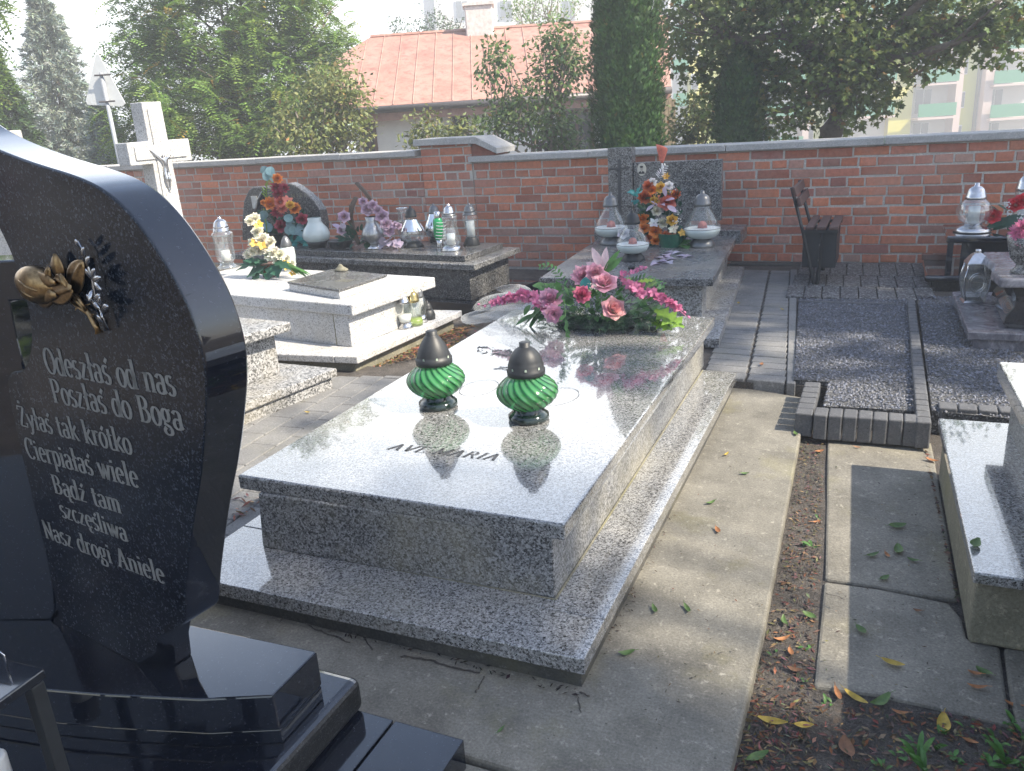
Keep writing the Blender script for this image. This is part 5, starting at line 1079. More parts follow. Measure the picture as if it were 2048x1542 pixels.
# --- generic upright bouquet helper
class Bq:
    def __init__(s, name, label, cat, loc, Y): s.t = thing(name, label, cat, loc); s.Y = Y
    def p(s, px, py, dy=0.0): return aty(px, py, s.Y + dy)
    def b(s, mk, kind, px, py, r, dy=0.0, ax=(0, 0, .4), nm=None):
        q = MB(); c = s.p(px, py, dy); bloom(q, c, toC(c) + Vector(ax), r, kind); return q.build(nm or {'rose': 'rose', 'peony': 'peony', 'lily': 'lily', 'floret': 'floret', 'bud': 'bud', 'mum': 'chrysanthemum'}[kind], M[mk], s.t, smooth=True)
    def leaves(s, mk, n, cx, cy, sx, sy, L, w, dy=.05, nm='leaves', lob=0, root=None):
        q = MB(); r_ = s.p(cx, cy + sy * .5, dy) if root is None else s.p(*root, dy)
        for i in range(n):
            c = s.p(cx + rnd(-sx, sx), cy + rnd(-sy, sy), dy + rnd(-.05, .05)); d = (c - r_).normalized() + Vector((0, -.5, .1)) + jit(.5); leaf(q, c - d * L * .3, d, L * rnd(.7, 1.2), w * rnd(.7, 1.2), (0, -.6, 1), rnd(0, .5), 4, .15, lob)
        return q.build(nm, M[mk], s.t, smooth=True)
    def coins(s, mk, pts, r, nm='coin_leaves'):
        q = MB()
        for px, py in pts:
            c = s.p(px, py, -.04 + rnd(-.03, .03)); B = basis(toC(c) + jit(.35)); q.col = tint(); q.add([c + B @ Vector((math.cos(2 * math.pi * k / 14) * r, math.sin(2 * math.pi * k / 14) * r, .08 * r * math.cos(4 * math.pi * k / 14))) for k in range(14)], [tuple(range(14))])
        return q.build(nm, M[mk], s.t)
    def stem(s, mk, pts, r=.0025, nm='stem'):
        q = MB(); q.tube([s.p(*p) for p in pts], r, 6); return q.build(nm, M[mk], s.t, smooth=True)
    def dots(s, mk, pts, sp, n, r, nm='small_buds'):
        q = MB()
        for px, py in pts:
            for i in range(n): c = s.p(px + rnd(-sp, sp), py + rnd(-sp, sp), -.07); q.lathe([(0, -r), (r, 0), (0, r)], 5, c)
        return q.build(nm, M[mk], s.t)
    def pot(s, mk, px, py, z, r, h, nm='pot'):
        q = MB(); c = at(px, py, z); c.y = s.Y; q.lathe([(0, 0), (r * .8, 0), (r, h), (r * .9, h), (0, h * .9)], 24, c); return q.build(nm, M[mk], s.t, smooth=False)
# orange bouquet before the grey headstone
random.seed(31)
o_ = Bq('flower_arrangement', 'tall orange and white bouquet with a red calla on top before the grey headstone', 'flowers', at(1312, 512, Z2), 6.12)
o_.pot('green_pot', 1318, 510, Z2, .10, .10)
for mk, k, px, py, r in (('rust', 'peony', 1297, 372, .05), ('rust', 'peony', 1290, 394, .062), ('yellow', 'rose', 1321, 375, .045), ('orange', 'peony', 1305, 380, .045), ('coral', 'rose', 1334, 402, .075), ('rust', 'peony', 1351, 389, .045), ('cream', 'peony', 1314, 422, .045), ('cream', 'peony', 1325, 446, .048), ('white_p', 'floret', 1308, 446, .04), ('orange', 'rose', 1285, 437, .052), ('orange', 'rose', 1288, 456, .045), ('orange', 'rose', 1311, 462, .055), ('yellow', 'rose', 1344, 440, .045), ('rust', 'mum', 1332, 473, .05), ('rust', 'mum', 1350, 476, .042), ('rust', 'mum', 1298, 478, .042), ('orange', 'peony', 1311, 482, .04), ('rust', 'mum', 1302, 510, .05), ('yellow', 'floret', 1364, 466, .03), ('white_p', 'peony', 1304, 365, .04), ('white_p', 'rose', 1338, 371, .034), ('cream', 'floret', 1347, 458, .04), ('yellow', 'lily', 1332, 355, .035), ('white_p', 'peony', 1321, 420, .035), ('yellow', 'rose', 1308, 401, .034), ('white_p', 'rose', 1247, 466, .05)):
    o_.b(mk, k, px, py, r, rnd(-.06, .0))
o_.leaves('leaf_d', 150, 1320, 445, 42, 65, .09, .022, .03, root=(1318, 500)); o_.leaves('leaf_t', 8, 1272, 392, 8, 14, .08, .02, .0, 'teal_leaf'); o_.leaves('leaf_g', 30, 1362, 490, 16, 14, .12, .016, -.02, 'long_leaf', root=(1335, 505))
o_.leaves('lilac', 7, 1320, 398, 25, 20, .10, .02, -.03, 'pale_leaf')
o_.dots('yellow', [(1310, 392), (1313, 400), (1340, 384)], 6, 16, .004); o_.dots('white_p', [(1356, 424), (1360, 440), (1347, 375), (1350, 445)], 5, 8, .005, 'white_sprays')
q = MB(); cb_ = o_.p(1324, 326, -.03)                  # calla lily: a rolled funnel
g_ = []
for i in range(9):
    t = i / 8; row = []
    for j in range(13):
        a_ = -2.6 + 5.2 * j / 12; r = .008 + .04 * t * (1 - .25 * abs(a_) / 2.6); row.append(cb_ + Vector((math.sin(a_) * r, -math.cos(a_) * r * .7, t * .085 + (.05 * t * t * math.cos(a_ * .5 + .6)))))
    g_.append(row)
q.sheet(g_); q.build('calla', M['coral'], o_.t, smooth=True, solid=.002)
q = MB(); q.tube([o_.p(1330, 360, -.02), o_.p(1326, 345, -.02), o_.p(1324, 326, -.03)], .006, 6)
frond(q, [o_.p(1318, 358, -.04), o_.p(1322, 345, -.04), o_.p(1332, 330, -.04)], 7, .05, .006); q.build('white_fern', M['white_p'], o_.t, smooth=True)
# pale lilac silk leaves lying flat
q = MB(); random.seed(12)
for px, py in ((1340, 503), (1330, 508), (1350, 505), (1322, 514), (1360, 510), (1372, 512), (1345, 516), (1315, 526), (1338, 524), (1325, 520), (1308, 524), (1333, 512)):
    c = at(px, py, Z2 + .01); a_ = rnd(0, 6.28); d = Vector((math.cos(a_), math.sin(a_) * .6, .35)); leaf(q, c - d * .04, d, rnd(.09, .13), rnd(.028, .042), (0, 0, 1), .45, 5, .25, 2)
tag(q.build('silk_leaves', M['lilac'], smooth=True), 'pale lilac silk leaves lying flat on the grey grave in front of the orange bouquet', 'leaves')
# orange, red and white bouquet before the rounded headstone
random.seed(41)
o_ = Bq('flower_arrangement', 'tall red and orange bouquet with round blue leaves before the rounded dark headstone', 'flowers', at(562, 486, zcu), 5.98)
o_.pot('black', 556, 486, zcu, .13, .10)
for mk, k, px, py, r in (('orange', 'peony', 555, 357, .052), ('wine', 'mum', 552, 375, .06), ('wine', 'mum', 568, 377, .055), ('wine', 'mum', 556, 389, .055), ('orange', 'peony', 540, 407, .068), ('coral', 'rose', 561, 402, .06), ('wine', 'mum', 555, 424, .07), ('coral', 'mum', 564, 417, .06), ('orange', 'peony', 590, 417, .062), ('yellow', 'peony', 580, 410, .045), ('wine', 'peony', 604, 438, .06), ('wine', 'peony', 562, 452, .068), ('orange', 'rose', 527, 405, .03), ('coral', 'floret', 575, 402, .05)):
    o_.b(mk, k, px, py, r, rnd(-.08, -.02))
o_.leaves('leaf_d', 110, 565, 450, 48, 35, .10, .026, .03, root=(560, 480)); o_.leaves('leaf_t', 34, 600, 480, 22, 16, .11, .022, -.02, 'teal_leaf', root=(580, 480))
o_.coins('euca', [(530, 341), (540, 342), (533, 352), (548, 355), (525, 437), (528, 448), (537, 455), (527, 430), (581, 448), (578, 460), (587, 461), (601, 455), (605, 466), (577, 436), (598, 462)], .042)
q = MB(); frond(q, [o_.p(532, 398), o_.p(533, 380), o_.p(540, 362), o_.p(552, 352)], 9, .07, .007); q.tube([o_.p(527, 417, -.03), o_.p(532, 445, -.03), o_.p(535, 475, -.03)], .005, 6); q.tube([o_.p(534, 350), o_.p(533, 380), o_.p(535, 420)], .004, 6); q.build('long_fern', M['leaf_l'], o_.t, smooth=True)
# grey woven loop with mauve roses
random.seed(51)
o_ = Bq('flower_arrangement', 'mauve rose bouquet wrapped in grey twisted twigs on the dark grave', 'flowers', at(700, 486, zcu), 5.86)
o_.pot('black', 705, 488, zcu, .11, .06)
for k in range(9):
    j_ = rnd(-4, 4); o_.stem('twig', [(718 + j_ * .5, 490), (706 + j_, 462), (700 + j_, 435), (703 + j_, 412), (712 + j_ * .6, 395)], .011, 'twisted_twigs')
for k in range(6):
    j_ = rnd(-3, 3); o_.stem('twig', [(756 + j_, 432), (745 + j_, 405), (730 + j_, 385), (712 + j_, 366)], .011, 'twisted_twigs')
for px, py, r in ((735, 418, .062), (688, 433, .055), (726, 403, .04), (745, 410, .045), (764, 432, .062), (772, 448, .055), (778, 462, .05), (790, 450, .035), (683, 460, .045), (755, 420, .045), (797, 452, .03)): o_.b('mauve', 'rose', px, py, r, rnd(-.1, -.03))
o_.leaves('leaf_d', 50, 715, 470, 35, 18, .10, .025, .0, root=(710, 490)); o_.leaves('lilac', 14, 780, 482, 22, 8, .11, .028, -.05, 'pale_leaf', root=(765, 490)); o_.leaves('lilac', 5, 686, 462, 8, 12, .09, .025, -.05, 'pale_leaf')
# yellow and white flowers on the white grave
random.seed(61)
o_ = Bq('flower_arrangement', 'leaning bunch of white and yellow artificial flowers with big green leaves on the white grave', 'flowers', at(540, 553, zc_), at(540, 553, zc_).y)
o_.pot('pot', 540, 553, zc_, .06, .10)
for px, py, r in ((500, 442, .045), (510, 437, .045), (515, 463, .05), (525, 478, .055), (508, 487, .05), (517, 500, .055), (532, 492, .05), (540, 485, .05), (548, 505, .055), (560, 510, .05), (572, 518, .045), (540, 510, .05), (556, 522, .045), (583, 527, .035)): o_.b('cream', 'peony', px, py, r, rnd(-.06, .02))
for px, py in ((509, 486), (517, 449), (524, 491)): o_.b('yellow', 'floret', px, py, .035, -.08)
for px, py in ((497, 510), (505, 503)): o_.b('cream', 'mum', px, py, .045, -.06)
for px, py in ((575, 535), (585, 545), (570, 528)): o_.b('yellow', 'floret', px, py, .03, -.04)
q = MB()
for a_, tip, wd in (((535, 525), (478, 522), .03), ((530, 520), (470, 532), .028), ((530, 530), (503, 556), .06), ((535, 530), (492, 548), .045), ((545, 530), (532, 560), .045), ((550, 525), (556, 550), .045), ((545, 520), (580, 530), .03), ((540, 515), (525, 505), .03), ((530, 525), (485, 515), .025)):
    p, b_ = o_.p(*a_, -.05), o_.p(*tip, -.12); leaf(q, p, b_ - p, (b_ - p).length, wd, (0, -.8, 1), .15, 8, .15, 3)
q.build('big_leaf', M['leaf_d'], o_.t, smooth=True)
q = MB()
for i in range(46):
    t = rnd(0, 1); a_ = o_.p(560 + 30 * t, 520 + 14 * t, -.02); tip = o_.p(580 + 40 * t + rnd(-6, 6), 535 + 14 * t + rnd(-5, 5), -.06); leaf(q, a_, tip - a_, (tip - a_).length, .007, (0, -.6, 1), .1, 3)
q.build('grass_blades', M['leaf_g'], o_.t, smooth=True)
# flowers glimpsed past the black headstone
o_ = Bq('flower_arrangement', 'cream lily and peach rose bunch glimpsed behind the black headstone at the left', 'flowers', at(45, 690, .40), at(45, 690, .40).y)
for mk, k, px, py, r in (('cream', 'lily', 52, 625, .075), ('salmon', 'rose', 30, 615, .07), ('cream', 'lily', 40, 640, .06), ('cream', 'peony', 62, 615, .05)): o_.b(mk, k, px, py, r, -.03)
o_.leaves('leaf_d', 80, 45, 665, 28, 22, .1, .026, .0, root=(45, 690))
# red roses on the black table slab
random.seed(71)
Yr = at(2010, 460, zt4).y
o_ = Bq('flower_arrangement', 'spray of red roses with broad leaves lying on the black table slab', 'flowers', at(2010, 462, zt4), Yr)
for mk, px, py, r in (('red', 1986, 432, .055), ('red', 2032, 408, .055), ('red', 2046, 400, .05)): o_.b(mk, 'rose', px, py, r, -.05)
o_.dots('white_p', [(2015, 410), (2020, 425), (2040, 432)], 6, 14, .006, 'white_sprays')
q = MB()
for a_, tip, wd in (((2020, 435), (1972, 458), .035), ((2030, 440), (1985, 462), .03), ((2045, 430), (2005, 455), .05), ((2020, 425), (1995, 410), .03), ((2005, 430), (1982, 412), .025), ((2040, 445), (2015, 462), .04)):
    p, b_ = o_.p(*a_, .0), o_.p(*tip, -.08); b_.z = max(b_.z, zt4 + .01); leaf(q, p, b_ - p, (b_ - p).length, wd, (0, -.6, 1), .0, 7, .2)
q.build('leaves', M['leaf_d'], o_.t, smooth=True)
# vase with a purple flower on the marble slab
Yv = at(2040, 545, .43).y
o_ = Bq('flower_vase', 'speckled grey stone vase holding purple flowers on the marble slab at the right edge', 'vase', at(2040, 548, .43), Yv)
q = MB(); c = at(2042, 546, .43); q.lathe([(0, 0), (.05, 0), (.052, .012), (.03, .03), (.028, .045), (.06, .08), (.075, .14), (.085, .19), (.075, .19), (0, .17)], 28, c); q.build('vase_body', M['granite_grey'], o_.t, smooth=True)
for px, py in ((2036, 465), (2046, 455), (2047, 478)): o_.b('magenta', 'mum', px, py, .05, -.06)
o_.leaves('leaf_g', 20, 2042, 470, 10, 14, .08, .02, .0, root=(2042, 495))
# ---------------------------------------------------------------- trees and shrubs
def leafmat(name, col, tr=.35, var=.35): return plain(name, col, .5, 0, var, 3, tint=True, trans=tr, spec=.35)
M['robinia'] = leafmat('robinia leaf', (.17, .27, .07)); M['maple'] = leafmat('maple leaf', (.13, .18, .06), .5); M['lilac_leaf'] = leafmat('lilac leaf', (.115, .18, .065)); M['spruce'] = leafmat('blue spruce needle', (.26, .31, .28), .15)
M['thuja'] = leafmat('thuja spray', (.06, .125, .04), .25); M['fir'] = leafmat('dark conifer needle', (.06, .11, .045), .12); M['shrub'] = leafmat('pale shrub leaf', (.19, .22, .085)); M['bark'] = plain('grey brown bark', (.12, .095, .075), .9, 0, .45, 25, bmp=.6); M['bark_l'] = plain('pale bark', (.24, .2, .16), .9, 0, .4, 25)
UP = Vector((0, 0, 1))
def rv(): return Vector((random.gauss(0, 1), random.gauss(0, 1), random.gauss(0, 1))).normalized()
def ltint(a=.55, b_=1.5, warm=.06):
    k = rnd(a, b_); w = 1 + (rnd(0, 1.4) if rnd(0, 1) < warm else rnd(-.12, .16)); return (k * w, k, k * rnd(.75, 1.1))
def in_blob(bl, shell=.45):
    c, r = bl; d = rv(); k = (shell + (1 - shell) * rnd(0, 1)) if rnd(0, 1) < .8 else rnd(0, 1); return Vector((c[0] + d.x * r[0] * k, c[1] + d.y * r[1] * k, c[2] + d.z * r[2] * k)), d
def pick(blobs):
    w = [b_[1][0] * b_[1][1] + b_[1][1] * b_[1][2] + b_[1][0] * b_[1][2] for b_ in blobs]; return random.choices(blobs, w)[0]
def leafq(q, p, d, u, L, w):
    s = d.cross(u); s = s.normalized() * w if s.length > .02 else Vector((w, 0, 0)); m = p + d * (L * .5); dn = u * (-.25 * w)
    q.add([p, m + s + dn, p + d * L, m - s + dn], [(0, 1, 2), (0, 2, 3)])
def pinnate(q, p, d, L, n, ll, lw):
    u = (UP + rv() * .5).normalized(); s = d.cross(u).normalized(); col = ltint()
    for i in range(n):
        t = (i + 1) / n; c = p + d * (L * t) - UP * (.35 * L * t * t); k = rnd(.85, 1.15); q.col = tuple(x * k for x in col)
        for sg in (-1, 1): leafq(q, c, (s * sg + d * .35 - UP * .15).normalized(), u, ll, lw)
def lobed(q, p, d, u, L):
    s = d.cross(u); s = s.normalized() if s.length > .02 else Vector((1, 0, 0)); P = []
    for a, r in ((180, .1), (120, .55), (95, .35), (65, .85), (35, .5), (0, 1.0), (-35, .5), (-65, .85), (-95, .35), (-120, .55)):
        P.append(p + (d * math.cos(R(a)) + s * math.sin(R(a))) * L * r * .62 + d * L * .35 - u * (.12 * L * abs(math.sin(R(a)))))
    q.add(P, [tuple(range(10))])
def limb(q, pts, r0, r1, n=7):
    k = len(pts); q.tube(pts, [r0 + (r1 - r0) * i / (k - 1) for i in range(k)], n)
def wander(a, b_, k=5, j=.08):
    a, b_ = Vector(a), Vector(b_); L = (b_ - a).length; return [a.lerp(b_, i / k) + (jit(j * L) if 0 < i < k else Vector()) for i in range(k + 1)]
def tree(name, label, cat, foot, blobs, leaf_mat, fn, n, trunk_r, fork=.45, group=None, nl=10, bark='bark', lean=None, sep=1.0, per=14):
    t = thing(name, label, cat, foot, group); foot = Vector(foot)
    top = sum((Vector(b_[0]) for b_ in blobs), Vector()) / len(blobs); fk = foot.lerp(top, fork) if lean is None else Vector(lean)
    q = MB(); limb(q, wander(foot, fk, 5, .03), trunk_r, trunk_r * .7, 10)
    for i in range(nl):
        b_ = blobs[i % len(blobs)]; e, _ = in_blob(b_, .3); pts = wander(fk, e, 5, .08); limb(q, pts, trunk_r * .45, .012, 6)
        for k in range(3): e2, _ = in_blob(b_, .6); limb(q, wander(pts[3], e2, 3, .08), trunk_r * .16, .006, 5)
    q.build('trunk', M[bark], t, smooth=True)
    q = MB()
    cl = []
    for i in range(max(6, n // per)):
        p, d = in_blob(pick(blobs)); cl.append((p, d))
    for i in range(n):
        p, d = random.choice(cl); o = jit(.16 * sep); fn(q, p + o, (d * .6 + rv() * .8 + Vector((0, 0, -.15))).normalized())
    q.build('crown', M[leaf_mat], t); return t
def pb(px, py, D, rpx, ry=None, rd=None):          # a clump seen at a picture place, at distance D
    c = atd(px, py, D); k = D / F * 1.05; rx = rpx * k; return (tuple(c), (rx, rd or rx, (ry or rpx) * k))
random.seed(101)
GZ = -.04
def foot(px, D): p = atd(px, 280, D); return (p.x, p.y, GZ)
f_rob = lambda q, p, d: pinnate(q, p, d, rnd(.18, .32), 6, rnd(.06, .085), .019)
tree('robinia_tree', 'broad feathery green tree in front of the left end of the red roof', 'tree', foot(470, 15), [pb(440, 60, 15, 150, 110), pb(330, 170, 15, 110, 90), pb(560, 170, 15, 120, 100), pb(440, 220, 14.6, 190, 80), pb(600, 60, 15.4, 95, 90), pb(290, 50, 15.4, 80, 70), pb(450, -90, 15.2, 170, 100), pb(640, 110, 15, 55, 50), pb(560, 260, 14.5, 110, 45), pb(300, 275, 14.8, 90, 45)], 'robinia', f_rob, 11000, .16, .35, nl=14)
f_map = lambda q, p, d: (setattr(q, 'col', ltint(.6, 1.35, .05)), lobed(q, p, (d + Vector((0, 0, -.7))).normalized(), (UP + rv() * .7).normalized(), rnd(.08, .125)))
mb_ = [pb(1400, 60, 11.5, 85, 80), pb(1500, 40, 11.2, 110, 90), pb(1480, 140, 11.5, 75, 70), pb(1570, 170, 11, 90, 70), pb(1690, 110, 10.8, 120, 90), pb(1690, 205, 11, 80, 38), pb(1620, 0, 11, 150, 110), pb(1800, 50, 10.8, 120, 80), pb(1760, 165, 11, 60, 50), pb(1910, 30, 10.6, 110, 75), pb(2010, 50, 10.2, 90, 75), pb(1860, 110, 10.8, 55, 45), pb(1560, 240, 10.8, 60, 25), pb(1650, -150, 11.2, 230, 130), pb(1900, -120, 10.8, 190, 110), pb(1430, -60, 11.4, 120, 90), pb(1345, 20, 11.2, 40, 60), pb(2030, 20, 9.8, 70, 70), pb(1960, 85, 10.2, 50, 35), pb(1420, 150, 11.4, 45, 45)]
tree('maple_tree', 'big dark broadleaf tree with a thick leaning trunk behind the wall at the right', 'tree', foot(1655, 11), mb_, 'maple', f_map, 19000, .19, .3, nl=18, lean=atd(1685, 160, 11))
f_lil = lambda q, p, d: (setattr(q, 'col', ltint(.6, 1.5, .03)), leafq(q, p, (d + Vector((0, 0, -.35))).normalized(), (UP + rv() * .6).normalized(), rnd(.06, .095), rnd(.02, .032)))
tree('lilac_bush', 'tall loose leafed bush growing in front of the red roof', 'bush', foot(1085, 12.6), [pb(1078, 245, 12.6, 85, 56), pb(1100, 150, 12.6, 60, 60), pb(1120, 85, 12.6, 38, 40), pb(985, 125, 12.6, 32, 38), pb(1015, 215, 12.6, 45, 45), pb(958, 265, 12.4, 34, 32), pb(1135, 275, 12.5, 36, 28), pb(1140, 120, 12.6, 26, 36)], 'lilac_leaf', f_lil, 4400, .05, .3, nl=16, bark='bark_l')
tree('shrub', 'low pale leaved shrub behind the wall beside the brick pier', 'bush', foot(860, 12.2), [pb(870, 265, 12.2, 50, 36), pb(840, 282, 12.2, 28, 20), pb(905, 275, 12.2, 40, 25)], 'shrub', f_lil, 900, .03, .4, nl=9, bark='bark_l')
tree('shrub', 'bushy grey green shrub at the foot of the feathery tree beside the house', 'bush', foot(670, 12.4), [pb(640, 230, 12.4, 80, 70), pb(690, 200, 12.4, 52, 55), pb(610, 270, 12.2, 75, 40), pb(705, 275, 12.4, 38, 28), pb(655, 160, 12.6, 40, 40)], 'shrub', f_lil, 3600, .04, .3, nl=12, bark='bark_l')
tree('shrub', 'light green shrub between the slim dark conifers', 'bush', foot(1395, 13), [pb(1390, 240, 13, 42, 50), pb(1365, 265, 13, 30, 30), pb(1415, 215, 13, 28, 30)], 'shrub', f_lil, 1500, .04, .4, nl=8)
tree('background_tree', 'rounded green tree showing above the ridge beside the chimney', 'tree', foot(850, 27), [pb(850, 55, 27, 70, 35), pb(820, 70, 27, 50, 25), pb(900, 60, 27, 40, 25)], 'fir', f_lil, 1500, .12, .5, nl=6)
tree('birch_tree', 'airy light leafed tree above the roof ridge right of the chimney', 'tree', foot(1090, 25), [pb(1060, 15, 25, 55, 35), pb(1120, 20, 25, 45, 30), pb(1080, -40, 25, 80, 40)], 'robinia', f_lil, 2000, .1, .5, nl=8, bark='bark_l')
tree('background_tree', 'dim green tree far behind between the feathery tree and the roof', 'tree', foot(685, 28), [pb(690, 95, 28, 35, 16), pb(670, 105, 28, 25, 14)], 'fir', f_lil, 350, .1, .5, nl=4)
tree('background_tree', 'pale tree whose branch tips reach in at the upper left corner', 'tree', foot(-120, 13), [pb(-45, 40, 13, 52, 80), pb(-90, 150, 13, 70, 80)], 'robinia', f_rob, 700, .1, .4, nl=5)
# conifers
def needle(q, p, d, L, w):
    s = d.cross(rv()).normalized() * w; q.add([p - s, p + s, p + d * L], [(0, 1, 2)])
def spruce(label, px, D, top_py, rpx, mk, nb, cat='tree', base_py=300):
    f_ = foot(px, D); t = thing('spruce_tree', label, cat, f_); zt = atd(px, top_py, D).z; r0 = rpx * D / F; H_ = zt - f_[2]
    q = MB(); limb(q, [Vector(f_), Vector((f_[0], f_[1], zt))], .11, .01, 8); q.build('trunk', M['bark'], t)
    q = MB()
    for i in range(nb):
        u = (i + rnd(0, 1)) / nb; z = f_[2] + .25 + (H_ - .25) * u; Lb = r0 * (1 - u) ** .85 * rnd(.65, 1.12) + .05; az = i * 2.4 + rnd(-.4, .4); d = Vector((math.cos(az), math.sin(az), .15 - .35 * (1 - u)))
        for k in range(int(16 + 60 * Lb)):
            s = rnd(.15, 1); p = Vector((f_[0], f_[1], z)) + d * (Lb * s) + Vector((0, 0, -.12 * Lb * s * s)) + jit(.10 * (.4 + Lb * (1 - s))); q.col = ltint(.6, 1.45, 0)
            dd = (d + rv() * .8).normalized()
            for m_ in range(2): needle(q, p, (dd + rv() * .45).normalized(), rnd(.09, .16), .017)
    q.build('crown', M[mk], t); return t
spruce('silvery blue spruce behind the triangular road sign', 140, 20, -45, 120, 'spruce', 330)
spruce('dark green conifer at the left edge beside the silvery spruce', 25, 15, 95, 85, 'fir', 190)
spruce('small silvery spruce low in front of the tall one behind the stone cross', 215, 17, 190, 75, 'spruce', 150)
def thuja(label, px, D, top_py, rpx, n):
    f_ = foot(px, D); t = thing('thuja_tree', label, 'tree', f_); zt = atd(px, top_py, D).z; r0 = rpx * D / F; H_ = zt - f_[2]
    rad = lambda u: r0 * (min(1, .72 + 1.1 * u) if u < .25 else 1) * (1 - max(0, (u - .35) / .65) ** 2.4) ** .6
    q = MB(); prof = [(max(.01, rad(u / 12) * .8), f_[2] + H_ * u / 12) for u in range(13)]; q.lathe(prof, 16, (f_[0], f_[1], 0), rib=lambda a, z: 1 + .08 * math.sin(3 * a + 2 * z)); q.col = None
    q.build('crown_core', M['thuja'], t, smooth=True)
    q = MB()
    for i in range(n):
        u = rnd(0, 1) ** .9; az = rnd(0, 6.283); r = rad(u) * rnd(.78, 1.06) * (1 + .08 * math.sin(5 * az + 9 * u) + .05 * math.sin(11 * az - 31 * u)) + (rnd(0, .07) if rnd(0, 1) < .1 else 0); p = Vector((f_[0] + math.cos(az) * r, f_[1] + math.sin(az) * r, f_[2] + H_ * u)); out = Vector((math.cos(az), math.sin(az), 0))
        d = (UP * 1.0 + out * rnd(.2, .8) + rv() * .3).normalized(); q.col = ltint(.6, 1.4, .01)
        for m_ in range(3): dd = (d + rv() * .45).normalized(); leafq(q, p, dd, out, rnd(.035, .07), .012)
    q.build('crown', M['thuja'], t); return t
thuja('tall slim dark green column conifer right of the red roof', 1256, 10, -190, 66, 15000)
thuja('shorter dark column conifer under the big broadleaf tree', 1478, 11.2, 95, 52, 6000)
# trees standing to the right of the view, their shade falls across the graves
f_big = lambda q, p, d: (setattr(q, 'col', ltint(.6, 1.35, .05)), lobed(q, p, (d + Vector((0, 0, -.6))).normalized(), (UP + rv() * .7).normalized(), rnd(.17, .26)))
def shb(s_, y, X, rs, ry): r = rs / 1.4; return ((X, y - .028 * X, X - s_), (r, ry, r))
sh1 = [shb(.1, 4.9, 10, 1.0, 1.1), shb(-1.7, 5.5, 11, 1.2, 1.0), shb(-1.2, 6.7, 11.5, 1.5, .9), shb(.5, 6.4, 10, 1.0, 1.0), shb(-3.0, 6.9, 12, 1.4, .7), shb(-4.7, 6.0, 12, 1.5, .75), shb(-1.75, 3.75, 10.5, .62, .7), shb(-2.9, 7.6, 11, 1.3, .7), shb(-1.7, 4.5, 11, .9, .6), shb(-5.3, 7.2, 12, 1.2, .6)]
tree('broadleaf_tree', 'tall broadleaf tree beyond the far end of the graves on the right', 'tree', (10.8, 5.6, GZ), sh1, 'maple', f_big, 6400, .28, .45, nl=14, sep=2.0, per=60)
sh2 = [shb(-1.6, .7, 11, 1.5, .9), shb(.3, .9, 10, 1.1, .9), shb(-1.0, -.6, 10.5, 1.6, 1.0), shb(-3.3, .5, 11.5, 1.2, .9), shb(-1.7, 2.45, 10.5, .55, .75), shb(-1.2, 1.6, 10.5, .8, .4), shb(.5, 1.9, 9, .7, .4), shb(-2.6, 1.8, 11, .6, .5)]
tree('broadleaf_tree', 'tall leafy tree beside the near end of the concrete path on the right', 'tree', (10.6, .9, GZ), sh2, 'maple', f_big, 5400, .25, .45, nl=12, sep=2.0, per=95)
M['plum_leaf'] = leafmat('purple plum leaf', (.07, .035, .045)); 
tree('plum_tree', 'purple leaved plum tree outside the left end of the graves', 'tree', (-6.4, -1.2, GZ), [((-6.2, -.9, 2.6), (1.3, 1.3, 1.1)), ((-6.6, -2.2, 2.0), (1.2, 1.3, 1.2)), ((-6.0, .3, 1.6), (.8, .9, .8)), ((-6.8, -1.4, 3.8), (1.1, 1.3, .9))], 'plum_leaf', f_big, 2600, .1, .4, nl=8)
# ---------------------------------------------------------------- house with the red roof
M['roof'] = None
def roofm():
    m, n, l, b = mat('faded red sheet roof'); v = objvec(n)
    a = noise(n, l, 1.6, 7, .7, v, .6); r = ramp(n, [(.3, (.33, .15, .12)), (.5, (.40, .225, .175)), (.7, (.44, .28, .235))]); l.new(a.outputs[0], r.inputs[0])
    w = noise(n, l, 7, 6, .75, v); wr = ramp(n, [(.48, 0), (.64, .75)]); l.new(w.outputs[0], wr.inputs[0]); c = mixc(n, l, wr.outputs[0], r.outputs[0], (.24, .10, .08)); l.new(c, b.inputs['Base Color']); b.inputs['Roughness'].default_value = .6; return m
M['roof'] = roofm(); M['plaster'] = plain('white plaster', (.80, .80, .79), .9, 0, .06, 6); M['frame_brown'] = plain('brown window frame', (.10, .04, .03), .5); M['pane'] = plain('dark window glass', (.025, .03, .035), .06, 0, .1, 10); M['gutter'] = plain('zinc gutter', (.12, .11, .11), .5, .4); M['old_wood'] = plain('weathered planks', (.30, .24, .17), .9, 0, .4, 18); M['chim'] = plain('flaking white render', (.58, .55, .53), .9, 0, .28, 14)
DE, DR = 17.0, 20.2
ze_ = atd(930, 203, DE).z; zr_ = atd(960, 62, DR).z
Lx = lambda px, D: (px - CX) / F * D * 1.0
def lat(px, py, D): p = atd(px, py, D); return p.x * cy_ + p.y * sy_
hl, hr_ = lat(668, 229, DE), lat(1342, 190, DE); rl, rr_ = lat(742, 82, DR), lat(1335, 40, DR)
hs_ = thing('house', 'old low white cottage with a faded red sheet metal roof and a white chimney', 'house', fr(19, (hl + hr_) / 2, GZ))
q = MB(); DB = 2 * DR - DE
zm_ = lerp(ze_, zr_, .72); Dm = lerp(DE, DR, .72)
hl2 = lat(674, 126, Dm)
fpts = [fr(DE, hl, ze_), fr(DE, hr_, ze_), fr(DR, rr_, zr_), fr(DR, rl, zr_), fr(Dm, hl2, zm_)]; bpts = [fr(DB, hl, ze_), fr(DB, hr_, ze_), fr(DR, rr_, zr_), fr(DR, rl, zr_), fr(DB - (Dm - DE), hl2, zm_)]
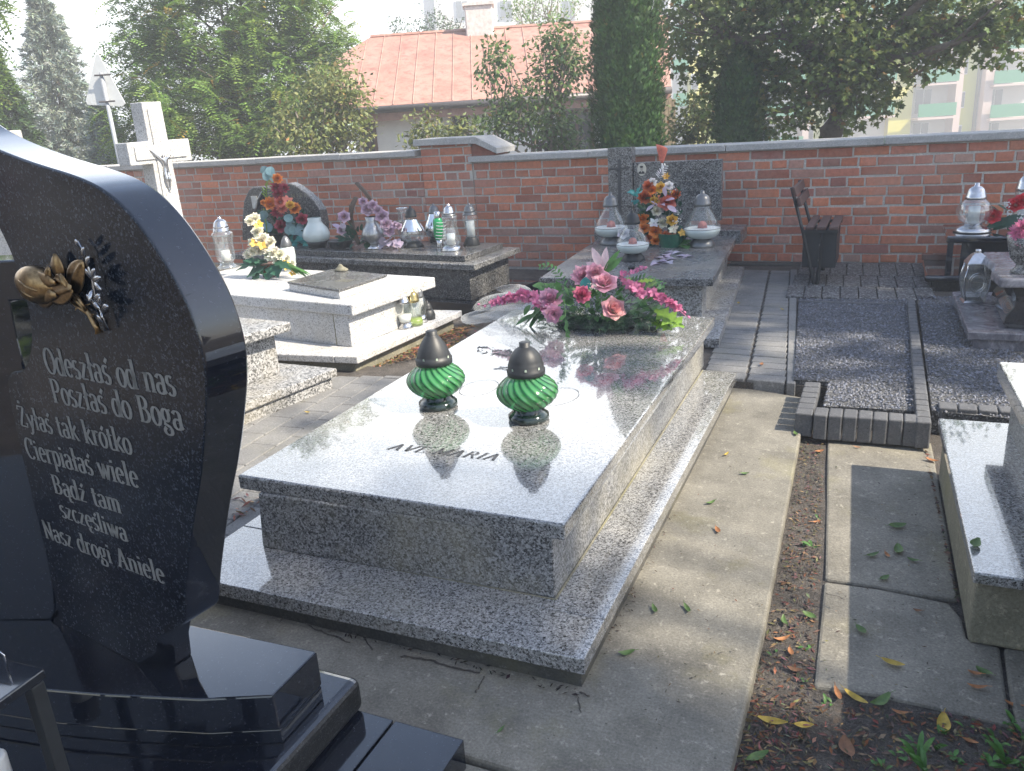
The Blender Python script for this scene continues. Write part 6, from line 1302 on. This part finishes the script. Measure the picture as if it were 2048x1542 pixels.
q.add(fpts, [(0, 1, 2, 3, 4)]); q.add(bpts, [(4, 3, 2, 1, 0)]); q.add([fpts[4], fpts[3], bpts[4]], [(0, 1, 2)])
roof = q.build('roof', M['roof'], hs_, solid=.05)
q = MB(); W_ = hr_ - hl; nS = 17
slope = lambda L, t: fr(lerp(DE, DR, t), L, lerp(ze_, zr_, t) + .035)
for i in range(1, nS):
    L0 = hl + W_ * i / nS; tmax = 1.0 if L0 > rl else lerp(.72, 1, (L0 - hl2) / (rl - hl2))
    Lt = L0
    a, b_ = slope(L0, 0), slope(Lt, tmax); q.tube([a, b_], .015, 4)
    for k in range(3):
        t = (k + 1) * .27 + (i % 3) * .06
        if t < tmax and i < nS - 1: q.tube([slope(L0, t) - Vector((0, 0, .022)), slope(L0 + W_ / nS, t) - Vector((0, 0, .022))], .014, 4)
q.tube([fr(DR, rl, zr_ + .03), fr(DR, rr_, zr_ + .03)], .05, 6); q.build('roof_seams', M['roof'], roof)
q = MB(); q.tube([fr(DE - .06, hl - .05, ze_ - .05), fr(DE - .06, hr_, ze_ - .05)], .065, 8); q.build('gutter', M['gutter'], roof, smooth=True)
def fbox(q, D0, D1, L0, L1, z0, z1):
    vs = [fr(D, L, z) for z in (z0, z1) for D in (D0, D1) for L in (L0, L1)]; q.add(vs, [(0, 2, 3, 1), (4, 5, 7, 6), (0, 1, 5, 4), (2, 6, 7, 3), (0, 4, 6, 2), (1, 3, 7, 5)])
q = MB(); fbox(q, DE + .02, DE + .12, hl, hr_, ze_ - .26, ze_ - .06); q.build('fascia', M['roof'], roof)
q = MB(); fbox(q, DE + .35, DB - .35, hl + .3, hr_ - .12, -.6, ze_ - .14); q.build('wall', M['plaster'], hs_)
q = MB(); g0_ = hr_ - .119; q.loft([[fr(DE + .36, L, ze_ - .14), fr(DB - .36, L, ze_ - .14), fr(DR, L, zr_ - .12)] for L in (g0_ - .1, g0_)]); q.build('gable_wall', M['old_wood'], hs_)
for i, (p0x, p1x) in enumerate(((722, 752), (905, 938), (1120, 1188))):
    a, b_ = lat(p0x, 260, DE + .3), lat(p1x, 260, DE + .3); z1 = atd(p0x, 222, DE + .3).z
    q = MB(); fbox(q, DE + .28, DE + .345, a, b_, -.2, z1); w_ = q.build('window', M['frame_brown'], hs_)
    q = MB(); m_ = (a + b_) / 2; fbox(q, DE + .265, DE + .279, a + .06, m_ - .03, -.1, z1 - .06); fbox(q, DE + .265, DE + .279, m_ + .03, b_ - .06, -.1, z1 - .06); q.build('pane', M['pane'], w_)
q = MB(); c0, c1 = lat(931, 40, DR), lat(986, 40, DR); fbox(q, DR - .3, DR + .4, c0, c1, zr_ - .4, atd(950, 14, DR).z); ch = q.build('chimney', M['chim'], roof, bevel=.03)
q = MB(); fbox(q, DR - .34, DR + .44, c0 - .04, c1 + .04, atd(950, 14, DR).z, atd(950, 8, DR).z); q.build('chimney_cap', M['chim'], ch)
q = MB(); wz0, wz1 = atd(1340, 170, 19).z, atd(1340, 92, 19).z
vs = lambda t: g0_ + t
def gbox(q, D0, D1, z0, z1, t): 
    q.add([fr(D, g0_ + tt, z) for z in (z0, z1) for D in (D0, D1) for tt in (.0, t)], [(0, 2, 3, 1), (4, 5, 7, 6), (0, 1, 5, 4), (2, 6, 7, 3), (0, 4, 6, 2), (1, 3, 7, 5)])
gbox(q, 19.2, 21.0, wz0, wz1, .05); w_ = q.build('attic_window', M['frame_brown'], hs_); q = MB(); gbox(q, 19.35, 20.85, wz0 + .1, wz1 - .1, .06); q.build('pane', M['pane'], w_)
# plank fence post of the yard beside it
shd = thing('plank_shed', 'narrow weathered plank shed wall between the slim conifer and the house corner', 'shed', fr(14, lat(1338, 250, 14), GZ))
q = MB(); a = lat(1322, 250, 14)
for i in range(4): fbox(q, 14, 14.03, a + i * .062, a + i * .062 + .055, GZ, atd(1335, 196 + 3 * (i % 2), 14).z)
q.build('planks', M['old_wood'], shd); q = MB(); fbox(q, 14.031, 15.5, a, a + .245, GZ, atd(1335, 200, 14).z); q.build('shed_body', M['old_wood'], shd)
# ---------------------------------------------------------------- blocks of flats
M['flat_white'] = plain('white facade', (.62, .60, .57), .9, 0, .05, 2); M['flat_pink'] = plain('pale pink facade', (.60, .47, .43), .9, 0, .05, 2); M['flat_yellow'] = plain('yellow facade', (.64, .58, .10), .9, 0, .05, 2); M['flat_lime'] = plain('lime facade', (.46, .48, .10), .9, 0, .05, 2); M['rail_green'] = plain('green balcony panel', (.012, .22, .10), .6, 0, .1, 4); M['win_white'] = plain('white window frame', (.62, .62, .62), .5); M['win_glass'] = plain('grey window glass', (.10, .11, .12), .08, 0, .2, 3)
DA = 68.0
ap = thing('apartment_block', 'block of flats with yellow and pink walls and bright green balconies far behind', 'building', fr(DA + 5, lat(1800, 200, DA), -8))
def frect(mk, nm, x0, x1, y0, y1, D0, D1, parent=ap):
    q = MB(); yc_ = 200; fbox(q, D0, D1, lat(x0, yc_, DA), lat(x1, yc_, DA), min(atd((x0 + x1) / 2, y1, DA).z, 99), atd((x0 + x1) / 2, y0, DA).z); return q.build(nm, M[mk], parent)
PXF = 67
XS = [(1340, 'y'), ] 
def bay(x, shift=0):
    """one staircase bay: yellow wall, loggia column, lime recess"""
    frect('flat_yellow', 'wall', x, x + 45, -140, 420, DA, DA + 10); frect('flat_white', 'wall', x + 45, x + 122, -140, 420, DA + .6, DA + 10); frect('flat_pink', 'pillar', x + 122, x + 135, -140, 420, DA - .6, DA + 10); frect('flat_lime', 'wall', x + 135, x + 176, -140, 420, DA + .3, DA + 10)
    frect('gutter', 'downpipe', x + 173, x + 175.5, -140, 420, DA - .1, DA + .29)
    frect('flat_pink', 'pillar', x + 178, x + 195, -140, 420, DA - .6, DA + 10); frect('flat_white', 'wall', x + 195, x + 300, -140, 420, DA + .6, DA + 10)
    for k in range(-4, 3):
        y = 207 + PXF * k
        for a, b_ in ((x + 47, x + 121), (x + 190, x + 299)):
            r_ = frect('rail_green', 'balcony', a, b_, y, y + 25, DA - 1.0, DA - .9); frect('flat_pink', 'balcony_slab', a - 2, b_ + 2, y + 27, y + 31, DA - 1.1, DA + .59, r_)
            w_ = frect('win_white', 'window', a + 8, a + 42, y - 30, y + 22, DA + .5, DA + .599); frect('win_glass', 'pane', a + 10, a + 24, y - 28, y + 20, DA + .44, DA + .499, w_); frect('win_glass', 'pane', a + 27, a + 40, y - 28, y + 20, DA + .44, DA + .499, w_)
        w_ = frect('win_white', 'window', x + 140, x + 152, y - 24, y + 9, DA + .2, DA + .299); frect('win_glass', 'pane', x + 141.5, x + 150.5, y - 22, y + 7, DA + .14, DA + .199, w_)
bay(1780)
bay(1480); 
frect('flat_white', 'wall', 1340, 1378, -140, 420, DA + .6, DA + 10); frect('flat_yellow', 'wall', 1378, 1400, -140, 420, DA, DA + 10); frect('flat_lime', 'wall', 1400, 1480, -140, 420, DA + .3, DA + 10)
for k in range(-3, 2):
    y = 120 + PXF * k; frect('rail_green', 'balcony', 1342, 1372, y, y + 26, DA - 1, DA - .9); w_ = frect('win_white', 'window', 1382, 1396, y - 40, y - 8, DA - .1, DA - .001); frect('win_glass', 'pane', 1384, 1394, y - 38, y - 10, DA - .16, DA - .101, w_)
tw = thing('tower_block', 'tall pale block of flats far behind the red roof', 'building', fr(95, lat(1040, 30, 95), -8))
DA = 90.0
frect('flat_white', 'wall', 885, 1218, -50, 420, DA, DA + 14, tw); frect('chim', 'wall', 862, 885, -40, 420, DA + 1, DA + 14, tw)
for x in (925, 1010, 1132, 1205):
    for k in range(0, 3):
        y = 0 + 60 * k; w_ = frect('win_white', 'window', x, x + 26, y, y + 38, DA - .1, DA - .001, tw); frect('win_glass', 'pane', x + 2, x + 12, y + 2, y + 36, DA - .16, DA - .101, w_); frect('win_glass', 'pane', x + 14, x + 24, y + 2, y + 36, DA - .16, DA - .101, w_)
# ---------------------------------------------------------------- road sign seen from behind
DS = 11.0
M['pole'] = plain('galvanised pole', (.36, .38, .41), .5, .3, .1, 20); M['plate'] = plain('pale grey sheet', (.55, .57, .58), .45, .2, .06, 20)
sg = thing('road_sign', 'triangular road sign on a grey pole seen from behind above the wall', 'sign', foot(245, DS))
q = MB(); tp = atd(202, 145, DS); q.tube([Vector((tp.x, tp.y, GZ)), Vector((tp.x, tp.y, tp.z))], .026, 12); q.build('pole', M['pole'], sg, smooth=True)
tri = [atd(x, y, DS + .05) for x, y in ((171, 203), (175, 210), (245, 213), (251, 207), (197, 108), (191, 110))]
n_ = Vector((-sy_, cy_, 0)); q = MB(); q.loft([tri, [p + n_ * .012 for p in tri]]); q.build('plate', M['plate'], sg, bevel=.003)
for py in (150, 203):
    q = MB(); c = atd(205 if py < 180 else 214, py, DS - .03); s_ = Vector((cy_, sy_, 0)) * .10; q.tube([c - s_, c + s_], .012, 6); q.build('clamp', M['gutter'], sg)
# ---------------------------------------------------------------- fallen leaves, litter and weeds
random.seed(77)
LC = {'green': plain('fresh fallen leaf', (.085, .15, .04), .5, 0, .3, 60, trans=.2), 'yellow': plain('yellowing leaf', (.42, .30, .05), .6, 0, .35, 60, trans=.2), 'orange': plain('orange dry leaf', (.34, .15, .06), .7, 0, .4, 60, trans=.15), 'brown': plain('brown dry leaf', (.17, .085, .045), .8, 0, .4, 60)}
def fallen(col, px, py, z, L, surf, curl=.5, rz=None):
    L *= .8; c = at(px, py, z + .002); q = MB(); a = rnd(0, 6.28) if rz is None else rz; X = Vector((math.cos(a), math.sin(a), 0)); Y = Vector((-math.sin(a), math.cos(a), 0)); w = L * rnd(.15, .27); g_ = []; tw_ = rnd(-.5, .5)
    for i in range(8):
        t = i / 7; ww = w * max(.05, math.sin(math.pi * min(.97, t * .92 + .06)) ** .8); m_ = c + X * (L * (t - .5)) + Y * (.12 * L * math.sin(2.2 * t + tw_)) + Vector((0, 0, curl * L * .35 * (2 * t - 1) ** 2))
        g_.append([m_ + Y * (ww * u) + Vector((0, 0, curl * ww * .9 * u * u + tw_ * .2 * ww * u + .0015)) for u in (-1, -.5, 0, .5, 1)])
    q.sheet(g_); q.tube([g_[0][2], g_[0][2] - X * (.25 * L) + Vector((0, 0, .002))], .0008, 4)
    o = q.build('fallen_leaf', LC[col], smooth=True)
    lab = {('green', 'c'): 'green fallen leaf lying on the concrete beside the big pale grave', ('orange', 'c'): 'dry orange leaf lying on the concrete beside the big pale grave', ('yellow', 'c'): 'yellow fallen leaf lying on the concrete beside the big pale grave', ('green', 's'): 'green fallen leaf on the cracked slab between the soil and the right pale grave', ('orange', 's'): 'dry orange leaf on the cracked slab near the right pale grave', ('yellow', 's'): 'yellowing leaf on the cracked slab near the right pale grave', ('green', 'd'): 'green leaf lying on the dark soil at the lower right', ('yellow', 'd'): 'curled yellow leaf lying on the dark soil at the lower right', ('orange', 'd'): 'orange dry leaf lying on the dark soil at the lower right', ('brown', 'd'): 'brown dry leaf lying on the dark soil at the lower right', ('brown', 's'): 'brown dry leaf on the cracked slab near the right pale grave', ('green', 'g'): 'long green leaf lying on the pale grave slab at the right edge', ('orange', 'p'): 'dry orange leaf on the block path left of the gravel bed', ('yellow', 'p'): 'pale leaf on the block path left of the gravel bed', ('yellow', 'l'): 'pale dry leaf on the block path left of the big pale grave'}[(col, surf)]
    tag(o, lab, 'leaf', 'fallen leaves'); return o
Z_ = {'c': 0, 's': -.033, 'd': -.042, 'g': .2, 'p': .052, 'l': .002}
for col, px, py, s, L in (('green', 1307, 1221, 'c', .05), ('green', 1372, 1220, 'c', .055), ('green', 1253, 1307, 'c', .055), ('green', 1420, 1006, 'c', .05), ('green', 1490, 949, 'c', .04), ('orange', 1433, 1063, 'c', .05), ('yellow', 1454, 910, 'c', .045), ('green', 1590, 869, 'c', .05), ('green', 1003, 1462, 'c', .035), ('orange', 530, 1172, 'c', .03),
        ('green', 1796, 1056, 's', .075), ('green', 1792, 1102, 's', .075), ('green', 1746, 1113, 's', .06), ('orange', 1773, 1112, 's', .04), ('green', 1826, 1121, 's', .045), ('green', 1770, 1159, 's', .05), ('green', 1720, 1263, 's', .05), ('yellow', 1785, 1331, 's', .07), ('orange', 1949, 1347, 's', .04), ('green', 1968, 1345, 's', .05), ('orange', 1953, 1374, 's', .055), ('orange', 1715, 896, 's', .035), ('orange', 1864, 923, 's', .06), ('brown', 1835, 1222, 's', .03),
        ('green', 1572, 1244, 'd', .06), ('green', 1618, 1235, 'd', .055), ('orange', 1563, 1278, 'd', .06), ('orange', 1580, 1306, 'd', .04), ('yellow', 1545, 1450, 'd', .085), ('green', 1517, 1520, 'd', .075), ('yellow', 1710, 1401, 'd', .08), ('orange', 1673, 1391, 'd', .06), ('yellow', 1608, 1456, 'd', .055), ('orange', 1799, 1425, 'd', .045), ('yellow', 1880, 1452, 'd', .085), ('brown', 1697, 1500, 'd', .08), ('green', 1758, 1403, 'd', .085), ('orange', 2028, 1410, 'd', .05), ('orange', 1632, 1046, 'd', .05), ('orange', 1640, 905, 'd', .05), ('brown', 1622, 878, 'd', .05), ('orange', 1940, 1486, 'd', .04), ('brown', 1590, 1340, 'd', .05),
        ('green', 1955, 1092, 'g', .07), ('orange', 1525, 730, 'p', .05), ('yellow', 1564, 620, 'p', .045), ('yellow', 1476, 607, 'p', .045), ('yellow', 615, 826, 'l', .04)):
    fallen(col, px, py, Z_[s], L, s)
M['litter'] = plain('dry leaf litter', (.15, .118, .092), .9, 0, .4, 80, tint=True, trans=.1)
q = MB()
def bits(poly, n, z, cols, s0=.006, s1=.02):
    for i in range(n):
        u, v = rnd(0, 1), rnd(0, 1); a, b_, c, d = poly; px = lerp(lerp(a[0], b_[0], u), lerp(d[0], c[0], u), v); py = lerp(lerp(a[1], b_[1], u), lerp(d[1], c[1], u), v)
        p = at(px, py, z + rnd(.001, .006)); az = rnd(0, 6.28); L = rnd(s0, s1); X = Vector((math.cos(az), math.sin(az), rnd(-.3, .3))) * L; Y = Vector((-math.sin(az), math.cos(az), rnd(-.3, .3))) * L * rnd(.12, .4); k = random.choice(cols); q.col = tuple(x * rnd(.6, 1.3) for x in k); q.add([p - X, p + Y, p + X, p - Y + Vector((0, 0, L * .15))], [(0, 1, 2, 3)])
rb = [(.9, .78, .7), (.8, .78, .75), (.6, .55, .5), (1.3, 1.2, 1.0), (.45, .4, .38), (1.1, .7, .5), (.7, .62, .56)]
bits([(1608, 850), (1650, 850), (1640, 1160), (1560, 1160)], 800, -.04, rb, .004, .012); bits([(1560, 1160), (1640, 1160), (1620, 1542), (1470, 1542)], 550, -.042, [(.6, .5, .4), (1.1, .9, .7), (.3, .3, .3), (1.5, 1.3, 1), (.8, .4, .3)], .004, .013)
bits([(1500, 1390), (2048, 1440), (2048, 1542), (1470, 1542)], 750, -.042, [(.6, .5, .4), (1.1, .9, .7), (.3, .3, .3), (1.5, 1.3, 1), (.9, .45, .3)], .004, .014)
bits([(735, 738), (860, 668), (960, 640), (900, 700)], 900, -.035, [(1.9, 1.2, .8), (1.5, .9, .5), (.8, .6, .4), (2.2, 1.5, 1.0), (.7, .9, .3)], .01, .028); bits([(850, 690), (1030, 618), (1060, 640), (900, 760)], 500, -.035, rb, .008, .022)
bits([(1475, 748), (1600, 765), (1606, 778), (1470, 768)], 90, .002, rb); bits([(1850, 880), (1905, 1160), (1925, 1240), (1850, 900)], 160, -.034, rb, .004, .014); bits([(1660, 900), (1860, 900), (1900, 1380), (1640, 1370)], 120, -.033, [(.3, .28, .22), (1, .9, .7)], .002, .008); bits([(1230, 1120), (1590, 820), (1520, 1250), (1300, 1500)], 130, .001, [(.25, .22, .18), (.8, .6, .4)], .002, .007)
bits([(1180, 1310), (1340, 1020), (1352, 1030), (1210, 1320)], 110, .001, [(.2, .18, .15), (.5, .4, .3)], .002, .008); bits([(700, 1255), (1160, 1380), (1150, 1392), (690, 1270)], 60, .001, [(.15, .14, .13)], .004, .012); bits([(455, 1010), (520, 960), (530, 1000), (470, 1050)], 30, .004, [(1.6, 1, .7), (.5, .4, .3)], .008, .03)
struct(q.build('leaf_litter', M['litter']), 'stuff')
M['weed'] = plain('small weed leaf', (.07, .17, .035), .5, 0, .3, 60, tint=True, trans=.25)
q = MB()
def weed(px, py, n, L):
    c = at(px, py, -.045); L *= .8
    for i in range(n): az = rnd(0, 6.28); leaf(q, c + jit(.012) * 1.0, Vector((math.cos(az), math.sin(az), rnd(.3, 1.2))), L * rnd(.6, 1.2), L * .18, (0, 0, 1), .4, 3)
for px, py, n, L in ((1620, 1095, 7, .05), (1640, 1040, 4, .03), (1552, 1310, 6, .03), (1612, 1302, 5, .03), (1610, 1360, 5, .03), (1655, 1405, 6, .03), (1838, 1500, 9, .04), (1990, 1490, 14, .04), (2020, 1450, 10, .04), (1975, 1530, 12, .045), (2035, 1525, 14, .045), (1910, 1520, 9, .035), (1885, 1470, 6, .03), (2040, 1475, 12, .04), (1800, 1520, 6, .035), (1935, 1455, 5, .03), (765, 705, 7, .06), (1760, 1535, 7, .03)): weed(px, py, n, L)
for px, py, L in ((1835, 1530, .13), (1850, 1545, .10), (1870, 1500, .08), (2010, 1530, .12)):
    c = at(px, py, -.045)
    for i in range(4): az = rnd(0, 6.28); leaf(q, c, Vector((math.cos(az) * .5, math.sin(az) * .5, 1.2)), L * rnd(.7, 1.1), .006, (0, -1, .2), .5, 5)
struct(q.build('weeds', M['weed']), 'stuff')
# cracks in the concrete: thin dark ribbons of earth lying in them
q = MB(); random.seed(9)
def crack(pts, w, z=.0025):
    L = []; Rr = []
    P = []
    for i in range(len(pts) - 1):
        for k in range(6): t = k / 6; P.append((lerp(pts[i][0], pts[i + 1][0], t) + rnd(-2, 2), lerp(pts[i][1], pts[i + 1][1], t) + rnd(-2, 2)))
    P.append(pts[-1]); W = [at(x, y, z) for x, y in P]
    for i, p in enumerate(W):
        d = (W[min(i + 1, len(W) - 1)] - W[max(i - 1, 0)]).normalized(); s = Vector((-d.y, d.x, 0)) * w * rnd(.4, 1.2); L.append(p + s); Rr.append(p - s)
    q.sheet([L, Rr])
crack([(460, 1205), (520, 1222), (600, 1240), (640, 1262), (700, 1285)], .003); crack([(655, 1265), (700, 1253), (720, 1262), (745, 1300)], .004); crack([(800, 1312), (860, 1320), (900, 1335), (960, 1345)], .004); crack([(1160, 1385), (1180, 1392)], .004); crack([(970, 1352), (955, 1378), (950, 1385)], .002); crack([(1155, 1388), (1158, 1410), (1162, 1425)], .0018)
crack([(560, 1245), (568, 1232)], .002); crack([(1650, 1185), (1690, 1200)], .002)
struct(q.build('cracks', M['soil']))

# ---------------------------------------------------------------- haze volume added to veil the distance in place of lens glare
hz = bpy.data.materials.new('glare veil haze'); hz.use_nodes = True; hn = hz.node_tree.nodes; hn.clear()
ho = hn.new('ShaderNodeOutputMaterial'); hv = hn.new('ShaderNodeVolumePrincipled'); hv.inputs['Density'].default_value = HAZE; hv.inputs['Color'].default_value = (.93, .96, 1, 1); hv.inputs['Anisotropy'].default_value = .1
hz.node_tree.links.new(hv.outputs[0], ho.inputs['Volume'])
q = MB(); q.box(-190, 190, -60, 200, -9.5, 19); struct(q.build('haze', hz), 'stuff')
